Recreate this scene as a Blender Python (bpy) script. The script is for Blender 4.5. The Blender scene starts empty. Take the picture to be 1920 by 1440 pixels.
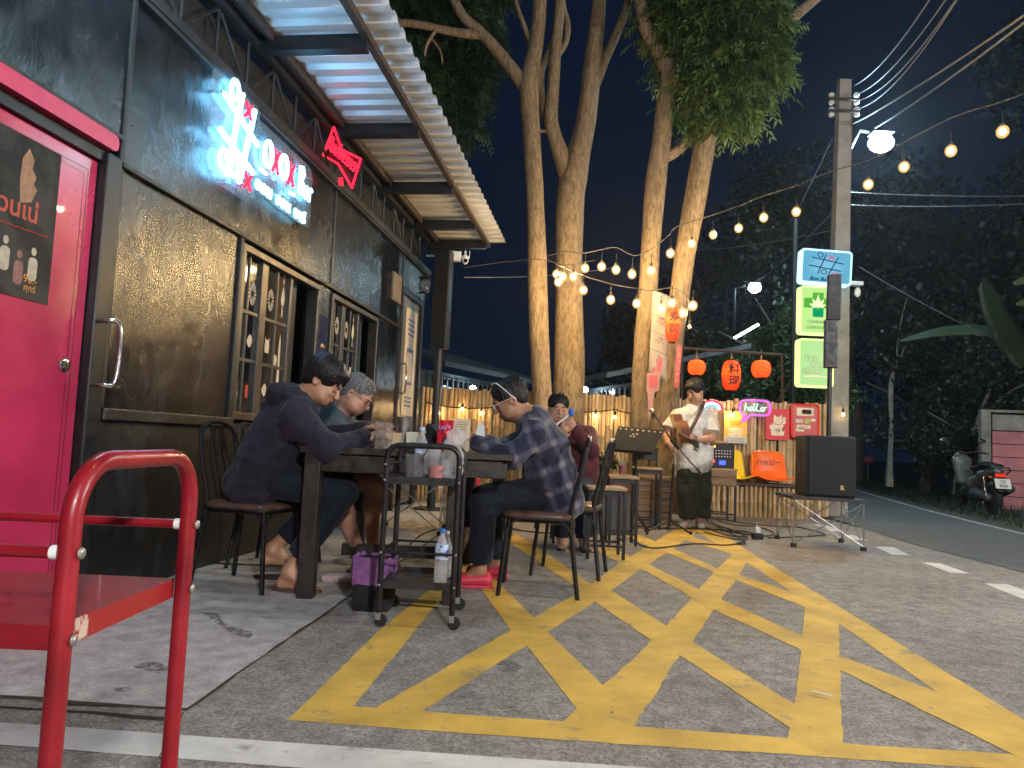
import bpy, bmesh, math, random
import numpy as np
from mathutils import Vector, Matrix, noise as mn
R = math.radians
rnd = random.Random(7)
nr = np.random.RandomState(3)
sc = bpy.context.scene
COL = sc.collection

# ------------------------------------------------------------------ camera
F, CH, PIT, ROL = 1387.0, .85, R(4.5), R(2.5)
fw = Vector((0, math.cos(PIT), math.sin(PIT)))
U0 = Vector((0, -math.sin(PIT), math.cos(PIT)))
R0 = Vector((1, 0, 0))
cr = R0*math.cos(ROL) + U0*math.sin(ROL)
cu = U0*math.cos(ROL) - R0*math.sin(ROL)
CP = Vector((0, 0, CH))
cam = bpy.data.cameras.new('camera')
cam.sensor_width = 36; cam.lens = F*36/1920; cam.clip_start = .05; cam.clip_end = 600
co = bpy.data.objects.new('camera', cam); COL.objects.link(co)
co.matrix_world = Matrix(((cr.x, cu.x, -fw.x, 0), (cr.y, cu.y, -fw.y, 0), (cr.z, cu.z, -fw.z, CH), (0, 0, 0, 1)))
sc.camera = co

# ------------------------------------------------------------------ night sky
w = bpy.data.worlds.new("World"); sc.world = w; w.use_nodes = True
nt = w.node_tree; nt.nodes.clear()
out = nt.nodes.new('ShaderNodeOutputWorld'); add = nt.nodes.new('ShaderNodeAddShader')
b1 = nt.nodes.new('ShaderNodeBackground'); b2 = nt.nodes.new('ShaderNodeBackground')
sky = nt.nodes.new('ShaderNodeTexSky'); sky.sky_type = 'NISHITA'; sky.sun_disc = False
sky.sun_elevation = R(2); sky.sun_rotation = R(170)
nt.links.new(sky.outputs[0], b1.inputs[0]); b1.inputs[1].default_value = .00025
b2.inputs[0].default_value = (.04, .14, .42, 1); b2.inputs[1].default_value = .020
nt.links.new(b1.outputs[0], add.inputs[0]); nt.links.new(b2.outputs[0], add.inputs[1]); nt.links.new(add.outputs[0], out.inputs[0])
sl = bpy.data.lights.new('night_sky_light', 'SUN'); sl.energy = .01; sl.angle = R(20); sl.color = (.6, .75, 1)
so = bpy.data.objects.new('night_sky_light', sl); COL.objects.link(so); so.rotation_euler = (R(35), 0, R(20))
sc.view_settings.view_transform = 'Standard'; sc.view_settings.look = 'None'
sc.view_settings.exposure = 1.13; sc.view_settings.gamma = 1; sc.view_settings.use_curve_mapping = False
cy = sc.cycles
cy.use_denoising = True; cy.denoiser = 'OPENIMAGEDENOISE'; cy.sample_clamp_indirect = 3; cy.sample_clamp_direct = 60
cy.caustics_reflective = False; cy.caustics_refractive = False; cy.max_bounces = 6; cy.diffuse_bounces = 3
cy.transparent_max_bounces = 10; cy.transmission_bounces = 6; cy.glossy_bounces = 3

# ------------------------------------------------------------------ picture measurements -> places in the world
def ray(px, py): return fw + cr*((px-960)/F) - cu*((py-720)/F)
def G(px, py, z=0.0):
    d = ray(px, py); return CP + d*((z-CH)/d.z)
def P(px, py, y):
    d = ray(px, py); return CP + d*(y/d.y)
AZ = R(7.3)
WA = Vector((-1.865, 4.516, 0)); WU = Vector((math.sin(AZ), math.cos(AZ), 0)); WN = Vector((math.cos(AZ), -math.sin(AZ), 0)); UZ = Vector((0, 0, 1))
def W(s, z, off=0.0): return WA + WU*s + WN*off + UZ*z
def MW(s, z, off=0.0):   # frame on the bar wall: x along wall, y up, z out of wall
    return frame(W(s, z, off), WU, UZ)
def frame(o, x, y):
    x = Vector(x).normalized(); y = Vector(y); y = (y - x*y.dot(x)).normalized(); z = x.cross(y)
    return Matrix(((x.x, y.x, z.x, o[0]), (x.y, y.y, z.y, o[1]), (x.z, y.z, z.z, o[2]), (0, 0, 0, 1)))
def T(x=0, y=0, z=0): return Matrix.Translation((x, y, z))
def RZ(a): return Matrix.Rotation(a, 4, 'Z')
def RX(a): return Matrix.Rotation(a, 4, 'X')
def RY(a): return Matrix.Rotation(a, 4, 'Y')
I4 = Matrix.Identity(4)

# ------------------------------------------------------------------ materials
MATS = {}
def nodes_of(m): return m.node_tree.nodes, m.node_tree.links
def pm(name, col, rough=.6, metal=0., var=.25, scale=6., bump=0., bscale=60., stretch=(1, 1, 1), trans=0., alpha=1., ior=1.45, coat=0., col2=None, rvar=0., thresh=None, emis=None, estr=0., space='Object', sheen=0, spec=None, dist=.003):
    m = bpy.data.materials.new(name); m.use_nodes = True
    N, L = nodes_of(m); b = N['Principled BSDF']
    b.inputs['Roughness'].default_value = rough; b.inputs['Metallic'].default_value = metal
    b.inputs['Transmission Weight'].default_value = trans; b.inputs['Alpha'].default_value = alpha; b.inputs['IOR'].default_value = ior
    b.inputs['Coat Weight'].default_value = coat; b.inputs['Sheen Weight'].default_value = sheen
    if spec is not None: b.inputs['Specular IOR Level'].default_value = spec
    tc = N.new('ShaderNodeTexCoord'); mp = N.new('ShaderNodeMapping'); mp.inputs['Scale'].default_value = stretch
    L.new(tc.outputs[space], mp.inputs[0])
    c1 = (*col, 1); c2 = (*(col2 if col2 else [c*(1-var) for c in col]), 1); ch = (*[min(1, c*(1+var*.6)) for c in col], 1) if not col2 else c1
    if var or col2:
        n = N.new('ShaderNodeTexNoise'); n.inputs['Scale'].default_value = scale; n.inputs['Detail'].default_value = 6; n.inputs['Roughness'].default_value = .62
        L.new(mp.outputs[0], n.inputs[0])
        r = N.new('ShaderNodeValToRGB'); r.color_ramp.elements[0].color = c2; r.color_ramp.elements[1].color = ch
        lo, hi = thresh if thresh else (.32, .68)
        r.color_ramp.elements[0].position = lo; r.color_ramp.elements[1].position = hi
        L.new(n.outputs[0], r.inputs[0]); L.new(r.outputs[0], b.inputs['Base Color'])
        if rvar:
            mr = N.new('ShaderNodeMapRange'); mr.inputs[1].default_value = .3; mr.inputs[2].default_value = .7
            mr.inputs[3].default_value = rough-rvar; mr.inputs[4].default_value = rough+rvar
            L.new(n.outputs[0], mr.inputs[0]); L.new(mr.outputs[0], b.inputs['Roughness'])
    else: b.inputs['Base Color'].default_value = c1
    if bump:
        n2 = N.new('ShaderNodeTexNoise'); n2.inputs['Scale'].default_value = bscale; n2.inputs['Detail'].default_value = 5
        L.new(mp.outputs[0], n2.inputs[0])
        bp = N.new('ShaderNodeBump'); bp.inputs['Strength'].default_value = bump; bp.inputs['Distance'].default_value = dist
        L.new(n2.outputs[0], bp.inputs['Height']); L.new(bp.outputs[0], b.inputs['Normal'])
    if emis:
        b.inputs['Emission Color'].default_value = (*emis, 1); b.inputs['Emission Strength'].default_value = estr
    MATS[name] = m
    return m
def em(name, col, s):
    m = bpy.data.materials.new(name); m.use_nodes = True
    N, L = nodes_of(m); N.clear(); o = N.new('ShaderNodeOutputMaterial'); e = N.new('ShaderNodeEmission')
    e.inputs[0].default_value = (*col, 1); e.inputs[1].default_value = s; L.new(e.outputs[0], o.inputs[0]); MATS[name] = m
    return m

BK = pm('black_steel', (.018, .018, .02), .38, .3, .3, 20, bump=.15, rvar=.1)
BKW = pm('black_worn_steel', (.014, .013, .014), .40, .2, .5, 14, bump=.2, rvar=.12)
STEEL = pm('chrome', (.75, .74, .72), .14, 1, .08, 5)
BRUSH = pm('brushed_steel', (.62, .61, .59), .40, 1, .15, 30, stretch=(1, 1, .1))
ALU = pm('aluminium', (.6, .6, .6), .32, 1, .15, 12)
BRZ = pm('bronze_frame', (.11, .10, .09), .38, .75, .2, 10, rvar=.08)
GLASS = pm('dark_window_glass', (.005, .008, .012), .07, 0, 0, spec=.45)
CLEAR = pm('clear_glass', (.95, .97, .97), .03, 0, 0, trans=.9, ior=1.45, alpha=.42)
PLAST = pm('clear_plastic', (.93, .95, .96), .12, 0, 0, trans=.6, ior=1.2, alpha=.5)
BAG = pm('thin_plastic_bag', (.86, .88, .9), .28, 0, .1, 20, bump=.9, bscale=25, trans=.45, ior=1.15, dist=.01, alpha=.5)
WHITE = pm('white_plastic', (.75, .75, .74), .4, 0, .08, 8)
WHITEP = pm('white_paint', (.7, .69, .66), .55, 0, .2, 8)
GREYP = pm('grey_plastic', (.05, .052, .055), .5, 0, .2, 10, bump=.1)
RUB = pm('black_rubber', (.012, .012, .012), .7, 0, .2, 10)
WOODT = pm('dark_table_wood', (.030, .024, .021), .42, 0, .5, 5, bump=.5, bscale=18, stretch=(3, .5, 3), rvar=.12)
WOODL = pm('light_wood', (.36, .24, .13), .5, 0, .4, 5, bump=.3, bscale=20, stretch=(.6, 3, 3))
WOODM = pm('brown_wood', (.20, .115, .06), .6, 0, .5, 4, bump=.4, bscale=16, stretch=(.5, 3, 4))
SEATV = pm('brown_vinyl', (.10, .055, .04), .32, 0, .35, 9, bump=.2, bscale=40, rvar=.08)
REDP = pm('red_enamel', (.26, .008, .016), .36, 0, .45, 7, coat=.15, rvar=.12, bump=.2, bscale=45)
REDR = pm('red_enamel_chipped', (.30, .015, .018), .35, 0, 0, 9, col2=(.55, .42, .34), thresh=(.38, .40), rvar=.08)
RIVET = pm('grey_rivet', (.4, .38, .35), .4, .8, .2, 9)
WARM = (1.0, .68, .31)
BULB = em('warm_bulb_glow', WARM, 330)
BULBS = em('warm_fence_bulb_glow', (1, .66, .30), 150)
BULBOFF = pm('unlit_bulb_glass', (.8, .78, .7), .1, 0, 0, trans=.5)
NEONW = em('white_blue_neon', (.20, .60, 1.0), 12)
NEONR = em('red_neon', (1.0, .012, .03), 3.)
NEONR2 = em('deep_red_neon', (1.0, .015, .04), 1.3)
NEONP = em('magenta_neon', (1.0, .06, .85), 1.5)
NEONM = em('mint_neon', (.55, 1.0, .72), 1.1)
NEONB = em('blue_neon', (.03, .2, 1.0), 2)
LAMPW = em('cool_street_lamp_glow', (.55, .84, 1.0), 330)
LAMPF = em('cool_tube_glow', (.72, .92, 1.0), 16)
ACR = pm('acrylic_backer', (.02, .025, .03), .12, 0, 0, spec=.6)

def shellmat(name, col, s, a=.30):
    m = bpy.data.materials.new(name); m.use_nodes = True; N, L = nodes_of(m); N.clear(); o = N.new('ShaderNodeOutputMaterial'); e = N.new('ShaderNodeEmission'); e.inputs[0].default_value = (*col, 1); e.inputs[1].default_value = s
    t = N.new('ShaderNodeBsdfTransparent'); x = N.new('ShaderNodeMixShader'); x.inputs[0].default_value = a; L.new(t.outputs[0], x.inputs[1]); L.new(e.outputs[0], x.inputs[2]); L.new(x.outputs[0], o.inputs[0]); return m
HALO_GLASS = shellmat('bulb_halo_glass', (1.0, .52, .14), 1.1)  # shell emits its own yellow, imitating the halo round the hot core
# ------------------------------------------------------------------ mesh building
ORG = {}
STUFFY = {'rivets', 'insulators', 'twigs', 'roof_screws', 'knobs', 'printed_lines', 'perforation', 'strings', 'tuning_pegs', 'footer_text', 'soil'}
class MB:
    def __init__(s): s.v = []; s.f = []
    def add(s, vs, fs, M=None):
        k = len(s.v)
        s.v += [tuple(M @ Vector(q)) if M else tuple(q) for q in vs]
        s.f += [tuple(k+i for i in q) for q in fs]
        return s
    def box(s, c, d, M=None, bev=0.):
        x, y, z = d[0]/2, d[1]/2, d[2]/2
        if bev <= 0:
            vs = [(c[0]+i*x, c[1]+j*y, c[2]+k*z) for k in (-1, 1) for j in (-1, 1) for i in (-1, 1)]
            return s.add(vs, [(0, 2, 3, 1), (4, 5, 7, 6), (0, 1, 5, 4), (2, 6, 7, 3), (0, 4, 6, 2), (1, 3, 7, 5)], M)
        bm = bmesh.new(); bmesh.ops.create_cube(bm, size=1)
        for v in bm.verts: v.co = Vector((v.co.x*d[0], v.co.y*d[1], v.co.z*d[2])) + Vector(c)
        bmesh.ops.bevel(bm, geom=bm.edges[:], offset=min(bev, min(d)*.45), segments=2, affect='EDGES', profile=.5)
        s.add([v.co[:] for v in bm.verts], [[v.index for v in f.verts] for f in bm.faces], M); bm.free(); return s
    def tube(s, pts, r, seg=8, M=None, cap=True, squash=None):
        pts = [Vector(p) for p in pts]; n = len(pts)
        rs = r if isinstance(r, (list, tuple)) else [r]*n
        t0 = (pts[1]-pts[0]).normalized(); ref = Vector((0, 0, 1)) if abs(t0.z) < .9 else Vector((1, 0, 0))
        a = t0.cross(ref).normalized(); vs = []; fs = []
        for i, p in enumerate(pts):
            t = (pts[min(i+1, n-1)] - pts[max(i-1, 0)]).normalized()
            a = (a - t*a.dot(t)).normalized(); b = t.cross(a)
            for k in range(seg):
                th = 2*math.pi*k/seg
                vs.append(p + a*math.cos(th)*rs[i] + b*math.sin(th)*rs[i]*(squash or 1))
        for i in range(n-1):
            for k in range(seg):
                k2 = (k+1) % seg
                fs.append((i*seg+k, i*seg+k2, (i+1)*seg+k2, (i+1)*seg+k))
        if cap: fs.append(tuple(reversed(range(seg)))); fs.append(tuple((n-1)*seg+k for k in range(seg)))
        return s.add([v[:] for v in vs], fs, M)
    def lathe(s, prof, seg=20, M=None):
        vs = []; fs = []; n = len(prof)
        for r, z in prof:
            for k in range(seg):
                th = 2*math.pi*k/seg; vs.append((r*math.cos(th), r*math.sin(th), z))
        for i in range(n-1):
            for k in range(seg):
                k2 = (k+1) % seg; fs.append((i*seg+k, i*seg+k2, (i+1)*seg+k2, (i+1)*seg+k))
        if prof[0][0] > 1e-5: fs.append(tuple(reversed(range(seg))))
        if prof[-1][0] > 1e-5: fs.append(tuple((n-1)*seg+k for k in range(seg)))
        return s.add(vs, fs, M)
    def ball(s, c, r, M=None, seg=12, rings=8):
        r = r if isinstance(r, (tuple, list)) else (r, r, r)
        prof = [(max(1e-4, math.sin(math.pi*i/rings)), -math.cos(math.pi*i/rings)) for i in range(rings+1)]
        Q = T(*c) @ Matrix.Diagonal((*r, 1)); return s.lathe(prof, seg, (M @ Q) if M else Q)
    def prism(s, pts, h, M=None, z0=0.):   # outline in xy, depth z0..z0+h
        n = len(pts); vs = [(x, y, z0) for x, y in pts] + [(x, y, z0+h) for x, y in pts]
        fs = [tuple(reversed(range(n))), tuple(range(n, 2*n))] + [(i, (i+1) % n, n+(i+1) % n, n+i) for i in range(n)]
        return s.add(vs, fs, M)
    def sheet(s, pts, M=None):
        return s.add(pts, [tuple(range(len(pts)))], M)
    def build(s, name, mat, parent=None, smooth=False, world=False, flip=False):
        me = bpy.data.meshes.new(name)
        org = ORG.get(parent.name, None) if (parent is not None and world) else None
        vs = s.v if org is None else [(x-org.x, y-org.y, z-org.z) for x, y, z in s.v]
        me.from_pydata(vs, [], s.f)
        bm = bmesh.new(); bm.from_mesh(me); bmesh.ops.recalc_face_normals(bm, faces=bm.faces[:]); bm.to_mesh(me); bm.free()
        if smooth:
            me.polygons.foreach_set('use_smooth', [True]*len(me.polygons))
            me.set_sharp_from_angle(angle=R(40))
        me.materials.append(mat)
        o = bpy.data.objects.new(name, me); COL.objects.link(o)
        if name in STUFFY: o['kind'] = 'stuff'
        if parent is not None:
            o.parent = parent
            if parent.name in ORG: ORG[o.name] = ORG[parent.name]
        return o
def setorigin(o, loc):
    loc = Vector(loc); o.data.transform(Matrix.Translation(-loc)); o.location = loc; return o
def tag(o, label=None, cat=None, group=None, kind=None):
    if label: o['label'] = label
    if cat: o['category'] = cat
    if group: o['group'] = group
    if kind: o['kind'] = kind
    return o
def thing(name, label, cat, loc=(0, 0, 0), rotz=0, group=None, kind=None):
    o = bpy.data.objects.new(name, None); COL.objects.link(o); o.empty_display_size = .1
    o.location = loc; o.rotation_euler = (0, 0, rotz); ORG[o.name] = Vector(loc)
    return tag(o, label, cat, group, kind)
def struct(o): o['kind'] = 'structure'; return o
def dup(root, loc, rotz=0, label=None, group=None, mw=None):
    r = root.copy(); COL.objects.link(r)
    if mw is not None: r.matrix_world = mw
    else: r.location = loc; r.rotation_euler = (0, 0, rotz)
    if label: r['label'] = label
    if group: r['group'] = group
    for ch in list(root.children):
        c = ch.copy(); COL.objects.link(c); c.parent = r
        for g in list(ch.children):
            d = g.copy(); COL.objects.link(d); d.parent = c
    return r
def arc(c, r, a0, a1, n, ax=Vector((1, 0, 0)), ay=Vector((0, 0, 1))):
    return [Vector(c) + ax*(r*math.cos(a0+(a1-a0)*i/n)) + ay*(r*math.sin(a0+(a1-a0)*i/n)) for i in range(n+1)]
def rrect(w, h, r, n=5, cx=0, cy=0):
    pts = []
    for sx, sy, a in ((1, 1, 0), (-1, 1, 90), (-1, -1, 180), (1, -1, 270)):
        for i in range(n+1):
            t = R(a+90*i/n); pts.append((cx+sx*(w/2-r)+r*math.cos(t), cy+sy*(h/2-r)+r*math.sin(t)))
    return pts
def smooth_path(pts, n=6):
    pts = [Vector(p) for p in pts]; o = []
    for i in range(len(pts)-1):
        p0 = pts[max(i-1, 0)]; p1 = pts[i]; p2 = pts[i+1]; p3 = pts[min(i+2, len(pts)-1)]
        for k in range(n):
            t = k/n
            o.append(.5*((2*p1) + (p2-p0)*t + (2*p0-5*p1+4*p2-p3)*t*t + (3*p1-p0-3*p2+p3)*t**3))
    o.append(pts[-1]); return o
def sag(a, b, d, n=12):
    a = Vector(a); b = Vector(b)
    return [a.lerp(b, i/n) - UZ*(4*d*(i/n)*(1-i/n)) for i in range(n+1)]
def letters(body, size, M, mat, name, parent, ext=.001, align='LEFT', shear=0, sx=1., world=True, bold=0.):
    cu_ = bpy.data.curves.new('txt', 'FONT'); cu_.body = body; cu_.size = size; cu_.align_x = align; cu_.shear = shear; cu_.extrude = ext; cu_.offset = bold
    cu_.resolution_u = 3
    to = bpy.data.objects.new('txt', cu_); COL.objects.link(to); bpy.context.view_layer.update()
    me = bpy.data.meshes.new_from_object(to.evaluated_get(bpy.context.evaluated_depsgraph_get()))
    bpy.data.objects.remove(to)
    me.transform(M @ Matrix.Diagonal((sx, 1, 1, 1)))
    if parent is not None and world and parent.name in ORG: me.transform(Matrix.Translation(-ORG[parent.name]))
    me.materials.clear(); me.materials.append(mat); me.name = name
    o = bpy.data.objects.new(name, me); COL.objects.link(o); o.parent = parent
    if parent is not None and parent.name in ORG: ORG[o.name] = ORG[parent.name]
    return o
# ------------------------------------------------------------------ organic bodies as distance fields
import openvdb as vdb
class Vol:
    def __init__(s, lo, hi, vx):
        s.lo = np.array(lo, np.float32); s.vx = vx
        s.n = np.ceil((np.array(hi)-s.lo)/vx).astype(int)+1
        s.a = np.full(s.n, 1.0, np.float32)
    def _sl(s, lo, hi, pad):
        i0 = np.clip(np.floor((np.array(lo)-pad-s.lo)/s.vx).astype(int), 0, s.n-1); i1 = np.clip(np.ceil((np.array(hi)+pad-s.lo)/s.vx).astype(int)+1, 1, s.n)
        sl = tuple(slice(a, b) for a, b in zip(i0, i1))
        g = np.meshgrid(*[s.lo[k]+np.arange(i0[k], i1[k], dtype=np.float32)*s.vx for k in range(3)], indexing='ij')
        return sl, np.stack(g, -1)
    def _mix(s, sl, d, k, sub=False):
        a = s.a[sl]
        if sub:
            h = np.maximum(k-np.abs(a+d), 0)/k; s.a[sl] = np.maximum(a, -d)+h*h*k*.25
        else:
            h = np.maximum(k-np.abs(a-d), 0)/k; s.a[sl] = np.minimum(a, d)-h*h*k*.25
    def cap(s, a, b, r1, r2=None, k=.02, lat=None, wd=1., sub=False):
        r2 = r1 if r2 is None else r2
        a = np.array(a, np.float32); b = np.array(b, np.float32); pad = max(r1, r2)*max(wd, 1)+k+3*s.vx
        sl, p = s._sl(np.minimum(a, b), np.maximum(a, b), pad)
        if p.size == 0: return s
        ba = b-a; pa = p-a; L2 = max(float(ba@ba), 1e-9)
        t = np.clip((pa@ba)/L2, 0, 1); q = pa - t[..., None]*ba
        if lat is not None:
            l = np.array(lat, np.float32); l = l/np.linalg.norm(l); q = q - ((q@l)*(1-1/wd))[..., None]*l
        d = np.sqrt((q*q).sum(-1)) - (r1+t*(r2-r1))
        s._mix(sl, d, k, sub); return s
    def ell(s, c, r, M=None, k=.02, sub=False):
        c = np.array(c, np.float32); r = np.array(r, np.float32); pad = float(r.max())+k+3*s.vx
        sl, p = s._sl(c, c, pad)
        if p.size == 0: return s
        q = p-c
        if M is not None: q = q @ np.array(M, np.float32)   # columns of M = local axes
        k0 = np.sqrt(((q/r)**2).sum(-1)); k1 = np.sqrt(((q/(r*r))**2).sum(-1))+1e-6
        s._mix(sl, k0*(k0-1)/k1, k, sub); return s
    def plane_cut(s, o, n):  # removes what lies on the n side
        g = np.meshgrid(*[s.lo[k]+np.arange(s.n[k], dtype=np.float32)*s.vx for k in range(3)], indexing='ij')
        d = sum((g[k]-o[k])*n[k] for k in range(3)); s.a = np.maximum(s.a, d.astype(np.float32)); return s
    def noise(s, amp, size, stretch=(1, 1, 1), seed=0, ridge=False):
        rs = np.random.RandomState(seed)
        sz = np.array(size)*np.array(stretch); m = np.maximum(np.ceil(s.n*s.vx/sz).astype(int)+3, 3)
        lat = rs.uniform(-1, 1, m).astype(np.float32)
        def ax(k):
            t = np.arange(s.n[k])*s.vx/sz[k]; i = np.floor(t).astype(int); f = t-i; f = f*f*(3-2*f); return i, f.astype(np.float32)
        (i, fi), (j, fj), (l, fl) = ax(0), ax(1), ax(2)
        A = lat[i]*(1-fi)[:, None, None] + lat[i+1]*fi[:, None, None]
        A = A[:, j]*(1-fj)[None, :, None] + A[:, j+1]*fj[None, :, None]
        A = A[:, :, l]*(1-fl) + A[:, :, l+1]*fl
        s.a += amp*((1-2.2*np.sqrt(np.abs(A)+.002)) if ridge else A); return s
    def mesh(s, name, mat, parent, adapt=0.):
        band = s.vx*4
        g = vdb.FloatGrid(band); g.copyFromArray(np.clip(s.a, -band, band).astype(np.float32))
        g.transform = vdb.createLinearTransform(s.vx)
        pts, tris, quads = g.convertToPolygons(0., adapt)
        pts = pts + s.lo - np.array(ORG[parent.name] if parent.name in ORG else (0, 0, 0), np.float32)
        me = bpy.data.meshes.new(name)
        nv = len(pts); ntri = len(tris); nq = len(quads)
        me.vertices.add(nv); me.vertices.foreach_set('co', pts.astype(np.float32).ravel())
        me.loops.add(ntri*3+nq*4); me.loops.foreach_set('vertex_index', np.concatenate([tris.ravel(), quads.ravel()]).astype(np.int32))
        me.polygons.add(ntri+nq)
        me.polygons.foreach_set('loop_start', np.concatenate([np.arange(ntri)*3, ntri*3+np.arange(nq)*4]).astype(np.int32))
        me.update(calc_edges=True); me.validate()
        bm = bmesh.new(); bm.from_mesh(me); bmesh.ops.reverse_faces(bm, faces=bm.faces[:])
        bmesh.ops.smooth_vert(bm, verts=bm.verts[:], factor=.35, use_axis_x=True, use_axis_y=True, use_axis_z=True)
        bm.normal_update()
        if bm.faces and bm.calc_volume(signed=True) < 0: bmesh.ops.reverse_faces(bm, faces=bm.faces[:])
        bm.to_mesh(me); bm.free()
        me.polygons.foreach_set('use_smooth', [True]*len(me.polygons)); me.materials.append(mat)
        o = bpy.data.objects.new(name, me); COL.objects.link(o); o.parent = parent
        if parent.name in ORG: ORG[o.name] = ORG[parent.name]
        return o

def nv(v): v = Vector(v); return v.normalized()
def cloth(name, col, var=.3, wave=None, rough=.85):
    return pm(name, col, rough, 0, var, 12, bump=.35, bscale=260, sheen=.06, dist=.001, spec=.25)
def skin_mat(name, col):
    m = pm(name, col, .48, 0, .14, 14, bump=.12, bscale=130, dist=.001)
    N, L = nodes_of(m); b = N['Principled BSDF']; b.inputs['Subsurface Weight'].default_value = .12
    b.inputs['Subsurface Radius'].default_value = (.02, .008, .004); b.inputs['Subsurface Scale'].default_value = .5
    return m
SKA = skin_mat('tan_skin', (.46, .245, .15)); SKB = skin_mat('ruddy_skin', (.47, .24, .165)); SKC = skin_mat('brown_skin', (.34, .17, .10))
LIP = pm('lip_tone', (.36, .12, .09), .45, 0, .1, 20); EYEW = pm('eye_white', (.7, .68, .65), .2, 0, 0); IRIS = pm('dark_iris', (.02, .012, .008), .1, 0, 0)
HAIRB = pm('black_hair', (.010, .008, .008), .5, 0, .4, 90, bump=.3, bscale=160, rvar=.05, spec=.35); HAIRG = pm('grey_hair', (.14, .135, .135), .6, 0, .6, 90, bump=.6, bscale=140)

def head(V, c, f, up, sc_=1., chub=1.):
    f = nv(f); up = nv(Vector(up) - f*f.dot(up)); x = f.cross(up).normalized(); c = Vector(c); M = np.array([x, f, up]).T
    def p(a, b, d): return c + (x*a + f*b + up*d)*sc_
    def e(a, b, d, r, k=.02, sub=False): V.ell(p(a, b, d), [q*sc_ for q in r], M, k, sub)
    e(0, -.012, .035, (.077, .097, .092), .02)
    e(0, .012, -.03, (.068*chub, .078, .085), .03)
    e(0, .042, -.072, (.042*chub, .046, .036), .035)       # chin
    for s_ in (-1, 1):
        e(s_*.045*chub, .035, -.055, (.026, .045, .035), .03)   # jaw
        e(s_*.036, .070, -.018, (.022*chub, .016, .020), .02)    # cheek
        e(s_*.030, .100, .010, (.017, .014, .011), .012, True)   # socket
        e(s_*.030, .078, .008, (.016, .013, .011), .006)         # lid
        e(s_*.028, .086, .026, (.024, .008, .007), .012)         # brow
        e(s_*.080, -.008, -.004, (.009, .022, .032), .008)       # ear
        e(s_*.086, -.002, -.002, (.006, .012, .018), .004, True)
        e(s_*.012, .106, -.026, (.009, .009, .008), .008)        # nostril wings
    V.cap(p(0, .088, .012), p(0, .112, -.022), .008*sc_, .012*sc_, .012)
    e(0, .091, -.051, (.022, .010, .007), .006); e(0, .089, -.062, (.020, .010, .008), .006)
    e(0, .103, -.0565, (.02, .010, .0018), .003, True)
    return p, x, f, up
def face_parts(p, x, f, up, root, sc_=1., look_down=False, brow=HAIRB):
    if not look_down:
        m = MB()
        for s_ in (-1, 1): m.ball(p(s_*.030, .083, .0075), .0098*sc_, seg=10)
        m.build('eyes', EYEW, root, True, True)
        m = MB()
        for s_ in (-1, 1): m.ball(p(s_*.030, .0892, .006), .0055*sc_, seg=8)
        m.build('irises', IRIS, root, True, True)
    m = MB()
    for s_ in (-1, 1): m.tube([p(s_*.014, .094, .001), p(s_*.03, .0945, -.003), p(s_*.044, .085, .001)], .0016*sc_, 5)
    for s_ in (-1, 1): m.tube([p(s_*.013, .0965, .026), p(s_*.03, .0975, .031), p(s_*.048, .084, .027)], [.003*sc_, .0036*sc_, .0018*sc_], 6)
    m.build('eyebrows', brow, root, True, True)
    m = MB(); m.ball((0, 0, 0), (1, 1, 1), frame(p(0, .094, -.0515), x, f) @ Matrix.Diagonal((.021*sc_, .0085*sc_, .0042*sc_, 1)), 12, 8)
    m.ball((0, 0, 0), (1, 1, 1), frame(p(0, .093, -.0605), x, f) @ Matrix.Diagonal((.019*sc_, .0085*sc_, .005*sc_, 1)), 12, 8)
    m.build('lips', LIP, root, True, True)
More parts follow.
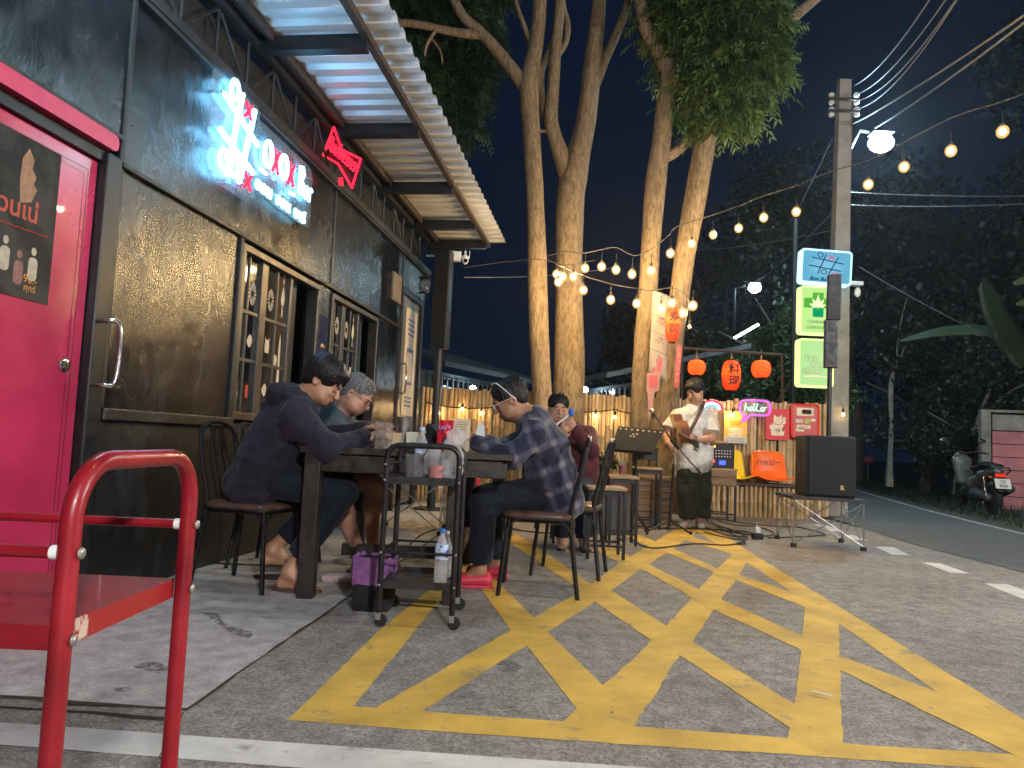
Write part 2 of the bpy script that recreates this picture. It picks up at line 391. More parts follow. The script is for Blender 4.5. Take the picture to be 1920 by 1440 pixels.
def hairdo(p, x, f, up, root, mat, vx, kind='short', sc_=1., seed=1, c=None):
    M = np.array([x, f, up]).T; c = Vector(c)
    rx = dict(short=.085, fringe=.094, mid=.093, thin=.081)[kind]
    V = Vol(np.array(c)-.18*sc_, np.array(c)+.18*sc_, vx)
    up_ = .043 if kind != 'thin' else .037
    V.ell(p(0, -.016, up_), [rx*sc_, (.108 if kind != 'thin' else .101)*sc_, .098*sc_], M, .01)
    if kind in ('fringe', 'mid'):
        V.ell(p(0, -.055, -.005), [.078*sc_, .066*sc_, .075*sc_], M, .03)
        V.ell(p(0, .045, .085), [.07*sc_, .055*sc_, .04*sc_], M, .02)
    else: V.ell(p(0, -.05, 0), [.075*sc_, .058*sc_, .07*sc_], M, .02)
    # clear the face and the ears
    V.ell(p(0, .125, -.014), [.078*sc_, .078*sc_, .088*sc_], M, .008, True)
    for s_ in (-1, 1): V.ell(p(s_*.095, .012, -.045), [.034*sc_, .052*sc_, .055*sc_], M, .006, True)
    V.ell(p(0, .02, -.135), [.12*sc_, .13*sc_, .085*sc_], M, .01, True)
    rs = random.Random(seed); crown = (0, -.05, .13)
    n = dict(short=120, fringe=330, mid=260, thin=140)[kind]
    for i in range(n):
        th = rs.uniform(-math.pi, math.pi); ln = rs.uniform(.55, 1.)
        if kind == 'fringe': end_el = (-.10 if abs(th) < 1.0 else -.36)+rs.uniform(-.06, .06)
        elif kind == 'mid': end_el = (.22 if abs(th) < .9 else -.35)+rs.uniform(-.06, .1)
        else: end_el = .5 if abs(th) < .95 else -.3
        el0 = rs.uniform(.4, 1.2); el1 = max(end_el, el0-ln*1.3)+rs.uniform(-.08, .08); pr = None
        for j in range(4):
            el = el0+(el1-el0)*j/3; a = th + j*.03*rs.choice((-1, 1))
            rr = 1.02+rs.uniform(0, .035)
            q = p(rx*rr*math.cos(el)*math.sin(a), -.016+.110*rr*math.cos(el)*math.cos(a), up_+.101*rr*math.sin(el))
            if pr is not None: V.cap(pr, q, (.0058-.0012*j)*sc_, (.0048-.0012*j)*sc_, .002)
            pr = q
    V.noise(.0012, .014, seed=seed)
    return V.mesh('hair', mat, root)
def hand(V, w_, d, n, curl=.6, s_=1., side=1, spread=.16):
    """wrist, direction to the fingers, back-of-hand normal"""
    w_ = Vector(w_); d = nv(d); n = nv(Vector(n)-d*d.dot(n)); l = d.cross(n)*side   # l points to the thumb side
    V.cap(w_, w_+d*.075*s_, .021*s_, .025*s_, .02, lat=l, wd=1.55)
    for i, (o, ln) in enumerate(((.031, .070), (.011, .078), (-.010, .072), (-.030, .056))):
        a = w_ + d*.082*s_ + l*o*s_*1.0; dd = nv(d + l*(1.5-i)*spread*.5 - n*curl*.35); q = a
        V.cap(w_+d*.04*s_+l*o*.8*s_, a, .011*s_, .0095*s_, .008)
        for j, fr in enumerate((.45, .31, .24)):
            q2 = q + dd*ln*fr*s_; V.cap(q, q2, (.0092-.001*j)*s_, (.0085-.001*j)*s_, .004)
            q = q2; ang = curl*(.75+.1*i); dd = nv(dd*math.cos(ang) - n*math.sin(ang))
    t0 = w_ + d*.022*s_ + l*.026*s_; td = nv(d*.62 + l*.75 - n*.35*curl); t1 = t0+td*.042*s_; td2 = nv(d*.9+l*.2-n*.4*curl); t2 = t1+td2*.034*s_
    V.cap(t0, t1, .015*s_, .011*s_, .012); V.cap(t1, t2, .0105*s_, .009*s_, .006); V.cap(t2, t2+nv(td2-n*.3)*.022*s_, .009*s_, .007*s_, .005)
def foot(V, ank, d, s_=1., z=None):
    ank = Vector(ank); d = Vector(d); d.z = 0 if z is None else d.z; d = nv(d); l = nv(d.cross(UZ))
    h = ank - UZ*.055*s_ - d*.03*s_; b = ank - UZ*.068*s_ + d*.11*s_
    V.cap(ank, h, .036*s_, .03*s_, .02); V.cap(ank+d*.01, b, .034*s_, .022*s_, .03, lat=l, wd=1.45)
    V.cap(h, b, .027*s_, .022*s_, .02, lat=l, wd=1.3)
    for i in range(5):
        o = (-.036+.018*i)*s_; ln = (.052, .045, .042, .036, .028)[i]*s_; r = (.0125, .0095, .009, .0085, .008)[i]*s_
        V.cap(b+l*o-UZ*.006*s_, b+l*o*1.08+d*ln-UZ*.010*s_, r, r*.9, .005)
def bounds(pts, pad):
    a = np.array([list(p) for p in pts]); return a.min(0)-pad, a.max(0)+pad
def figure(root, J, vx, skin, sc_=1., chub=1., look_down=True, hair=('short', HAIRB), belly=0., brow=HAIRB, feet=True):
    """J: joints (world). Returns body and the head's point function."""
    fwd = J['chestf']; lat = nv(Vector(J['sh'][1])-Vector(J['sh'][0]))
    pts = [J['head'], J['pel']] + list(J['sh']) + list(J['el']) + list(J['wr']) + list(J['kn']) + list(J['an'])
    lo, hi = bounds(pts, .26)
    V = Vol(lo, hi, vx)
    p, x, f, up = head(V, J['head'], J['face'], J['up'], sc_, chub)
    hb = p(0, -.03, -.06); nk = Vector(J['neck'])
    V.cap(hb, nk, .052*sc_, .062*sc_, .03); V.cap(p(0, -.01, -.085), nk+Vector(fwd)*.02, .045*sc_*chub, .055*sc_, .03)
    ch = Vector(J['chest']); pe = Vector(J['pel']); mid = ch.lerp(pe, .55)+Vector(fwd)*belly*.4
    V.cap(nk, ch, .07, .105, .05, lat=lat, wd=1.45); V.cap(ch, mid, .108, .105+belly*.3, .06, lat=lat, wd=1.4); V.cap(mid, pe, .105+belly*.3, .12, .06, lat=lat, wd=1.35)
    for i in (0, 1):
        s0 = Vector(J['sh'][i]); V.cap(nk, s0, .055, .06, .04); V.cap(s0, J['el'][i], .056, .042, .03)
        e0 = Vector(J['el'][i]); w0 = Vector(J['wr'][i]); m_ = e0.lerp(w0, .3); V.cap(e0, m_, .040, .043, .02); V.cap(m_, w0, .042, .027, .02)
        hd = J['hand'][i]; hand(V, w0, hd[0], hd[1], hd[2], sc_, hd[3])
        hp = pe + lat*(-.09 if i == 0 else .09); k0 = Vector(J['kn'][i]); a0 = Vector(J['an'][i])
        V.cap(hp, k0, .092, .058, .05); V.cap(k0, k0.lerp(a0, .3), .056, .060, .03); V.cap(k0.lerp(a0, .3)-nv(J['tip'][i])*.012, a0, .056, .037, .03)
        if feet: foot(V, a0, J['tip'][i], sc_)
    b = V.mesh('body', skin, root)
    face_parts(p, x, f, up, root, sc_, look_down, brow)
    hairdo(p, x, f, up, root, hair[1], min(vx, .0048), hair[0], sc_, seed=hash(hair[0]) % 97 if False else len(hair[0])*7, c=J['head'])
    return p, x, f, up, lat
def top_garment(root, J, vx, mat, name='shirt', off=.016, sleeve=1., loose=0., hem=.0, fold=.006, seed=2, belly=0., extra=None, cuffs=False, neckoff=.03):
    lat = nv(Vector(J['sh'][1])-Vector(J['sh'][0])); fwd = Vector(J['chestf'])
    pts = [J['neck'], J['pel']] + list(J['sh']) + list(J['el']) + list(J['wr'])
    lo, hi = bounds(pts, .3); V = Vol(lo, hi, vx); nk = Vector(J['neck']); ch = Vector(J['chest']); pe = Vector(J['pel']); mid = ch.lerp(pe, .55)+fwd*belly*.4
    nk2 = nk.lerp(ch, .12)
    V.cap(nk2, ch, .072+off, .108+off+loose*.4, .05, lat=lat, wd=1.5); V.cap(ch, mid, .11+off+loose*.4, .108+off+loose+belly*.3, .06, lat=lat, wd=1.42); hp = pe + (pe-mid).normalized()*hem
    V.cap(mid, hp, .108+off+loose+belly*.3, .118+off+loose, .06, lat=lat, wd=1.38)
    V.cap(nk-UZ*.005, nk2, .058+off*.4, .07+off, .02)
    for i in (0, 1):
        s0 = Vector(J['sh'][i]); e0 = Vector(J['el'][i]); w0 = Vector(J['wr'][i])
        V.cap(nk2, s0, .058+off, .052+off, .06)
        if sleeve >= 1.:
            V.cap(s0, e0, .054+off+loose*.3, .045+off+loose*.3, .04); V.cap(e0, e0.lerp(w0, .93), .046+off+loose*.3, .031+off, .03)
            if cuffs: V.cap(e0.lerp(w0, .9), e0.lerp(w0, .97), .034+off, .032+off, .008)
        else:
            q = s0.lerp(e0, sleeve); V.cap(s0, q, .056+off+loose*.3, .054+off+loose*.8, .04)
            V.plane_cut2(q, (q-s0).normalized(), .12)
    if extra: extra(V)
    if fold:
        V.noise(fold*1.3, .12, seed=seed); V.noise(-fold*.8, .10, (1.5, 1.2, .75), seed=seed+1, ridge=True); V.noise(-fold*.45, .055, (.8, 1.3, 1.5), seed=seed+4, ridge=True); V.noise(fold*.35, .025, seed=seed+2)
    return V.mesh(name, mat, root)
def _pc2(s, o, n, rad):   # local cut with rounded reach
    sl, p = s._sl(np.array(o)-rad, np.array(o)+rad, .0)
    d = (p-np.array(o, np.float32))@np.array(n, np.float32); s.a[sl] = np.maximum(s.a[sl], d); return s
Vol.plane_cut2 = _pc2
def trousers(root, J, vx, mat, name='trousers', off=.014, to=1., wide=0., fold=.005, seed=9, belly=0.):
    lat = nv(Vector(J['sh'][1])-Vector(J['sh'][0])); pe = Vector(J['pel']); ch = Vector(J['chest'])
    pts = [pe, pe.lerp(ch, .3)] + list(J['kn']) + list(J['an']); lo, hi = bounds(pts, .26); V = Vol(lo, hi, vx)
    V.cap(pe.lerp(ch, .16), pe, .088+off, .116+off, .05, lat=lat, wd=1.3)
    for i in (0, 1):
        hp = pe + lat*(-.09 if i == 0 else .09); k0 = Vector(J['kn'][i]); a0 = Vector(J['an'][i])
        if to <= 1: q = hp.lerp(k0, to); V.cap(hp, q, .098+off, .075+off+wide, .05); V.plane_cut2(q, (k0-hp).normalized(), .13)
        else:
            q = k0.lerp(a0, to-1); V.cap(hp, k0, .095+off, .066+off+wide*.6, .05); V.cap(k0, q, .064+off+wide*.6, .046+off+wide, .03); V.plane_cut2(q, (a0-k0).normalized(), .13)
    if fold: V.noise(fold*1.3, .1, seed=seed); V.noise(-fold*.7, .08, (1.2, 1.2, .8), seed=seed+1, ridge=True); V.noise(fold*.4, .022, seed=seed+2)
    return V.mesh(name, mat, root)
# ------------------------------------------------------------------ ground
def asphalt(name, c1, c2, spec=.5, blot=1.1, rough=.82):
    m = bpy.data.materials.new(name); m.use_nodes = True; N, L = nodes_of(m); b = N['Principled BSDF']; MATS[name] = m
    tc = N.new('ShaderNodeTexCoord')
    v = N.new('ShaderNodeTexVoronoi'); v.inputs['Scale'].default_value = 95; L.new(tc.outputs['Object'], v.inputs[0])
    n1 = N.new('ShaderNodeTexNoise'); n1.inputs['Scale'].default_value = blot; n1.inputs['Detail'].default_value = 8; n1.inputs['Roughness'].default_value = .6; L.new(tc.outputs['Object'], n1.inputs[0])
    n2 = N.new('ShaderNodeTexNoise'); n2.inputs['Scale'].default_value = 160; n2.inputs['Detail'].default_value = 3; L.new(tc.outputs['Object'], n2.inputs[0])
    n3 = N.new('ShaderNodeTexNoise'); n3.inputs['Scale'].default_value = 11; n3.inputs['Detail'].default_value = 6; L.new(tc.outputs['Object'], n3.inputs[0])
    r1 = N.new('ShaderNodeValToRGB'); r1.color_ramp.elements[0].color = (*c2, 1); r1.color_ramp.elements[1].color = (*c1, 1); r1.color_ramp.elements[0].position = .33; r1.color_ramp.elements[1].position = .62; L.new(n1.outputs[0], r1.inputs[0])
    def mul(a, fac_out, lo, hi, p0, p1):
        r = N.new('ShaderNodeValToRGB'); r.color_ramp.elements[0].color = (lo, lo, lo, 1); r.color_ramp.elements[1].color = (hi, hi, hi, 1); r.color_ramp.elements[0].position = p0; r.color_ramp.elements[1].position = p1
        L.new(fac_out, r.inputs[0]); x = N.new('ShaderNodeMix'); x.data_type = 'RGBA'; x.blend_type = 'MULTIPLY'; x.inputs[0].default_value = 1
        L.new(a, x.inputs[6]); L.new(r.outputs[0], x.inputs[7]); return x.outputs[2]
    o = mul(r1.outputs[0], v.outputs['Color'], 1-.45*spec, 1+.7*spec, .1, .9); o = mul(o, n2.outputs[0], 1-.4*spec, 1+.5*spec, .35, .65); o = mul(o, n3.outputs[0], .78, 1.16, .35, .65)
    n4 = N.new('ShaderNodeTexNoise'); n4.inputs['Scale'].default_value = 2.3; n4.inputs['Detail'].default_value = 12; n4.inputs['Roughness'].default_value = .7; n4.inputs['Distortion'].default_value = .5; L.new(tc.outputs['Object'], n4.inputs[0])
    o = mul(o, n4.outputs[0], .62, 1.04, .30, .40); o = mul(o, n4.outputs[0], 1.0, 1.22, .60, .72)
    L.new(o, b.inputs['Base Color']); b.inputs['Roughness'].default_value = rough
    bp = N.new('ShaderNodeBump'); bp.inputs['Strength'].default_value = .7*spec; bp.inputs['Distance'].default_value = .003; L.new(v.outputs['Distance'], bp.inputs['Height']); L.new(bp.outputs[0], b.inputs['Normal'])
    return m
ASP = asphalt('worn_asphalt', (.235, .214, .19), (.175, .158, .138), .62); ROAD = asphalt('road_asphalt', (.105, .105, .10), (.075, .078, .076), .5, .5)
CONC = asphalt('pad_concrete', (.42, .395, .37), (.32, .30, .285), .22, 1.3); DIRT = asphalt('verge_dirt', (.075, .065, .045), (.03, .04, .02), .8, 1.6, .95)
def paint(name, c, c2, lo=.30, hi=.40):
    m = pm(name, c, .7, 0, .3, 3.2, bump=.5, bscale=120); N, L = nodes_of(m); b = N['Principled BSDF']
    n = N.new('ShaderNodeTexNoise'); n.inputs['Scale'].default_value = 7; n.inputs['Detail'].default_value = 10; n.inputs['Roughness'].default_value = .72
    tc = N.new('ShaderNodeTexCoord'); L.new(tc.outputs['Object'], n.inputs[0])
    r = N.new('ShaderNodeValToRGB'); r.color_ramp.elements[0].position = lo; r.color_ramp.elements[1].position = hi; L.new(n.outputs[0], r.inputs[0])
    x = N.new('ShaderNodeMix'); x.data_type = 'RGBA'; old = b.inputs['Base Color'].links[0].from_socket
    L.new(r.outputs[0], x.inputs[0]); x.inputs[6].default_value = (*c2, 1); L.new(old, x.inputs[7]); L.new(x.outputs[2], b.inputs['Base Color']); return m
YEL = paint('yellow_road_paint', (.66, .41, .07), (.28, .22, .14), .33, .43); WPNT = paint('white_road_paint', (.62, .60, .56), (.25, .23, .2), .30, .42)

struct(MB().sheet([(-90, -60, -.012), (110, -60, -.012), (110, 230, -.012), (-90, 230, -.012)]).build('ground', DIRT))
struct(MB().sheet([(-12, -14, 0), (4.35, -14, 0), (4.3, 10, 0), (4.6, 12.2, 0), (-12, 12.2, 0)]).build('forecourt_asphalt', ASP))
rl = [(4.1, -14), (4.1, 7.5), (4.6, 11.3), (5.7, 15.5), (7.6, 21), (10.5, 29), (14, 40), (18, 60)]; rr_ = [(5.95, -14), (6.1, 7.5), (6.75, 10.5), (7.35, 13), (9.4, 20.2), (12.6, 29), (17, 40), (22, 60)]
m = MB()
for i in range(len(rl)-1): m.sheet([(*rl[i], .004), (*rr_[i], .004), (*rr_[i+1], .004), (*rl[i+1], .004)])
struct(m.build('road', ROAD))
m = MB()
for i in range(len(rr_)-1):
    a, b_ = Vector((*rr_[i], 0)), Vector((*rr_[i+1], 0)); m.sheet([(a.x-.17, a.y, .008), (a.x-.11, a.y, .008), (b_.x-.11, b_.y, .008), (b_.x-.17, b_.y, .008)])
struct(m.build('road_edge_line', WPNT))
# concrete pad with its joints
padr = [G(345, 1335), G(640, 1130)]; pd = (padr[1]-padr[0]).normalized(); e2 = padr[0]+pd*7.6; fr0 = G(0, 1310)
fl = padr[0] + (fr0-padr[0]).normalized()*6
for k, (a, b_) in enumerate(((0, 2.45), (2.462, 4.9), (4.912, 7.6))):
    A0, B0 = padr[0]+pd*a, padr[0]+pd*b_; off = Vector((-3.2, 0, 0)); A1 = A0+off if k else fl; B1 = B0+off if k else fl+pd*(b_-a)
    struct(MB().add([(*A0.xy, .003), (*B0.xy, .003), (*B1.xy, .003), (*A1.xy, .003), (*A0.xy, 0), (*B0.xy, 0), (*B1.xy, 0), (*A1.xy, 0)], [(0, 1, 2, 3), (0, 4, 5, 1), (3, 7, 4, 0)]).build('concrete_pad', CONC))
GROOVE = pm('dirt_filled_joint', (.05, .038, .025), .95, 0, .5, 20)
m = MB()
def stripm(m, a, b, wd, z, jit=0):
    d = (b-a).normalized(); n_ = Vector((d.y, -d.x, 0)); K = max(2, int((b-a).length/.12)); vs = []; fs = []
    for i in range(K+1):
        c = a.lerp(b, i/K); j1, j2 = rnd.uniform(-jit, jit), rnd.uniform(-jit, jit)
        vs += [tuple(c+n_*(wd/2+j1)+UZ*z), tuple(c-n_*(wd/2+j2)+UZ*z)]
    for i in range(K): fs.append((2*i, 2*i+1, 2*i+3, 2*i+2))
    m.add(vs, fs)
stripm(m, padr[0], e2, .016, .0036, .006); stripm(m, padr[0]+pd*.01, fl, .034, .0036, .010); stripm(m, padr[0]-pd*.06, fl-pd*.06, .02, .0012, .009)
struct(m.build('pad_joint_line', GROOVE))
# yellow hatching, each stripe from the edges of the painted line
def quad(m, pts, z):
    q = [G(*p) for p in pts]; n = len(q)//2   # pts: one edge then the other edge backwards
    a = q[:n]; b = list(reversed(q[n:])); vs = []; fs = []
    def rs(l, K):
        L = [0]
        for i in range(len(l)-1): L.append(L[-1]+(l[i+1]-l[i]).length)
        o = []
        for k in range(K+1):
            t = L[-1]*k/K
            for i in range(len(l)-1):
                if t <= L[i+1]+1e-9: o.append(l[i].lerp(l[i+1], (t-L[i])/max(L[i+1]-L[i], 1e-9))); break
        return o
    K = max(3, int(sum((a[i+1]-a[i]).length for i in range(n-1))/.06)); ra, rb = rs(a, K), rs(b, K)
    for i in range(K+1):
        j = rnd.uniform(-.004, .004); k = rnd.uniform(-.004, .004); d = (rb[i]-ra[i]).normalized()
        vs += [(*(ra[i]+d*j).xy, z), (*(rb[i]+d*k).xy, z)]
    for i in range(K): fs.append((2*i, 2*i+1, 2*i+3, 2*i+2))
    m.add(vs, fs)
def ln(m, a, b, wa, wb, z):   # centre line pixels, widths in metres
    A_, B_ = G(*a), G(*b); d = (B_-A_).normalized(); n_ = Vector((d.y, -d.x, 0)); K = max(3, int((B_-A_).length/.06)); vs = []; fs = []
    for i in range(K+1):
        c = A_.lerp(B_, i/K); w_ = (wa+(wb-wa)*i/K)/2
        vs += [(*(c+n_*(w_+rnd.uniform(-.003, .003))).xy, z), (*(c-n_*(w_+rnd.uniform(-.003, .003))).xy, z)]
    for i in range(K): fs.append((2*i, 2*i+1, 2*i+3, 2*i+2))
    m.add(vs, fs)
m = MB()
quad(m, [(540, 1351), (711, 1183), (812, 1100), (940, 1003), (972, 1003), (880, 1090), (813, 1140), (662, 1325)], 0.00120)
quad(m, [(540, 1351), (740, 1366), (1200, 1398), (1477, 1415), (1920, 1446), (2300, 1474), (2300, 1432), (1909, 1415), (1609, 1397), (1477, 1384), (1080, 1355), (662, 1325)], 0.00123)
quad(m, [(1339, 990), (1406, 1035), (1567, 1134), (1920, 1350), (2060, 1436), (1920, 1418), (1807, 1333), (1571, 1168), (1494, 1116), (1402, 1056), (1366, 1036), (1302, 993)], 0.00127)
quad(m, [(700, 1330), (956, 1183), (1087, 1110), (1160, 1058), (1270, 990), (1320, 990), (1195, 1072), (1116, 1129), (985, 1212), (785, 1338)], 0.00141)
quad(m, [(1050, 1358), (1200, 1224), (1247, 1176), (1294, 1125), (1339, 1073), (1372, 1040), (1402, 1050), (1380, 1088), (1354, 1121), (1297, 1204), (1271, 1234), (1185, 1368)], 0.00155)
quad(m, [(1477, 1392), (1489, 1320), (1502, 1222), (1512, 1108), (1572, 1145), (1575, 1256), (1579, 1376), (1585, 1400)], 0.00165)
quad(m, [(895, 1095), (956, 1180), (990, 1214), (1090, 1340), (1160, 1345), (1138, 1293), (1028, 1187), (1000, 1158), (934, 1092), (915, 1070)], 0.00176)
quad(m, [(948, 1012), (1018, 1060), (1087, 1107), (1116, 1129), (1222, 1202), (1279, 1232), (1496, 1375), (1508, 1332), (1297, 1204), (1240, 1168), (1145, 1107), (1101, 1092), (1043, 1049), (966, 1000)], 0.00186)
quad(m, [(1115, 1030), (1160, 1056), (1215, 1073), (1297, 1121), (1339, 1144), (1502, 1219), (1560, 1250), (1905, 1418), (1990, 1440), (1840, 1330), (1575, 1230), (1511, 1196), (1354, 1125), (1312, 1106), (1215, 1058), (1195, 1050), (1140, 1022)], 0.00197)
quad(m, [(1165, 1003), (1256, 1039), (1339, 1073), (1384, 1089), (1525, 1146), (1530, 1125), (1391, 1080), (1346, 1067), (1268, 1031), (1190, 1000)], 0.00207)
quad(m, [(1255, 1000), (1290, 1014), (1372, 1039), (1365, 1028), (1305, 1009), (1275, 996)], 0.00218)
struct(m.build('painted_hatching', YEL))
for pts in ([(1640, 1025), (1676, 1026), (1707, 1042), (1672, 1040)], [(1727, 1054), (1762, 1056), (1819, 1076), (1782, 1074)], [(1845, 1094), (1890, 1096), (1990, 1132), (1935, 1130)], [(1525, 983), (1550, 985), (1580, 997), (1560, 996)], [(1580, 1004), (1600, 1003), (1628, 1014), (1606, 1013)]):
    q = [G(*p) for p in pts]; struct(MB().sheet([(*v.xy, .0016) for v in q]).build('lane_dash', WPNT))
a0, a1, b0, b1_ = G(0, 1355), G(1100, 1432), G(0, 1397), G(1100, 1482)
q = [a0+(a0-a1)*1.2, a0, a1, a1+(a1-a0)*1.5, b1_+(b1_-b0)*1.5, b1_, b0, b0+(b0-b1_)*1.2]
struct(MB().sheet([(*v.xy, .0014) for v in q]).build('white_parking_line', WPNT))
# dark drips and stains with a shape of their own
ST = pm('oily_stain', (.20, .185, .17), .6, 0, .2, 12)
def film(m, a):
    N, L = nodes_of(m); b = N['Principled BSDF']; n = N.new('ShaderNodeTexNoise'); n.inputs['Scale'].default_value = 30; n.inputs['Detail'].default_value = 8; tc = N.new('ShaderNodeTexCoord'); L.new(tc.outputs['Object'], n.inputs[0]); r = N.new('ShaderNodeMapRange'); r.inputs[1].default_value = .36; r.inputs[2].default_value = .6; r.inputs[4].default_value = a; L.new(n.outputs[0], r.inputs[0]); L.new(r.outputs[0], b.inputs['Alpha'])
film(ST, .75); ST2 = pm('dark_crack', (.07, .06, .05), .9, 0, .4, 20)
def stain(pts, mat=ST, z=.0034):
    q = [G(*p) for p in pts]; q = smooth_path(q+[q[0]], 4)[:-1]; struct(MB().sheet([(v.x+rnd.uniform(-.004, .004), v.y+rnd.uniform(-.004, .004), z) for v in q]).build('ground_stain', mat))
stain([(378, 1150), (405, 1152), (425, 1172), (450, 1180), (472, 1188), (466, 1198), (440, 1192), (415, 1176), (395, 1160)]); stain([(250, 1252), (285, 1242), (312, 1250), (318, 1258), (280, 1260)]); stain([(215, 1294), (240, 1290), (246, 1296), (222, 1299)])
stain([(1080, 1190), (1098, 1184), (1108, 1192), (1090, 1200)], pm('pale_blotch', (.30, .29, .28), .8, 0, .3, 12), .0022); film(MATS['pale_blotch'], .6); stain([(480, 1096), (510, 1090), (530, 1098), (500, 1106)]); stain([(932, 1247), (950, 1238), (978, 1250), (962, 1262), (940, 1260)], ST, .0022)
m = MB()
for a, b_ in (((345, 1335), (300, 1420)), ((300, 1420), (330, 1450))): stripm(m, G(*a), G(*b_), .006, .0020, .004)
struct(m.build('ground_crack', ST2))

# ------------------------------------------------------------------ the bar: dark plastered container building
def wallmat(name, c, c2, rough, rv, seed=0):
    m = bpy.data.materials.new(name); m.use_nodes = True; N, L = nodes_of(m); b = N['Principled BSDF']; MATS[name] = m
    tc = N.new('ShaderNodeTexCoord'); mp = N.new('ShaderNodeMapping'); mp.inputs['Scale'].default_value = (2.6, 2.6, 1.7); mp.inputs['Location'].default_value = (seed, seed*2, seed*3); L.new(tc.outputs['Object'], mp.inputs[0])
    n = N.new('ShaderNodeTexNoise'); n.inputs['Scale'].default_value = 2.4; n.inputs['Detail'].default_value = 9; n.inputs['Roughness'].default_value = .68; n.inputs['Distortion'].default_value = 1.3; L.new(mp.outputs[0], n.inputs[0])
    n2 = N.new('ShaderNodeTexNoise'); n2.inputs['Scale'].default_value = 1.1; n2.inputs['Detail'].default_value = 4; L.new(mp.outputs[0], n2.inputs[0])
    r = N.new('ShaderNodeValToRGB'); r.color_ramp.elements[0].color = (*c2, 1); r.color_ramp.elements[1].color = (*c, 1); r.color_ramp.elements[0].position = .38; r.color_ramp.elements[1].position = .66; L.new(n.outputs[0], r.inputs[0]); L.new(r.outputs[0], b.inputs['Base Color'])
    mr = N.new('ShaderNodeMapRange'); mr.inputs[1].default_value = .35; mr.inputs[2].default_value = .65; mr.inputs[3].default_value = rough-rv; mr.inputs[4].default_value = rough+rv
    mx = N.new('ShaderNodeMath'); mx.operation = 'ADD'; mx.use_clamp = False; L.new(n.outputs[0], mx.inputs[0]); L.new(n2.outputs[0], mx.inputs[1]); hf = N.new('ShaderNodeMath'); hf.operation = 'MULTIPLY'; hf.inputs[1].default_value = .5; L.new(mx.outputs[0], hf.inputs[0])
    L.new(hf.outputs[0], mr.inputs[0]); L.new(mr.outputs[0], b.inputs['Roughness']); b.inputs['Specular IOR Level'].default_value = .6
    bp = N.new('ShaderNodeBump'); bp.inputs['Strength'].default_value = .42; bp.inputs['Distance'].default_value = .012; L.new(n.outputs[0], bp.inputs['Height']); L.new(bp.outputs[0], b.inputs['Normal']); return m
WALL = wallmat('black_trowelled_plaster', (.005, .007, .011), (.002, .003, .005), .24, .11); WALL2 = wallmat('dark_plaster_low', (.009, .010, .011), (.004, .005, .006), .45, .1, 4)
WALLIN = pm('building_dark_interior', (.010, .012, .015), .8, 0, .3, 2)
PINK = pm('crimson_door_paint', (.48, .03, .092), .22, 0, .28, 2.2, coat=.5, rvar=.07, bump=.05, bscale=30); PINKB = pm('crimson_beam_paint', (.52, .035, .10), .4, 0, .2, 8, bump=.2)
TRUSS = pm('grey_painted_steel', (.028, .032, .038), .5, .3, .35, 9, bump=.2); RUST = pm('rust_brown_steel', (.06, .04, .032), .6, .2, .4, 14, bump=.3)
bar = thing('bar_building', 'long black plastered bar with steel truss and corrugated canopy on the left', 'building', W(0, 0))
def wb(m, s0, s1, z0, z1, o0, o1, bev=0): # box on the wall
    m.box(((s0+s1)/2, (z0+z1)/2, (o0+o1)/2), (s1-s0, z1-z0, o1-o0), MW(0, 0), bev); return m
# panels: (s0,s1,z0,z1)
WS0, WS1 = -4.2, 5.2
for s0, s1, z0, z1 in ((-4.2, -.96, 2.27, 3.0), (-.94, 1.88, 2.14, 3.0), (1.9, 4.1, 2.14, 3.0), (4.12, 5.2, 2.64, 3.0),
                       (-.94, .29, .93, 2.12), (1.62, 1.90, .0, 2.12), (3.26, 4.12, 0., 2.12), (-4.2, -2.35, 0, 2.25)):
    wb(MB(), s0+.003, s1-.003, z0+.003, z1-.003, -.12, 0).build('wall_panel', WALL, bar, world=True)
for s0, s1, z0, z1 in ((-.94, .29, 0, .87), (.29, 1.62, 0, .90), (1.90, 3.26, 0, .94), (5.06, 5.2, 0, 2.64)):
    wb(MB(), s0+.003, s1-.003, z0, z1-.003, -.12, 0).build('wall_panel', WALL2, bar, world=True)
for s0, s1, z0, z1, o in ((-.96, .30, .87, .93, .035), (-.96, 4.12, 2.115, 2.145, .03), (-.965, -.93, 0, 3.0, .012), (1.87, 1.905, 2.14, 3.0, .01), (4.095, 4.125, 0, 3., .014), (-4.2, 5.2, 2.995, 3.05, .04), (-4.2, -.96, 2.25, 2.275, .02), (.262, .30, .92, 2.12, .022)):
    wb(MB(), s0, s1, z0, z1, -.02, o, .006).build('trim_strip', TRUSS if z0 > 2.9 else WALL2, bar, world=True)
m = MB(); wb(m, -4.2, 5.2, 2.96, 3.05, -3.0, -.13); wb(m, -4.2, 5.2, 0, .02, -3., -.13); wb(m, -4.2, 5.2, 0, 3.0, -3.05, -3.0); wb(m, 5.14, 5.2, 0, 3.0, -3.0, -.13); wb(m, -4.2, -4.14, 0, 3.0, -3.0, -.13)
m.build('rear_shell', WALLIN, bar, world=True)
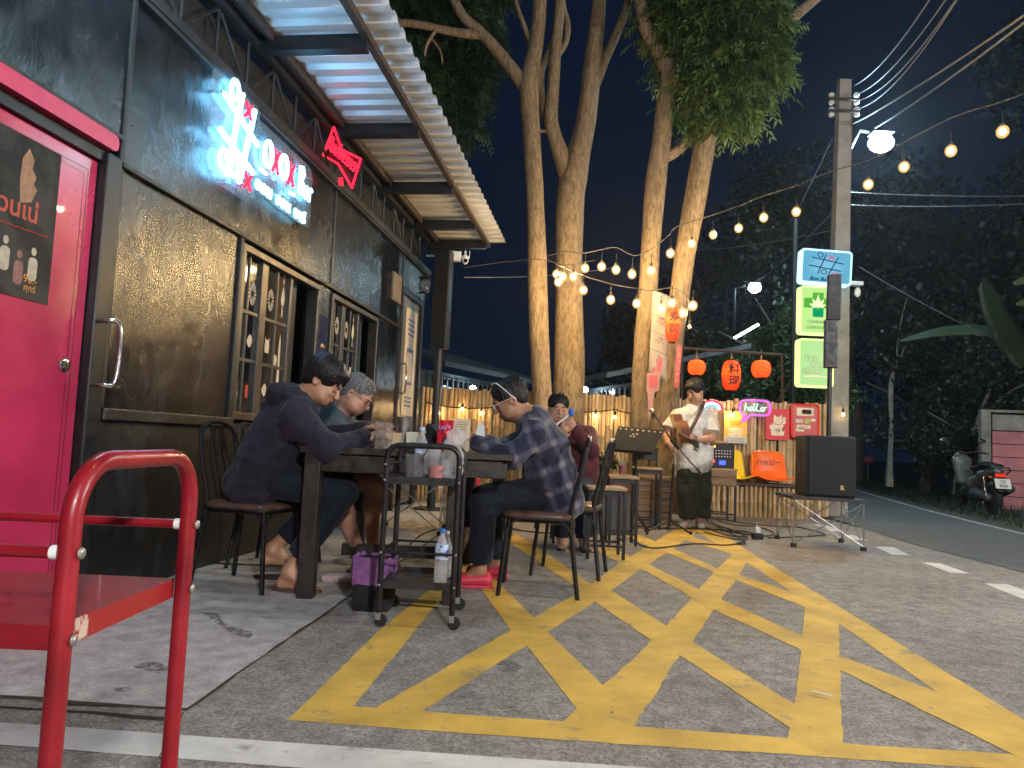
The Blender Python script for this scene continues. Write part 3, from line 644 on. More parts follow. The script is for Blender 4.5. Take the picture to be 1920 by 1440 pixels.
# truss above the wall
m = MB(); wb(m, WS0, WS1+.1, 3.02, 3.08, -.03, .05); m.build('truss_bottom_chord', TRUSS, bar, world=True)
m = MB(); wb(m, WS0, WS1+.25, 3.40, 3.47, -.03, .06); m.build('truss_top_chord', TRUSS, bar, world=True)
m = MB(); wb(m, WS0, WS1+.25, 3.475, 3.50, .0, .16); wb(m, WS0, WS1+.25, 3.43, 3.475, .13, .16); m.build('roof_angle', RUST, bar, world=True)
s = -4.0; k = 0
while s < 5.1:
    MB().tube([W(s, 3.08, .01), W(s, 3.40, .01)], .011, 4).build('truss_web', TRUSS, bar, world=True)
    MB().tube([W(s+.02, 3.09, .012), W(s+.36, 3.39, .012)] if k % 2 else [W(s+.02, 3.39, .012), W(s+.36, 3.09, .012)], .011, 4).build('truss_web', TRUSS, bar, world=True)
    s += .38; k += 1
m = MB(); wb(m, WS0, WS1, 3.06, 3.42, -.10, -.08); m.build('gable_board', WALLIN, bar, world=True)
# canopy
for s in (-3.86, -2.49, -1.12, .25, 1.6, 3.0, 4.3, 5.15):
    m = MB(); wb(m, s-.025, s+.025, 3.365, 3.47, .06, .80); wb(m, s-.04, s+.04, 3.36, 3.37, .06, .80); m.build('canopy_beam', BK, bar, world=True)
m = MB(); wb(m, WS0, WS1+.16, 3.425, 3.475, .77, .82); m.build('canopy_purlin', RUST, bar, world=True)
CORR = pm('galvanised_sheet', (.80, .80, .79), .36, .25, .12, 3, rvar=.06, bump=.08, bscale=20)
m = MB(); vs = []; fs = []; prof = []
s = WS0; pitch = .19
while s < 5.32:
    prof += [(s, 0), (s+.07, 0), (s+.10, .030), (s+.16, .030)]; s += pitch
for a, z in prof:
    for o in (.02, .5, 1.02): vs.append(tuple(W(a, 3.502+z+.0*o, o)))
for i in range(len(prof)-1):
    for k in (0, 1): fs.append((i*3+k, i*3+k+1, i*3+k+4, i*3+k+3))
m.add(vs, fs); cs = m.build('corrugated_sheet', CORR, bar, world=True)
sm = cs.modifiers.new('thick', 'SOLIDIFY'); sm.thickness = .0012
m = MB()
s = WS0+.02
while s < 5.3:
    for o in (.795,): m.tube([W(s+.02, 3.478, o), W(s+.02, 3.50, o)], .008, 5)
    s += .25
m.build('roof_screws', RIVET, bar, world=True)
# crimson door, its black frame and beam
m = MB(); m.prism(rrect(1.18, .078, .03, 4, -1.62, 2.20), .05, MW(0, 0), -.005); m.build('door_beam', PINKB, bar, True, True)
m = MB(); wb(m, -1.08, -.97, 0, 2.15, -.06, .03, .008); wb(m, -2.36, -2.24, 0, 2.15, -.06, .03, .008); wb(m, -2.24, -1.08, 2.10, 2.15, -.06, .01); m.build('door_frame', BK, bar, world=True)
dr = MB(); wb(dr, -2.235, -1.085, .06, 2.095, -.07, -.015, .006); d1 = dr.build('front_door', PINK, bar, world=True)
gm = pm('door_groove_black', (.05, .005, .012), .5, 0, .1, 8)
m = MB()
for i_ in (.06, .085):
    pts = [(-2.2, .06+i_), (-1.085-i_, .06+i_), (-1.085-i_, 2.095-i_), (-2.2, 2.095-i_)]
    for a, b_ in zip(pts[:-1], pts[1:]): wb(m, min(a[0], b_[0])-.002, max(a[0], b_[0])+.002, min(a[1], b_[1])-.002, max(a[1], b_[1])+.002, -.016, -.0145)
m.build('door_groove', gm, d1, world=True)
m = MB(); m.lathe([(.030, 0), (.032, .006), (.022, .010)], 18, MW(-1.19, 1.11, -.014)); m.lathe([(.014, .0), (.014, .014)], 12, MW(-1.19, 1.11, -.014)); m.build('door_lock', STEEL, d1, True, True)
m = MB(); pp = [W(-1.03, 1.34, .03), W(-1.03, 1.345, .07), W(-1.0, 1.33, .105), W(-.99, 1.2, .11), W(-1.0, 1.05, .105), W(-1.03, 1.035, .07), W(-1.03, 1.04, .03)]
m.tube(smooth_path(pp, 5), .011, 10); m.build('door_handle', STEEL, d1, True, True)
# windows
def window(s0, s1, z0, z1, panes):
    f = MB()
    for a, b_, c, d in ((s0, s1, z1-.045, z1), (s0, s1, z0, z0+.05), (s0, s0+.045, z0+.05, z1-.045), (s1-.03, s1, z0+.05, z1-.045)): wb(f, a, b_, c, d, -.08, .02, .004)
    fo = f.build('window', BRZ, bar, world=True)
    for a, b_ in panes['glass']: wb(MB(), a, b_, z0+.05, z1-.045, -.046, -.040).build('pane', GLASS, fo, world=True)
    for a, b_, o in panes['stiles']: wb(MB(), a, b_, z0+.05, z1-.045, -.058, o, .003).build('stile', BRZ, fo, world=True)
    for a, b_ in panes['glass']:
        for z in panes['bars']: wb(MB(), a, b_, z-.012, z+.012, -.05, -.028, .002).build('glazing_bar', BRZ, fo, world=True)
        c = (a+b_)/2; wb(MB(), c-.009, c+.009, z0+.05, z1-.045, -.052, -.030, .002).build('glazing_bar', BRZ, fo, world=True)
    return fo
w1 = window(.30, 1.62, .92, 2.09, dict(glass=((.345, .66), (.75, 1.14)), stiles=((.655, .70, -.015), (.705, .755, -.02), (1.135, 1.175, -.02)), bars=(1.66, 1.33)))
w2 = window(1.92, 3.24, .95, 2.09, dict(glass=((1.965, 2.27), (2.36, 2.72)), stiles=((2.265, 2.31, -.015), (2.315, 2.365, -.02), (2.715, 2.75, -.02)), bars=(1.66, 1.33)))
# room surfaces seen through the open halves
REFL = pm('open_panel_glass', (.02, .035, .045), .12, 0, .2, 3, spec=.8)
wb(MB(), 1.18, 1.36, .97, 2.045, -.075, -.07).build('sliding_pane', REFL, w1, world=True); wb(MB(), 2.76, 2.98, .99, 2.045, -.075, -.07).build('sliding_pane', REFL, w2, world=True)
# window stickers (paper cut-outs)
STW = pm('cream_paper_cutout', (.62, .52, .38), .7, 0, .1, 20); STR = pm('red_paper_cutout', (.5, .05, .03), .7, 0, .1, 20)
def sticker(s, z, kind, mat, sc_=1.):
    m = MB(); M = MW(s, z, -.038)
    if kind == 'lantern':
        m.prism([(0, .11*sc_), (.028*sc_, .03*sc_), (.032*sc_, .0), (.02*sc_, -.04*sc_), (-.02*sc_, -.04*sc_), (-.032*sc_, 0), (-.028*sc_, .03*sc_)], .001, M); wb2 = [(-.006, -.04), (.006, -.04), (.010, -.13), (-.010, -.13)]
        m.prism([(a*sc_, b*sc_) for a, b in wb2], .001, M); m.prism([(-.002, .11), (.002, .11), (.002, .19), (-.002, .19)], .001, M); m.prism(rrect(.018, .03, .006, 3, 0, .14), .001, M)
    elif kind == 'flower':
        for i in range(16):
            a = 2*math.pi*i/16; m.prism([(math.cos(a)*.015, math.sin(a)*.02), (math.cos(a-.12)*.045, math.sin(a-.12)*.075), (math.cos(a)*.05, math.sin(a)*.085), (math.cos(a+.12)*.045, math.sin(a+.12)*.075)], .001, M)
    elif kind == 'cat':
        m.prism([(-.03, -.05), (.03, -.05), (.036, 0), (.03, .03), (.034, .065), (.016, .045), (-.016, .045), (-.034, .065), (-.03, .03), (-.036, 0)], .001, M)
    elif kind == 'blob': m.prism([(.03*math.cos(a)*(1+.25*math.sin(2*a+1)), .045*math.sin(a)*(1+.2*math.cos(a))) for a in [2*math.pi*i/16 for i in range(16)]], .001, M)
    elif kind == 'tower': m.prism([(-.035, -.35), (.035, -.35), (.02, .0), (.012, .25), (0, .31), (-.012, .25), (-.02, .0)], .001, M)
    elif kind == 'tag': m.prism(rrect(.04, .09, .012, 4), .001, M)
    m.build('paper_sticker', mat, w_cur, world=True)
w_cur = w1
for a in ((.40, 1.83, 'lantern', STW), (.57, 1.80, 'flower', STW), (.85, 1.81, 'flower', STW), (1.05, 1.85, 'lantern', STW), (.41, 1.50, 'tag', STR), (.57, 1.47, 'blob', STW), (.84, 1.47, 'cat', STW), (1.05, 1.28, 'tower', STW), (.98, 1.38, 'blob', STW, ), (.42, 1.10, 'cat', STW), (.58, 1.12, 'tag', STR), (.84, 1.15, 'blob', STW)): sticker(*a)
w_cur = w2
for a in ((2.04, 1.85, 'lantern', STW), (2.20, 1.84, 'flower', STW), (2.45, 1.84, 'flower', STW), (2.63, 1.83, 'lantern', STW), (2.45, 1.45, 'blob', STW), (2.1, 1.5, 'blob', STW), (2.62, 1.46, 'tag', STW)): sticker(*a)
# far door with handle
fd = wb(MB(), 4.16, 5.02, .05, 2.56, -.06, -.02, .005).build('back_door', pm('grey_metal_door', (.16, .15, .14), .35, .3, .2, 4, rvar=.06), bar, world=True)
m = MB(); pp = [W(4.30, 1.72, -.02), W(4.30, 1.72, .04), W(4.28, 1.6, .06), W(4.28, 1.5, .06), W(4.30, 1.38, .04), W(4.30, 1.38, -.02)]; m.tube(smooth_path(pp, 4), .012, 8); m.build('door_handle', STEEL, fd, True, True)
m = MB(); wb(m, 4.11, 4.16, 0, 2.62, -.03, .02); wb(m, 5.02, 5.07, 0, 2.62, -.03, .02); wb(m, 4.16, 5.02, 2.56, 2.62, -.03, .02); m.build('door_frame', BK, bar, world=True)
wb(MB(), 3.66, 4.0, 2.38, 2.70, .0, .03, .004).build('vent_cover', pm('brown_vent_cover', (.20, .15, .11), .5, .2, .3, 9), bar, world=True)
# banner on the far door, poster between the windows, poster on the crimson door
bn = thing('door_banner', 'tall pale printed banner hung on the far grey door', 'banner', W(4.6, 1.9, 0))
wb(MB(), 4.40, 4.92, 1.12, 2.44, -.015, -.010).build('banner_sheet', pm('cream_banner', (.55, .48, .38), .6, 0, .12, 4), bn, world=True)
PB = pm('banner_blue_ink', (.12, .16, .28), .6, 0, .1, 9)
m = MB()
for z in (2.3, 2.24, 2.18, 2.12, 1.34, 1.29, 1.24): wb(m, 4.5, 4.82, z-.012, z+.012, -.0095, -.0085)
wb(m, 4.50, 4.80, 1.5, 1.95, -.0095, -.0088); m.build('printed_block', PB, bn, world=True)
wb(MB(), 4.54, 4.76, 1.54, 1.9, -.0086, -.008).build('printed_picture', STW, bn, world=True)
po = thing('wall_poster', 'narrow dark blue poster on the pillar between the two windows', 'poster', W(1.76, 1.6, .01))
wb(MB(), 1.70, 1.86, 1.36, 1.86, .002, .006).build('poster_sheet', pm('navy_print', (.03, .035, .09), .15, 0, .2, 5), po, world=True)
m = MB()
for z in (1.6, 1.52, 1.45, 1.40): m.prism([(-.04, -.012), (.04, -.012), (.03, .012), (0, .022), (-.03, .012)], .001, MW(1.78, z, .0062))
m.build('printed_mark', pm('orange_print', (.6, .35, .1), .6, 0, .2, 9), po, world=True)
pp_ = thing('door_poster', 'dark concert poster with red lettering taped on the crimson door', 'poster', W(-1.6, 1.7, 0))
pmm = pm('dark_poster_print', (.035, .034, .032), .55, 0, .5, 7, spec=.25, col2=(.010, .011, .012), thresh=(.42, .6))
wb(MB(), -1.95, -1.325, 1.36, 2.03, -.013, -.009).build('poster_sheet', pmm, pp_, world=True)
ink = pm('red_poster_ink', (.42, .05, .03), .5, 0, .2, 30); cre = pm('cream_poster_ink', (.42, .36, .28), .5, 0, .3, 30); ora = pm('orange_poster_ink', (.55, .22, .03), .5, 0, .2, 30)
letters('มาฮีสวนเน่', .105, MW(-1.86, 1.69, -.0085), ink, 'poster_title', pp_, .0004, sx=1.0, bold=.002)
m = MB(); m.tube([W(-1.9, 1.66, -.008), W(-1.6, 1.645, -.008), W(-1.36, 1.65, -.008)], .003, 4); m.build('title_underline', ink, pp_, world=True)
for i in range(7):
    s = -1.88+.075*i; m = MB(); zz = 1.50+rnd.uniform(-.02, .03)
    m.prism(rrect(.05, .10, .02, 3, 0, -.02), .0006, MW(s, zz, -.0086)); m.prism([(.014*math.cos(a), .056+.018*math.sin(a)) for a in [2*math.pi*q/10 for q in range(10)]], .0006, MW(s, zz, -.0086)); m.build('printed_band_member', [cre, pm('print_grey_%d' % i, (.12+.02*i, .10, .09), .6, 0, .3, 30)][i % 2], pp_, world=True)
m = MB(); m.prism([(-.03, -.10), (.03, -.08), (.055, -.02), (.035, .0), (.045, .03), (.02, .06), (.025, .10), (-.005, .14), (-.035, .09), (-.04, .0)], .0006, MW(-1.50, 1.85, -.0086)); m.build('printed_portrait', pm('print_skin', (.30, .16, .09), .6, 0, .3, 40), pp_, world=True)
letters('490.-', .05, MW(-1.50, 1.43, -.0085), ora, 'price_print', pp_, .0004); letters('ศุกร์', .04, MW(-1.47, 1.395, -.0085), ora, 'small_print', pp_, .0004)
for i, z in enumerate((1.46, 1.435, 1.41, 1.385)): letters(['บัตร 490', 'โต๊ะ 1,990', 'จองโต๊ะ', 'LIVE MUSIC'][i], .022, MW(-1.90, z, -.0085), cre, 'small_print', pp_, .0004)

# ------------------------------------------------------------------ neon signs on the bar
NEONS = em('script_neon', (.30, .72, 1.0), 3)
ns = thing('neon_logo_sign', 'glowing white and red neon sign of a tic tac toe grid above the window', 'neon sign', W(.5, 2.7, 0))
def nw(m, pts, r=.011, M=None, seg=6):   # polyline in wall coordinates
    m.tube([W(a, b, .075) for a, b in pts], r, seg); return m
def hz(X, Y): return (-.20+.47*(X-380)/305, 3.02-.62*(Y-150)/215)
m = MB(); bb = rrect(.62, .72, .12, 5, .04, 2.70); m.prism(bb, .006, MW(0, 0), .035); m.prism(rrect(.98, .50, .1, 5, .78, 2.70), .006, MW(0, 0), .0353)
m.build('clear_backer', pm('clear_acrylic', (.25, .35, .4), .05, 0, 0, alpha=.22), ns, world=True)
for a, b_ in (((530, 165), (455, 365)), ((640, 175), (555, 360)), ((395, 200), (690, 248)), ((378, 280), (665, 318))): nw(MB(), [hz(*a), hz(*b_)], .016).build('neon_tube', NEONW, ns, True, True)
def ring(c, rs, rz, n=16): return [(c[0]+rs*math.cos(2*math.pi*i/n), c[1]+rz*math.sin(2*math.pi*i/n)) for i in range(n+1)]
for c in ((470, 172), (510, 335), (425, 335)): nw(MB(), ring(hz(*c), .045, .06), .013).build('neon_tube', NEONW, ns, True, True)
for c in ((592, 190), (625, 345)):
    x0, z0 = hz(*c); nw(MB(), [(x0-.04, z0+.05), (x0+.045, z0-.05)], .010).build('neon_tube', NEONR, ns, True, True); nw(MB(), [(x0+.04, z0+.05), (x0-.045, z0-.05)], .010).build('neon_tube', NEONR, ns, True, True)
x0 = .43
for ch in 'oxox':
    if ch == 'o': nw(MB(), ring((x0, 2.745), .055, .085), .014).build('neon_letter', NEONW, ns, True, True)
    else:
        m = MB(); nw(m, [(x0-.045, 2.82), (x0+.045, 2.66)], .011); nw(m, [(x0+.045, 2.82), (x0-.045, 2.66)], .011); m.build('neon_letter', NEONR, ns, True, True)
    x0 += .125
for st in ([(.96, 2.66), (.96, 2.86), (1.0, 2.87), (1.03, 2.82), (1.0, 2.77), (.965, 2.76), (1.01, 2.75), (1.04, 2.70), (1.0, 2.66), (.96, 2.66)], ring((1.085, 2.70), .028, .045, 10)+[(1.115, 2.745), (1.115, 2.655)], [(1.145, 2.65), (1.145, 2.745), (1.165, 2.755), (1.19, 2.74)]):
    nw(MB(), st, .011).build('neon_letter', NEONW, ns, True, True)
for tx_, s_ in (('ออน', .31), ('ออน', .62), ('บาร์', .93)): letters(tx_, .12, MW(s_, 2.465, .06), NEONS, 'neon_script', ns, .008, sx=1.15, bold=.001)
nw(MB(), [(.33, 2.60), (.42, 2.60)], .011).build('neon_tube', NEONW, ns, True, True); nw(MB(), [(.80, 2.60), (.88, 2.61)], .011).build('neon_tube', NEONW, ns, True, True)
m = MB(); nw(m, [(.28, 2.44), (.6, 2.425), (1.2, 2.43)], .004); m.build('power_lead', BK, ns, True, True)
for s, z in ((-.15, 2.9), (.22, 2.45), (.5, 2.86), (1.2, 2.86), (1.2, 2.5)): MB().tube([W(s, z, 0), W(s, z, .05)], .008, 6).build('stand_off', STEEL, ns, world=True)

# red bow tie sign hanging under the canopy, square to the wall's truss
bs = thing('red_neon_sign', 'red neon bow tie beer sign hanging under the canopy by the truss', 'neon sign', W(2.0, 3.25, .12))
BM_ = frame(P(638, 300, 6.0), (P(672, 318, 5.9)-P(606, 280, 6.35)), UZ)
# outline measured from the picture at the sign's depth
def bp(px, py, y=6.05): return P(px, py, y)
ol = [(626, 238), (640, 280), (676, 298), (660, 352), (634, 307), (606, 291)]
dep = [6.02, 5.98, 5.9, 5.96, 6.08, 6.16]
pts = [P(a, b, d) for (a, b), d in zip(ol, dep)]
cen = sum(pts, Vector())/6; nrm = (pts[2]-pts[5]).cross(pts[0]-pts[3]).normalized()
nrm = -nrm if nrm.y > 0 else nrm
for i in range(6): MB().tube([pts[i], pts[(i+1) % 6]], .010, 6).build('neon_tube', NEONR2, bs, True, True)
m = MB(); vs = [tuple(p-nrm*.03) for p in pts]+[tuple(p-nrm*.05) for p in pts]; m.add(vs, [(0, 1, 2, 3, 4, 5), (6, 7, 8, 9, 10, 11)]+[(i, (i+1) % 6, 6+(i+1) % 6, 6+i) for i in range(6)]); m.build('backer_board', ACR, bs, world=True)
ax = (P(669, 322, 5.93)-P(612, 268, 6.15)); ax = ax-nrm*ax.dot(nrm); LM = frame(pts[5]+(pts[0]-pts[5])*.30+nrm*.012, ax, nrm.cross(ax)); 
letters('Budweiser', .17, LM, NEONR2, 'neon_script', bs, .006, shear=.3, sx=ax.length/.80, bold=.001)
for a in (636, 641): MB().tube([P(a, 333, 6.12), P(a+1, 348, 6.12)], .009, 6).build('neon_tube', NEONR2, bs, True, True)
for q in (0, 5): MB().tube([pts[q]-nrm*.04, (pts[q]-nrm*.04)*1 + Vector((-.05, .02, 3.40-pts[q].z))], .004, 4).build('hanging_wire', BK, bs, world=True)

t = thing('canopy_tube_light', 'cool tube light fixed under the canopy over the crimson door', 'tube light', W(-1.5, 3.3, .5)); MB().tube([W(-2.1, 3.27, .5), W(-1.0, 3.27, .5)], .016, 8).build('lit_tube', em('canopy_tube_glow', (.50, .80, 1.0), 65), t, True, True); m = MB(); wb(m, -2.15, -.95, 3.29, 3.33, .47, .53); m.build('fitting', WHITE, t, world=True)
# column loudspeaker on its pole, lantern, floodlight box and camera at the far corner
sp = thing('column_speaker', 'tall slim black column speaker on a pole at the far corner of the bar', 'speaker', P(820, 960, 9.0) if False else (-.86, 9.0, 0))
b0 = P(822, 560, 9.0)
m = MB(); m.box((0, 0, 0), (.20, .16, 1.22), frame(P(829, 562, 9.0), (1, -.25, 0), (.25, 1, 0)) @ T(0, 0, 0), .012); m.build('cabinet', BK, sp, world=True)
m = MB(); m.box((0, -.082, 0), (.17, .006, 1.16), frame(P(829, 562, 9.0), (1, -.25, 0), (.25, 1, 0))); m.build('grille', pm('speaker_mesh', (.02, .02, .02), .5, .4, .4, 300), sp, world=True)
m = MB(); t_ = P(823, 655, 9.0); m.tube([t_+UZ*.05, Vector((t_.x, 9.0, .9))], .045, 12); m.tube([Vector((t_.x, 9.0, .9)), Vector((t_.x, 9.0, .02))], .05, 12); m.lathe([(.22, 0), (.22, .02), (.06, .03)], 24, T(t_.x, 9.0, .0)); m.build('pole', TRUSS, sp, True, True)
lt = thing('wall_lantern', 'small clear glass lantern on the corner of the bar', 'lantern', W(5.2, 2.6, .05)); c = P(799, 536, 9.55)
m = MB(); m.lathe([(.045, -.08), (.06, .0), (.055, .06), (.03, .09)], 12, T(*c)); m.build('glass_shade', CLEAR, lt, True, True)
m = MB(); m.lathe([(.065, .08), (.05, .11), (.01, .14)], 12, T(*c)); m.lathe([(.04, -.10), (.045, -.08)], 12, T(*c)); m.tube([c+UZ*.13, c+UZ*.2, c+Vector((-.12, 0, .2))], .01, 6); m.build('cap_and_bracket', BK, lt, True, True)
jb = thing('junction_box', 'white plastic junction box at the end of the canopy', 'electrical box', P(848, 480, 9.1)); c = P(850, 481, 9.1)
m = MB(); m.box(c[:], (.19, .1, .12), None, .01); m.build('case', WHITE, jb, world=True); m = MB(); m.tube([c+Vector((-.09, 0, 0)), c+Vector((-.35, .1, .02))], .012, 8); m.build('conduit', WHITE, jb, True, True)
cc = thing('cctv_camera', 'white dome security camera hanging from the end of the canopy', 'security camera', P(872, 480, 9.1)); c = P(872, 488, 9.1)
m = MB(); m.ball(c[:], (.042, .042, .055)); m.lathe([(.045, .02), (.045, .05), (.02, .06)], 14, T(*c)); m.build('housing', WHITE, cc, True, True); m = MB(); m.ball((c+Vector((.01, -.03, -.012)))[:], .026); m.build('lens', GLASS, cc, True, True)
m = MB(); m.tube([c+UZ*.05, c+Vector((.0, 0, .12))], .012, 8); m.tube([c+Vector((-.05, 0, .02)), c+Vector((-.055, 0, .12))], .005, 6); m.tube([c+Vector((.05, 0, .02)), c+Vector((.055, 0, .12))], .005, 6); m.build('aerial_and_stem', WHITE, cc, True, True)
# ------------------------------------------------------------------ bamboo fence
BAMB = []
for i, c in enumerate(((.52, .36, .18), (.46, .32, .16), (.58, .42, .23), (.36, .25, .13))):
    BAMB.append(pm('dry_bamboo_%s' % 'abcd'[i], c, .45, 0, .35, 3.5, bump=.2, bscale=30, stretch=(6, 6, .9), rvar=.1))
ROPE = pm('dark_rope', (.03, .022, .015), .9, 0, .4, 30)
FY = 10.5
fence = thing('bamboo_fence', 'fence of upright bamboo poles lit by small bulbs behind the musicians', 'fence', (1.5, FY, 0))
pole_me = []
def bamboo_mesh(h, r, seed):
    rs = random.Random(seed); pts = []; rr = []; z = 0; nx = rs.uniform(.12, .3)
    bx, by = rs.uniform(-.012, .012), rs.uniform(-.01, .01)
    def q(z): t = z/h; return (bx*math.sin(3*t), by*math.sin(2.5*t), z)
    z = 0; node = nx
    while z < h:
        if node < h:
            for dz, k in ((-.012, 1.0), (-.004, 1.13), (.004, 1.13), (.012, .97)): pts.append(q(node+dz)); rr.append(r*k*(1-.12*node/h))
        z = node; node += rs.uniform(.24, .36)
    pts = [q(0)] + [p for p in pts if 0 < p[2] < h] + [q(h)]; rr = [r*1.03] + rr[:len(pts)-2] + [r*.86]
    m = MB(); m.tube(pts, rr, 9); o = m.build('bamboo_pole', BAMB[seed % 4], None, True); me = o.data; bpy.data.objects.remove(o); return me
for i in range(16): pole_me.append(bamboo_mesh(1.58+rnd.uniform(-.03, .03), .035+rnd.uniform(-.005, .005), i))
x = -1.25
while x < 4.5:
    me = rnd.choice(pole_me); o = bpy.data.objects.new('bamboo_pole', me); COL.objects.link(o); o.parent = fence
    o.location = (x-1.5, rnd.uniform(-.02, .02), rnd.uniform(-.012, .012)); o.rotation_euler = (rnd.uniform(-.005, .005), rnd.uniform(-.007, .007), rnd.uniform(0, 6)); x += rnd.uniform(.052, .061)
for z in (.35, 1.2): m = MB(); m.tube([(x_, FY+.055, z) for x_ in (-1.25, 1.5, 4.6)], .03, 8); m.build('cross_rail', BAMB[3], fence, True, True)
pts = []
for a, b_ in ((-1.2, .0), (0, 1.5), (1.5, 2.9)): pts += sag((a, FY-.06, 1.36), (b_, FY-.06, 1.38), .07, 8)
MB().tube(pts, .009, 5).build('lighting_cable', ROPE, fence, True, True)
m = MB()   # low skirt of shorter bamboo before the bench
sk = thing('bamboo_bench', 'low bench faced with short bamboo in front of the fence, holding the plastic seats', 'bench', (3.35, 9.95, 0))
x = 2.75
short = [bamboo_mesh(.40+rnd.uniform(-.01, .01), .030, 40+i) for i in range(6)]
while x < 4.05:
    o = bpy.data.objects.new('bamboo_pole', rnd.choice(short)); COL.objects.link(o); o.parent = sk; o.location = (x-3.35, -.02+rnd.uniform(-.01, .01), 0); o.rotation_euler = (0, 0, rnd.uniform(0, 6)); x += .062
m = MB(); m.box((3.4, 10.08, .43), (1.4, .36, .035), None, .005); m.build('seat_board', pm('dark_bench_board', (.07, .035, .022), .5, 0, .4, 6, bump=.3), sk, world=True)
MB().tube([(2.72, 9.94, .40), (4.08, 9.94, .40)], .016, 8).build('edge_pipe', BK, sk, True, True)

# plastic seats with black lettering
def shell_seat(x, mat, text, label, wd=.44):
    t = thing('shell_chair', label, 'seat', (x, 9.98, .45), 0, 'plastic shell seats on the bamboo bench')
    V = []; Fs = []; nu, nv_ = 14, 16
    for j in range(nv_+1):
        v = j/nv_
        if v < .42: y = -.20+.38*v/.42; z = .03+.015*math.cos(v*7)
        else: q = (v-.42)/.58; y = .18+.10*q; z = .035+.40*q+.0*q
        if .32 < v < .52: z += .02*math.cos((v-.42)*15); y -= .01
        hw = (wd/2)*(1-.12*max(0, v-.5)*2) ; hw *= 1-.10*max(0, (v-.88)/.12)**2
        for i in range(nu+1):
            u = -1+2*i/nu; e = abs(u)**3
            V.append((u*hw, y - (.05*e if v > .42 else 0), z + (.045*e if v <= .42 else .0) - (.03*abs(u)**6 if v > .95 else 0)))
    for j in range(nv_):
        for i in range(nu): a = j*(nu+1)+i; Fs.append((a, a+1, a+nu+2, a+nu+1))
    m = MB(); m.add(V, Fs); o = m.build('shell', mat, t, True); s_ = o.modifiers.new('t', 'SOLIDIFY'); s_.thickness = .010
    letters(text, .085, frame(Vector((x, 10.155, .70)), (1, 0, 0), (0, .24, 1)) @ T(0, 0, .012), pm('black_print', (.02, .02, .02), .5, 0, 0), 'lettering', t, .001, 'CENTER', bold=.001)
    return t
shell_seat(2.99, pm('yellow_plastic', (.85, .58, .01), .28, 0, .08, 4, coat=.2), '福な', 'bright yellow plastic shell seat with black Japanese lettering', .46)
shell_seat(3.55, pm('orange_plastic', (.90, .15, .01), .28, 0, .08, 4, coat=.2), 'ハッピー', 'bright orange plastic shell seat with black Japanese lettering', .50)

# ------------------------------------------------------------------ fence decorations
def hang(name, label, cat, px0, py0, px1, py1, y, mat, part='sheet', th=.006, rnd_=.0):
    a, b_ = P(px0, py0, y), P(px1, py1, y); w_, h = b_.x-a.x, a.z-b_.z; c = (a+b_)/2; t = thing(name, label, cat, c)
    m = MB(); m.prism(rrect(w_, h, max(rnd_, .002), 4 if rnd_ else 1), th, frame(c, (1, 0, 0), UZ) @ T(0, 0, 0)); m.build(part, mat, t, world=True)
    return t, frame(c+Vector((0, -th-.0015, 0)), (1, 0, 0), UZ), w_, h
FP = FY-.10
t, M, w_, h = hang('yellow_poster', 'orange yellow food poster under the bright bulb on the fence', 'poster', 1358, 770, 1400, 832, FP, pm('amber_print', (.75, .42, .06), .5, 0, .15, 5))
wi = pm('cream_print', (.75, .66, .5), .6, 0, .2, 20); br_ = pm('brown_print', (.35, .12, .03), .6, 0, .3, 20); gi = pm('pale_grey_print', (.55, .56, .52), .6, 0, .25, 20)
m = MB()
for i in range(4): m.prism([(.11*math.cos(a), -.03-.034*i+.015*math.sin(a)) for a in [math.pi*2*k/14 for k in range(14)]], .001, M)
m.build('printed_bowl', wi, t, world=True); m = MB()
for i in range(5): m.tube([M @ Vector((-.10+.01*i, .09-.018*i, .001)), M @ Vector((0, .105-.018*i, .001)), M @ Vector((.1-.01*i, .085-.018*i, .001))], .004, 4)
m.build('printed_script', br_, t, world=True); m = MB(); m.prism([(-w_/2, -h/2), (w_/2, -h/2), (w_/2, -h/2+.09), (-w_/2, -h/2+.09)], .0012, M); m.build('printed_footer', gi, t, world=True)
m = MB()
for i in range(4): m.box((0, -h/2+.018+.018*i, .0018), (w_*.8, .006, .0006), M)
m.build('footer_text', pm('grey_ink', (.2, .2, .2), .7, 0, 0), t, world=True)
t, M, w_, h = hang('cat_poster', 'red poster with a white waving lucky cat on the fence', 'poster', 1436, 765, 1480, 826, FP, pm('red_print', (.58, .02, .035), .5, 0, .12, 5))
m = MB(); C_ = [( .062*math.cos(a), .055+.050*math.sin(a)) for a in [2*math.pi*k/18 for k in range(18)]]; m.prism(C_, .001, M)
m.prism([(-.085, -.16), (.085, -.16), (.095, -.10), (.07, .02), (-.07, .02), (-.095, -.10)], .0011, M); m.prism([(-.058, .07), (-.05, .135), (-.015, .10)], .0012, M); m.prism([(.058, .07), (.05, .135), (.015, .10)], .0012, M)
m.prism(rrect(.045, .10, .02, 3, .088, .055), .0013, M); m.prism(rrect(.05, .06, .02, 3, -.09, -.04), .0013, M); m.build('printed_cat', wi, t, world=True)
m = MB(); m.prism([(-.055, .012), (0, -.004), (.055, .012), (.055, .002), (0, -.014), (-.055, .002)], .0018, M); m.prism(rrect(.03, .06, .012, 3, .075, -.07), .0018, M); m.build('printed_collar', ink, t, world=True)
m = MB(); m.lathe([(.030, 0), (.030, .0018)], 20, M @ T(0, -.085, 0))
for s_ in (-1, 1): m.lathe([(.007, 0), (.007, .002)], 10, M @ T(s_*.025, .065, 0))
m.build('printed_eyes_and_coin', gi, t, world=True)
letters('招福', .04, M @ T(0, -.10, .0022), pm('black_ink', (.02, .02, .02), .6, 0, 0), 'lettering', t, .0004, 'CENTER')
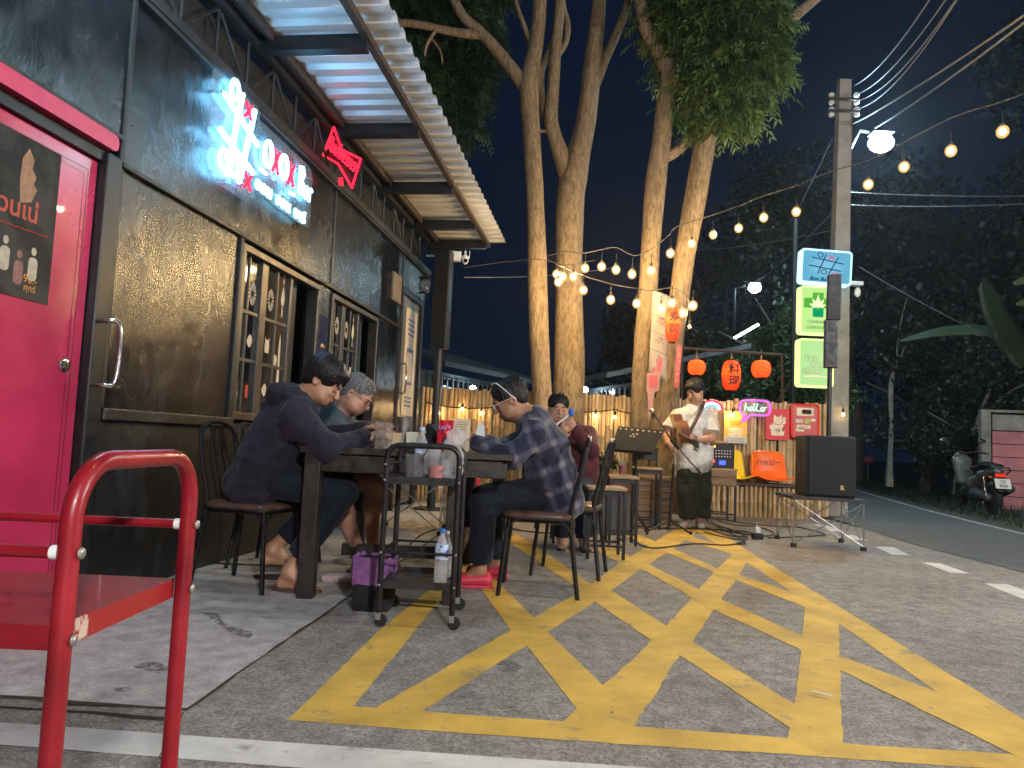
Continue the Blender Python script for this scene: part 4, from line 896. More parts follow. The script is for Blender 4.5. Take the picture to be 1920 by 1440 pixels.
t, M, w_, h = hang('sticker_panel', 'red rounded panel covered in pale stickers at the right of the fence', 'panel', 1482, 757, 1534, 823, FP, pm('red_panel', (.50, .03, .03), .4, 0, .15, 5), 'panel', .03, .05)
rim = MB(); ro = [M @ Vector((a, b_, .004)) for a, b_ in rrect(w_-.02, h-.02, .045, 5)]; rim.tube(ro+[ro[0]], .014, 6); rim.build('rim', pm('bright_red_rim', (.8, .05, .03), .35, 0, .1, 5), t, True, True)
for (a, b_, c, d, mt) in ((.0, .13, .24, .11, wi), (.02, .13, .13, .06, gi), (.03, .0, .07, .07, pm('green_print', (.35, .5, .08), .6, 0, .1, 9)), (-.08, .0, .1, .05, gi), (-.02, -.08, .2, .055, wi), (-.07, -.12, .12, .05, wi), (.11, .02, .07, .04, wi)):
    m = MB(); m.prism(rrect(c, d, .01, 3, a, b_), .0025, M); m.build('sticker', mt, t, world=True)
letters('BENTO', .035, M @ T(-.02, -.09, .003), ink, 'lettering', t, .0004, 'CENTER')
letters('OPEN', .03, M @ T(.02, .12, .003), ink, 'lettering', t, .0004, 'CENTER')
# hello neon
hn = thing('hello_neon', 'hello neon sign in a magenta speech bubble on the fence', 'neon sign', P(1416, 768, FP)); HM = frame(P(1416, 765, FP-.02), (1, 0, 0), UZ)
def neon2(m, pts, r, M): return m.tube([M @ Vector((a, b_, 0)) for a, b_ in pts], r, 6)
k = 1/133
bub = [(a*k, b_*k) for a, b_ in ((-8, -13), (-16, -21), (-23, -25), (-21, -19), (-19, -13), (-23, -12), (-28, -6), (-28, 6), (-22, 13), (18, 14), (26, 9), (28, 0), (26, -9), (18, -13), (-8, -13))]
sb = smooth_path([(a, b_, 0) for a, b_ in bub], 3)
neon2(MB(), [(p.x, p.y) for p in sb], .013, HM).build('neon_bubble', NEONP, hn, True, True)
st = [(-20, -6), (-17, 9), (-18, 0), (-14, 1), (-13, -5), (-10, -3), (-7, 1), (-9, 1.5), (-10, -4), (-6, -5), (-3, 3), (-1, 9), (-3, 3), (-3, -5), (0, -4), (3, 4), (5, 9), (3, 3), (3, -5), (7, -5), (12, -4), (17, -1), (14, 2), (11, -1), (13, -6), (17, -4), (18, 1), (21, 2)]
neon2(MB(), [(p.x, p.y) for p in smooth_path([(a*k, b_*k, 0) for a, b_ in st], 3)], .0085, HM).build('neon_script', NEONM, hn, True, True)
m = MB(); m.prism(rrect(.46, .26, .1, 5), .004, HM @ T(0, 0, .02)) ; m.build('clear_backer', MATS['clear_acrylic'], hn, world=True)
rn = thing('rainbow_neon', 'rainbow shaped neon sign behind the guitarist', 'neon sign', P(1337, 765, FP)); RM = frame(P(1334, 768, FP-.02), (1, 0, 0), UZ)
for r_, mt, nm in ((.155, NEONR, 'neon_arc'), (.115, em('white_neon', (1, .95, 1), 5), 'neon_arc'), (.075, NEONB, 'neon_arc')):
    neon2(MB(), [(r_*math.cos(a), r_*.78*math.sin(a)) for a in [math.pi*(.02+.9*i/14) for i in range(15)]], .016, RM).build(nm, mt, rn, True, True)

# ------------------------------------------------------------------ trees round the stage
def bark(name, c, c2):
    m = bpy.data.materials.new(name); m.use_nodes = True; N, L = nodes_of(m); b = N['Principled BSDF']; MATS[name] = m
    tc = N.new('ShaderNodeTexCoord'); mp = N.new('ShaderNodeMapping'); mp.inputs['Scale'].default_value = (1, 1, .28); L.new(tc.outputs['Object'], mp.inputs[0])
    n = N.new('ShaderNodeTexNoise'); n.inputs['Scale'].default_value = 26; n.inputs['Detail'].default_value = 9; n.inputs['Roughness'].default_value = .65; n.inputs['Distortion'].default_value = .8; L.new(mp.outputs[0], n.inputs[0])
    v = N.new('ShaderNodeTexVoronoi'); v.feature = 'DISTANCE_TO_EDGE'; v.inputs['Scale'].default_value = 40; L.new(mp.outputs[0], v.inputs[0])
    r = N.new('ShaderNodeValToRGB'); r.color_ramp.elements[0].color = (*c2, 1); r.color_ramp.elements[1].color = (*c, 1); r.color_ramp.elements[0].position = .38; r.color_ramp.elements[1].position = .6; L.new(n.outputs[0], r.inputs[0]); L.new(r.outputs[0], b.inputs['Base Color'])
    b.inputs['Roughness'].default_value = .9
    ad = N.new('ShaderNodeMath'); ad.operation = 'ADD'; L.new(n.outputs[0], ad.inputs[0]); mm = N.new('ShaderNodeMath'); mm.operation = 'MINIMUM'; mm.inputs[1].default_value = .12; L.new(v.outputs['Distance'], mm.inputs[0]); m2 = N.new('ShaderNodeMath'); m2.operation = 'MULTIPLY'; m2.inputs[1].default_value = 1.6; L.new(mm.outputs[0], m2.inputs[0]); L.new(m2.outputs[0], ad.inputs[1])
    bp = N.new('ShaderNodeBump'); bp.inputs['Strength'].default_value = .8; bp.inputs['Distance'].default_value = .022; L.new(ad.outputs[0], bp.inputs['Height']); L.new(bp.outputs[0], b.inputs['Normal']); return m
BARK = bark('pale_bark', (.30, .22, .13), (.14, .10, .06)); BARKD = bark('dull_bark', (.20, .17, .13), (.10, .085, .065))  # second bark: darker, greyer tone for roadside trunks and the notice stake
def limb(m, pts, seg=18, amp=.035, seed=0, buttress=0.):
    """pts: (Vector, radius). smooth, wobbly, tapered"""
    ps = smooth_path([p for p, r in pts], 6); n = len(ps); rs = [r for p, r in pts]; N_ = []
    for i in range(n):
        t = i/(n-1)*(len(rs)-1); k = min(int(t), len(rs)-2); N_.append(rs[k]+(rs[k+1]-rs[k])*(t-k))
    t0 = (ps[1]-ps[0]).normalized(); a = t0.cross(Vector((0, 1, .1))).normalized(); vs = []; fs = []
    for i, p in enumerate(ps):
        t = (ps[min(i+1, n-1)]-ps[max(i-1, 0)]).normalized(); a = (a-t*a.dot(t)).normalized(); b_ = t.cross(a)
        for k in range(seg):
            th = 2*math.pi*k/seg; d = a*math.cos(th)+b_*math.sin(th)
            w_ = 1 + amp*2.2*mn.noise(Vector((math.cos(th)*1.1+seed, math.sin(th)*1.1, p.z*.9))) + amp*mn.noise(Vector((math.cos(th)*3+seed, math.sin(th)*3, p.z*3)))
            vs.append(p+d*N_[i]*w_)
    for i in range(n-1):
        for k in range(seg): k2 = (k+1) % seg; fs.append((i*seg+k, i*seg+k2, (i+1)*seg+k2, (i+1)*seg+k))
    fs.append(tuple(reversed(range(seg)))); fs.append(tuple((n-1)*seg+k for k in range(seg)))
    m.add([tuple(v) for v in vs], fs)
def lp(y, *a): # (px,py,radius px) at depth y (optional per point depth)
    o = []
    for q in a:
        yy = q[3] if len(q) > 3 else y; o.append((P(q[0], q[1], yy), q[2]*yy/F))
    return o
def leafmat(name, c, c2, tl=.25):
    m = pm(name, c, .5, 0, 0, 3, col2=c2, thresh=(.35, .65)); N, L = nodes_of(m); b = N['Principled BSDF']
    g = N.new('ShaderNodeNewGeometry'); rp = [n for n in N if n.type == 'VALTORGB'][0]; L.new(g.outputs['Random Per Island'], rp.inputs[0])
    tr = N.new('ShaderNodeBsdfTranslucent'); mx = N.new('ShaderNodeMixShader'); mx.inputs[0].default_value = tl; L.new(rp.outputs[0], tr.inputs[0]); o = N['Material Output']; L.new(b.outputs[0], mx.inputs[1]); L.new(tr.outputs[0], mx.inputs[2]); L.new(mx.outputs[0], o.inputs[0]); return m
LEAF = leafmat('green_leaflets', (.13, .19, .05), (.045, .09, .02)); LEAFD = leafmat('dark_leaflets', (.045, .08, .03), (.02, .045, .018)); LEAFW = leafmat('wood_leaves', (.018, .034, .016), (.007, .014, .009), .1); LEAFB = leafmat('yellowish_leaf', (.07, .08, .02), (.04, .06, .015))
def fast_mesh(name, V, Fq, mat, parent, org):
    me = bpy.data.meshes.new(name); V = V-np.array(org, np.float32)
    me.vertices.add(len(V)); me.vertices.foreach_set('co', V.astype(np.float32).ravel())
    me.loops.add(Fq.size); me.loops.foreach_set('vertex_index', Fq.astype(np.int32).ravel()); me.polygons.add(len(Fq)); me.polygons.foreach_set('loop_start', (np.arange(len(Fq))*Fq.shape[1]).astype(np.int32)); me.update(calc_edges=True)
    me.materials.append(mat); o = bpy.data.objects.new(name, me); COL.objects.link(o); o.parent = parent; return o
def fronds(cent, rad, n, parent, mat, ln=.28, lf=.075, seed=1, name='foliage'):
    """drooping compound leaves scattered through ellipsoidal clumps"""
    rs = np.random.RandomState(seed); V = []; 
    cent = [np.array(c) for c in cent]; wts = np.array([r[0]*r[1]*r[2] if hasattr(r, '__len__') else r**3 for r in rad]); wts = wts/wts.sum()
    cnt = rs.multinomial(n, wts); allV = []
    for c, r, k in zip(cent, rad, cnt):
        if k == 0: continue
        r = np.array(r if hasattr(r, '__len__') else (r, r, r)); d = rs.normal(size=(k, 3)); d /= np.linalg.norm(d, axis=1)[:, None]
        o = c + d*r*(rs.uniform(.25, 1, (k, 1))**.6)
        dirv = d*np.array([1, 1, .4]) + rs.normal(scale=.5, size=(k, 3)); dirv[:, 2] -= .55; dirv /= np.linalg.norm(dirv, axis=1)[:, None]
        side = np.cross(dirv, rs.normal(size=(k, 3))); side /= np.linalg.norm(side, axis=1)[:, None]; up = np.cross(side, dirv)
        L_ = ln*rs.uniform(.6, 1.2, (k, 1)); NL = 6
        for j in range(NL):
            t = (j+1)/NL
            for s_ in (-1, 1):
                b = o + dirv*L_*t; b[:, 2] -= (.35*L_[:, 0]*t*t)
                ld = dirv*.55 + side*s_*.8 + np.array([0, 0, -.35]) + rs.normal(scale=.12, size=(k, 3)); ld /= np.linalg.norm(ld, axis=1)[:, None]
                wd = np.cross(ld, up); wd /= np.linalg.norm(wd, axis=1)[:, None]+1e-6; ll = lf*rs.uniform(.7, 1.25, (k, 1))*(1-.3*t)
                tip = b+ld*ll; mid = b+ld*ll*.42; tip[:, 2] -= ll[:, 0]*.25
                q = np.stack([b, mid+wd*ll*.17, tip, mid-wd*ll*.17], 1); allV.append(q.reshape(-1, 3))
    V = np.concatenate(allV); Fq = np.arange(len(V)).reshape(-1, 4); o = fast_mesh(name, V, Fq, mat, parent, ORG[parent.name]); o['kind'] = 'stuff'; return o
def leafcloud(cent, rad, n, parent, mat, lf=.09, seed=1, name='foliage', flat=.5):
    rs = np.random.RandomState(seed); allV = []; cent = [np.array(c) for c in cent]; w_ = np.array([np.prod(r) for r in rad])**.75; w_ = w_/w_.sum(); cnt = rs.multinomial(n, w_)
    for c, r, k in zip(cent, rad, cnt):
        d = rs.normal(size=(k, 3)); d /= np.linalg.norm(d, axis=1)[:, None]; rr = rs.uniform(.3, 1, (k, 1))**.45
        lum = 1+.22*np.sin(d[:, :1]*5+c[0])*np.cos(d[:, 2:]*6+c[1]); o = c+d*np.array(r)*rr*lum
        a = rs.normal(size=(k, 3)); a[:, 2] -= .4; a /= np.linalg.norm(a, axis=1)[:, None]; b = np.cross(a, rs.normal(size=(k, 3))); b /= np.linalg.norm(b, axis=1)[:, None]
        ll = lf*rs.uniform(.6, 1.4, (k, 1)); q = np.stack([o, o+a*ll*.45+b*ll*.28, o+a*ll, o+a*ll*.45-b*ll*.28], 1); allV.append(q.reshape(-1, 3))
    V = np.concatenate(allV); Fq = np.arange(len(V)).reshape(-1, 4); o = fast_mesh(name, V, Fq, mat, parent, ORG[parent.name]); o['kind'] = 'stuff'; return o

t1 = thing('stage_tree', 'slender tree trunk nearest the bar, its left limb reaching over the canopy', 'tree', P(1028, 985, 9.3)*1); t1.location.z = 0; ORG[t1.name] = t1.location.copy()
def setz(t): t.location.z = 0; ORG[t.name] = t.location.copy()
m = MB(); limb(m, lp(9.3, (1032, 1000, 25), (1026, 900, 21), (1017, 760, 19), (1011, 640, 18.5), (1007, 480, 18), (1001, 330, 17), (995, 240, 17.5), (991, 165, 20), (996, 130, 17), (1008, 60, 14), (1013, -30, 13), (1015, -200, 10)), 22, .05, 1); m.build('trunk', BARK, t1, True, True)
m = MB(); limb(m, lp(9.3, (990, 175, 14), (968, 140, 13), (935, 98, 12), (900, 60, 11), (866, 28, 10), (840, -30, 9), (800, -150, 7))); m.build('limb', BARK, t1, True, True)
m = MB(); limb(m, lp(9.3, (905, 66, 8), (880, 64, 9), (840, 58, 8), (790, 47, 7.5), (735, 40, 7), (690, 30, 5)), 12); m.build('limb', BARK, t1, True, True)
m = MB(); limb(m, lp(9.3, (1000, 100, 6), (985, 55, 5), (968, 5, 4), (955, -60, 3)), 10); limb(m, lp(9.3, (820, 52, 4), (800, 85, 3), (797, 105, 2)), 8); limb(m, lp(9.3, (808, 70, 2.5), (825, 95, 2), (830, 120, 1.5)), 6); m.build('twigs', BARK, t1, True, True)
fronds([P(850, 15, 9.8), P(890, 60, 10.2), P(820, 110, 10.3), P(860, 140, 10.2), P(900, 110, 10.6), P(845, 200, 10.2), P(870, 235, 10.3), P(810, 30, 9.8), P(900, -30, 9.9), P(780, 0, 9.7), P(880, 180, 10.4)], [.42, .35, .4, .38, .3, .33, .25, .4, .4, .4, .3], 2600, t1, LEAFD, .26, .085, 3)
t2 = thing('stage_tree', 'thickest tree behind the seated men, forking in two above the string lights', 'tree', P(1068, 985, 9.5)); setz(t2)
m = MB(); limb(m, lp(9.6, (1058, 1000, 36), (1062, 900, 31), (1066, 760, 29), (1067, 640, 28), (1067, 480, 25), (1070, 380, 27), (1076, 330, 27), (1086, 285, 22), (1096, 240, 20), (1104, 190, 19), (1112, 110, 17), (1124, 0, 13), (1130, -160, 9)), 24, .05, 5); m.build('trunk', BARK, t2, True, True)
m = MB(); limb(m, lp(9.6, (1068, 345, 18), (1054, 295, 16.5), (1040, 255, 14), (1033, 220, 14), (1037, 160, 12), (1042, 90, 11), (1050, 0, 10), (1054, -150, 7)), 16, .04, 3); m.build('limb', BARK, t2, True, True)
m = MB(); limb(m, lp(9.6, (1120, 160, 6), (1135, 110, 9), (1155, 65, 9), (1180, -5, 8), (1190, -120, 6)), 14); m.build('limb', BARK, t2, True, True)
m = MB(); limb(m, lp(9.7, (1028, 245, 6), (1018, 200, 7), (1014, 140, 7), (1030, 95, 6), (1040, 60, 5)), 10); limb(m, lp(9.7, (1042, 110, 5), (1060, 80, 6), (1064, 45, 6), (1056, 5, 5), (1050, -80, 4)), 10); limb(m, lp(9.6, (1028, 243, 3), (1018, 246, 3), (1009, 243, 2)), 8); m.build('limb', BARK, t2, True, True)
t3 = thing('stage_tree', 'tree with a knobbly side branch, third from the bar, behind the white banner', 'tree', P(1205, 900, 8.9)); setz(t3)
m = MB(); limb(m, lp(9.0, (1196, 960, 26), (1200, 860, 22), (1202, 760, 19.5), (1206, 650, 17), (1214, 560, 18), (1220, 460, 18), (1230, 340, 20), (1241, 260, 18), (1246, 200, 17), (1256, 140, 18), (1243, 112, 15), (1226, 82, 13), (1208, 45, 12.5), (1198, -20, 11), (1196, -160, 8)), 22, .05, 9); m.build('trunk', BARK, t3, True, True)
m = MB(); limb(m, lp(9.0, (1240, 300, 10), (1258, 290, 11), (1278, 275, 10), (1293, 255, 9), (1298, 235, 8), (1290, 205, 6), (1284, 160, 5), (1290, 100, 4)), 14, .08, 4); limb(m, lp(9., (1258, 150, 13), (1272, 118, 10), (1290, 80, 8), (1310, 20, 7), (1320, -60, 6)), 12); m.build('limb', BARK, t3, True, True)
t4 = thing('stage_tree', 'leaning tree at the right with lit green leaves, a red lantern on its trunk', 'tree', P(1250, 900, 8.7)); setz(t4)
m = MB(); limb(m, lp(8.9, (1240, 960, 33), (1246, 860, 27), (1254, 720, 21), (1262, 640, 18), (1274, 560, 19), (1286, 470, 19), (1302, 380, 20), (1318, 290, 20), (1332, 230, 19), (1352, 180, 15), (1385, 125, 12), (1435, 75, 11), (1490, 30, 11), (1540, -10, 8), (1640, -90, 5)), 22, .05, 13); m.build('trunk', BARK, t4, True, True)
m = MB(); limb(m, lp(8.9, (1335, 225, 12), (1345, 150, 10), (1350, 60, 9), (1352, -60, 7)), 12); limb(m, lp(8.9, (1455, 60, 6), (1480, 40, 5), (1500, 20, 3)), 8); m.build('limb', BARK, t4, True, True)
cc_ = [(1240, 40, 9.2, .3), (1290, 20, 9.2, .5), (1350, 15, 8.9, .5), (1400, 30, 8.7, .45), (1310, 100, 9.0, .42), (1360, 110, 8.8, .48), (1405, 110, 8.5, .38), (1270, 80, 9.1, .26), (1430, 70, 8.6, .3), (1335, 180, 8.8, .34), (1380, 190, 8.6, .25), (1430, 140, 8.5, .22), (1290, 190, 8.9, .22), (1310, 225, 8.9, .16), (1455, 150, 8.5, .12), (1270, 170, 9., .16), (1380, -60, 8.8, .6), (1300, -80, 9., .6), (1350, 215, 8.7, .16)]
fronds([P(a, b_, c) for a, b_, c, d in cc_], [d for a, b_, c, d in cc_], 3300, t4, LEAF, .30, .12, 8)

# ------------------------------------------------------------------ woods and plants to the right
def tree(label, base, h, crown, nleaf, lf, tr=.12, mat=LEAFW, seed=1, path=None, group=None):
    t = thing('roadside_tree', label, 'tree', base, 0, group); b = Vector(base); m = MB()
    pth = path or [(b, tr*1.2), (b+Vector((.1, 0, h*.3)), tr), (b+Vector((-.15, .1, h*.6)), tr*.75), (b+Vector((.1, 0, h)), tr*.35)]
    limb(m, pth, 12, .06, seed); 
    for k in range(4):
        z = h*(.4+.13*k); a = rnd.uniform(0, 6.3); q = b+Vector((0, 0, z)); limb(m, [(q, tr*.5), (q+Vector((math.cos(a)*.6, math.sin(a)*.6, .5)), tr*.35), (q+Vector((math.cos(a)*1.4, math.sin(a)*1.4, .9)), tr*.15)], 8)
    m.build('trunk', BARKD, t, True, True); leafcloud([c[:3] for c in crown], [c[3] for c in crown], nleaf, t, mat, lf, seed); return t
def blob(cx, cy, cz, s, n, seed, ex=(1, 1, 1)):
    rs = random.Random(seed); return [(cx+rs.uniform(-s, s)*ex[0], cy+rs.uniform(-s, s)*ex[1]*.7, cz+rs.uniform(-s, s)*ex[2], (s*rs.uniform(.28, .5),)*3) for _ in range(n)]
wd = 'trees of the dark roadside wood'
tree('big dark tree behind the utility pole, its trunk by the small red sign', (11.6, 25, 0), 7, blob(11.8, 25, 7.5, 3.6, 16, 1, (1, 1, .8)), 9000, .2, .26, seed=1, group=wd)
tree('dark leafy tree in the middle of the wood across the road', (13.4, 21.5, 0), 6, blob(13.2, 21.5, 4.8, 3.3, 18, 2, (1.1, 1, 1.1)), 11000, .18, .2, seed=2, group=wd)
tree('dark tree towering over the pink wall at the picture\'s right edge', (15.2, 20, 0), 7, blob(15.2, 20, 7.5, 4, 18, 3, (1, 1, 1)), 10000, .2, .25, seed=3, group=wd)
tree('dark low tree hanging over the road\'s far verge beside the bare sapling', (10.9, 19.5, 0), 3, blob(11.6, 18.6, 2.3, 1.7, 14, 4, (1.2, 1, .9)), 9000, .13, .12, seed=4, group=wd)
tree('dark bushy tree between the scooter and the wood', (10.6, 16.5, 0), 2.5, blob(10.9, 16.5, 1.7, 1.25, 14, 5, (1.2, 1, 1)), 9000, .10, .08, seed=5, group=wd)
tree('tall dark tree furthest back along the road', (17, 38, 0), 9, blob(17, 38, 9, 6, 18, 6), 8000, .34, .3, seed=6, group=wd)
tree('tall dark tree at the road\'s bend left of the furthest one', (9.5, 41, 0), 9, blob(9, 41, 6.5, 4.2, 14, 7), 7000, .34, .3, seed=7, group=wd)
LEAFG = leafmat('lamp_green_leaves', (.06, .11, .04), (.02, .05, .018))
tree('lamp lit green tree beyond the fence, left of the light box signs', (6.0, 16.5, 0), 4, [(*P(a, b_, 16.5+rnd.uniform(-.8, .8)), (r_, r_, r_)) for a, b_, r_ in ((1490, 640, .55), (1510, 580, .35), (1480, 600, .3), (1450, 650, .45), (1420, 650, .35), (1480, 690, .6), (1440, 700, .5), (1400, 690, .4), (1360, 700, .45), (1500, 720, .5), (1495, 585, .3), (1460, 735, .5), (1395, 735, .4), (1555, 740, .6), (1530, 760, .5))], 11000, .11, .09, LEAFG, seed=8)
tree('dim tree low behind the lanterns and the stage fence', (3.6, 19, 0), 2.6, [(*P(a, b_, 19), (r_, r_, r_)) for a, b_, r_ in ((1300, 690, .8), (1340, 640, .6), (1280, 640, .5), (1380, 740, .8), (1310, 740, .8), (1420, 620, .4))], 6000, .13, .1, LEAFW, seed=9)
# bare forked sapling
sp_ = thing('bare_sapling', 'thin pale forked sapling with few leaves at the roadside', 'tree', P(1668, 905, 18.5)); setz(sp_); m = MB()
limb(m, [(P(a, b_, 18.5), r_*18.5/F) for a, b_, r_ in ((1668, 912, 8), (1669, 860, 5), (1671, 800, 4), (1670, 735, 4), (1676, 695, 3.5), (1686, 675, 3.5), (1698, 650, 3), (1703, 645, 2))], 10, .1, 4)
limb(m, [(P(a, b_, 18.5), r_*18.5/F) for a, b_, r_ in ((1677, 690, 3), (1664, 677, 2.5), (1650, 662, 2))], 8); limb(m, [(P(a, b_, 18.5), r_*18.5/F) for a, b_, r_ in ((1686, 672, 2), (1682, 655, 1.6), (1690, 600, 1), (1700, 560, .8))], 8)
m.build('trunk', bark('pale_sapling_bark', (.42, .38, .30), (.2, .18, .14)), sp_, True, True)
# banana plant
ba = thing('banana_plant', 'banana plant with long torn leaves rising over the pink wall', 'plant', (10.9, 14.6, 0)); BAN = pm('banana_leaf', (.012, .022, .010), .42, 0, .25, 3, bump=.3, bscale=12, stretch=(1, 1, 1)); BAND = pm('banana_leaf_dark', (.02, .04, .018), .5, 0, .3, 3)
def bleaf(pts, wd, mat, lat, seed=1):
    ps = smooth_path(pts, 6); n = len(ps); vs = []; fs = []; rs = random.Random(seed); lat = Vector(lat).normalized()
    for i, p in enumerate(ps):
        t = i/(n-1); w_ = wd*math.sin(math.pi*min(1, .08+t*.95))**.6; j = rs.choice([1, 1, 1, .86, .7]) if i % 2 else 1
        vs += [tuple(p-lat*w_*j-UZ*.05*w_), tuple(p-lat*w_*.5+UZ*.03), tuple(p), tuple(p+lat*w_*.5+UZ*.03), tuple(p+lat*w_*(rs.choice([1, 1, .85]))-UZ*.05*w_)]
    for i in range(n-1):
        for k in range(4): a = i*5+k; fs.append((a, a+1, a+6, a+5))
    m = MB(); m.add(vs, fs); o = m.build('leaf', mat, ba, True, True); o.modifiers.new('t', 'SOLIDIFY').thickness = .004
    MB().tube([tuple(p-UZ*.012) for p in ps], [.02*(1-.7*i/n) for i in range(n)], 6).build('midrib', LEAFB, o, True, False)
    return o
def bl2(px, wd, mat, lat, seed):
    o = bleaf([P(a, b_, c) for a, b_, c in px], wd, mat, lat, seed); return o
bl2([(1925, 690, 13.2), (1905, 655, 13.2), (1880, 610, 13.1), (1858, 560, 13.), (1842, 522, 12.9)], .27, BAN, (1, 0, .35), 1)
bl2([(1920, 655, 13.4), (1880, 628, 13.5), (1830, 618, 13.6), (1760, 622, 13.7), (1684, 642, 13.8)], .15, BAND, (.1, .6, 1), 2)
bl2([(1960, 560, 12.5), (1935, 525, 12.5), (1900, 533, 12.5)], .12, LEAFB, (.2, .3, 1), 3); bl2([(1960, 590, 12.5), (1935, 565, 12.5), (1905, 572, 12.5)], .1, LEAFB, (.2, .3, 1), 4)
m = MB(); limb(m, [(Vector((10.9, 14.6, 0)), .16), (Vector((10.85, 14.5, 1.2)), .13), (P(1930, 700, 13.2), .07)], 12); m.build('stem', BAN, ba, True, True)
# grass verge
gv = []
nr.seed(5); k = 5200
yy = nr.uniform(7.8, 32, k); t = []
def edge_x(y):
    for i in range(len(rr_)-1):
        if rr_[i][1] <= y <= rr_[i+1][1]: f = (y-rr_[i][1])/(rr_[i+1][1]-rr_[i][1]); return rr_[i][0]+(rr_[i+1][0]-rr_[i][0])*f
    return rr_[-1][0]
ex = np.array([edge_x(a) for a in yy]); xx = ex+.25+np.abs(nr.normal(0, 1.1, k)); h_ = nr.uniform(.04, .22, k); a_ = nr.uniform(0, 6.28, k); lx, ly = nr.normal(0, .07, k), nr.normal(0, .07, k)
V = np.stack([np.stack([xx-np.cos(a_)*.008, yy-np.sin(a_)*.008, 0*xx], 1), np.stack([xx+np.cos(a_)*.008, yy+np.sin(a_)*.008, 0*xx], 1), np.stack([xx+lx, yy+ly, h_], 1)], 1).reshape(-1, 3)
g = fast_mesh('verge_grass', V, np.arange(len(V)).reshape(-1, 3), LEAFW, None, (0, 0, 0)); tag(g, 'thin rough grass along the far road verge', 'grass', kind='stuff')
# pink panel wall
pw = thing('pink_wall', 'pink painted concrete plank wall behind the parked scooter', 'wall', (10.2, 14, 0)); PK = pm('faded_pink_paint', (.48, .17, .17), .8, 0, .3, 3, bump=.3, bscale=20); GC = pm('grey_stained_concrete', (.24, .21, .18), .9, 0, .5, 4, bump=.5, bscale=20)
A_ = P(1842, 960, 13.9); A_.z = 0; B_ = A_+Vector((7.5, -1.9, 0)); WM = frame(A_, B_-A_, UZ)
def zt(py): return (P(1842, py, 13.9).z)
zp = [.03, .24, .45, .66, .87, 1.08, 1.28]
zs = [0+i*(zt(807)/6) for i in range(7)]
for j in range(3):
    for i in range(6): MB().box((.14+1.22+j*2.5, (zs[i]+zs[i+1])/2, -.05), (2.36, zs[1]-.012, .05), WM, .004).build('plank', PK, pw, world=True)
    MB().box((.14+1.22+j*2.5, (zt(807)+zt(775))/2, -.055), (2.36, zt(775)-zt(807)-.02, .06), WM, .006).build('top_panel', GC, pw, world=True)
    MB().box((.06+j*2.5, zt(770)/2, -.04), (.16, zt(768), .16), WM, .006).build('post', GC, pw, world=True)
MB().box((3.7, zt(772)+.02, -.05), (7.4, .05, .12), WM, .004).build('cap_rail', GC, pw, world=True)
rs_ = thing('red_notice', 'small red notice fixed low to a tree across the road', 'sign', P(1628, 860, 24.5)); c = P(1628, 861, 24.4)
MB().box(c[:], (.34, .02, .24)).build('board', pm('red_notice_paint', (.5, .02, .05), .5, 0, .1, 5), rs_, world=True); m = MB(); m.box((c+Vector((0, -.012, .04)))[:], (.22, .004, .02)); m.box((c+Vector((0, -.012, -.03)))[:], (.26, .004, .02)); m.build('lettering', WHITEP, rs_, world=True); MB().box((c.x, c.y+.02, c.z/2), (.04, .03, c.z)).build('stake', BARKD, rs_, world=True)

# ------------------------------------------------------------------ house behind the fence
hs = thing('house_behind', 'low lamp lit house with barred windows seen over the bamboo fence', 'house', (.9, 15, 0)); HW = pm('blue_grey_render', (.10, .13, .14), .8, 0, .2, 2); HR = pm('grey_roof_sheet', (.10, .12, .13), .5, .3, .2, 4)
def wing(p0, p1, zt_, zb=0., name='wall', barsn=16, right=1):
    d = (p1-p0); n_ = Vector((d.y, -d.x, 0)).normalized(); n_ = n_ if n_.y < 0 else -n_; Mx = frame(p0, Vector((d.x, d.y, 0)), UZ); Ld = Vector((d.x, d.y, 0)).length; sg = 1 if (Mx.to_3x3() @ Vector((0, 0, 1))).dot(n_) > 0 else -1
    MB().box((Ld/2, zt_/2, -sg*.1), (Ld, zt_, .1), Mx).build('wall', HW, hs, world=True)
    m = MB(); m.add([tuple(Mx @ Vector(v)) for v in ((-.3, zt_+.0, sg*.7), (Ld+.3, zt_+.0, sg*.7), (Ld+.3, zt_+.75, -sg*2.2), (-.3, zt_+.75, -sg*2.2), (-.3, zt_+.09, sg*.7), (Ld+.3, zt_+.09, sg*.7), (Ld+.3, zt_+.84, -sg*2.2), (-.3, zt_+.84, -sg*2.2))], [(0, 1, 2, 3), (4, 5, 6, 7), (0, 1, 5, 4), (1, 2, 6, 5), (2, 3, 7, 6), (3, 0, 4, 7)]); m.build('roof', HR, hs, world=True)
    wn = MB().box((Ld*.5, zt_-.32, -sg*.04), (Ld*.8, .5, .03), Mx).build('window', GLASS, hs, world=True)
    for i in range(barsn): MB().box((Ld*.1+Ld*.8*i/(barsn-1), zt_-.32, sg*.02), (.022, .5, .025), Mx).build('window_bar', HR, wn, world=True)
    for z in (.1, .27, .44): MB().box((Ld*.5, zt_-z, sg*.0), (Ld*.82, .025, .02), Mx).build('window_bar', HR, wn, world=True)
l0, l1 = P(790, 700, 13.2), P(1000, 718, 17.2); l0.z = l1.z = 0; wing(l0, l1, 1.95+.15, barsn=20)
r0, r1 = P(1052, 718, 17.2), P(1192, 704, 13.4); r0.z = r1.z = 0; wing(r0, r1, 2.05, barsn=16)
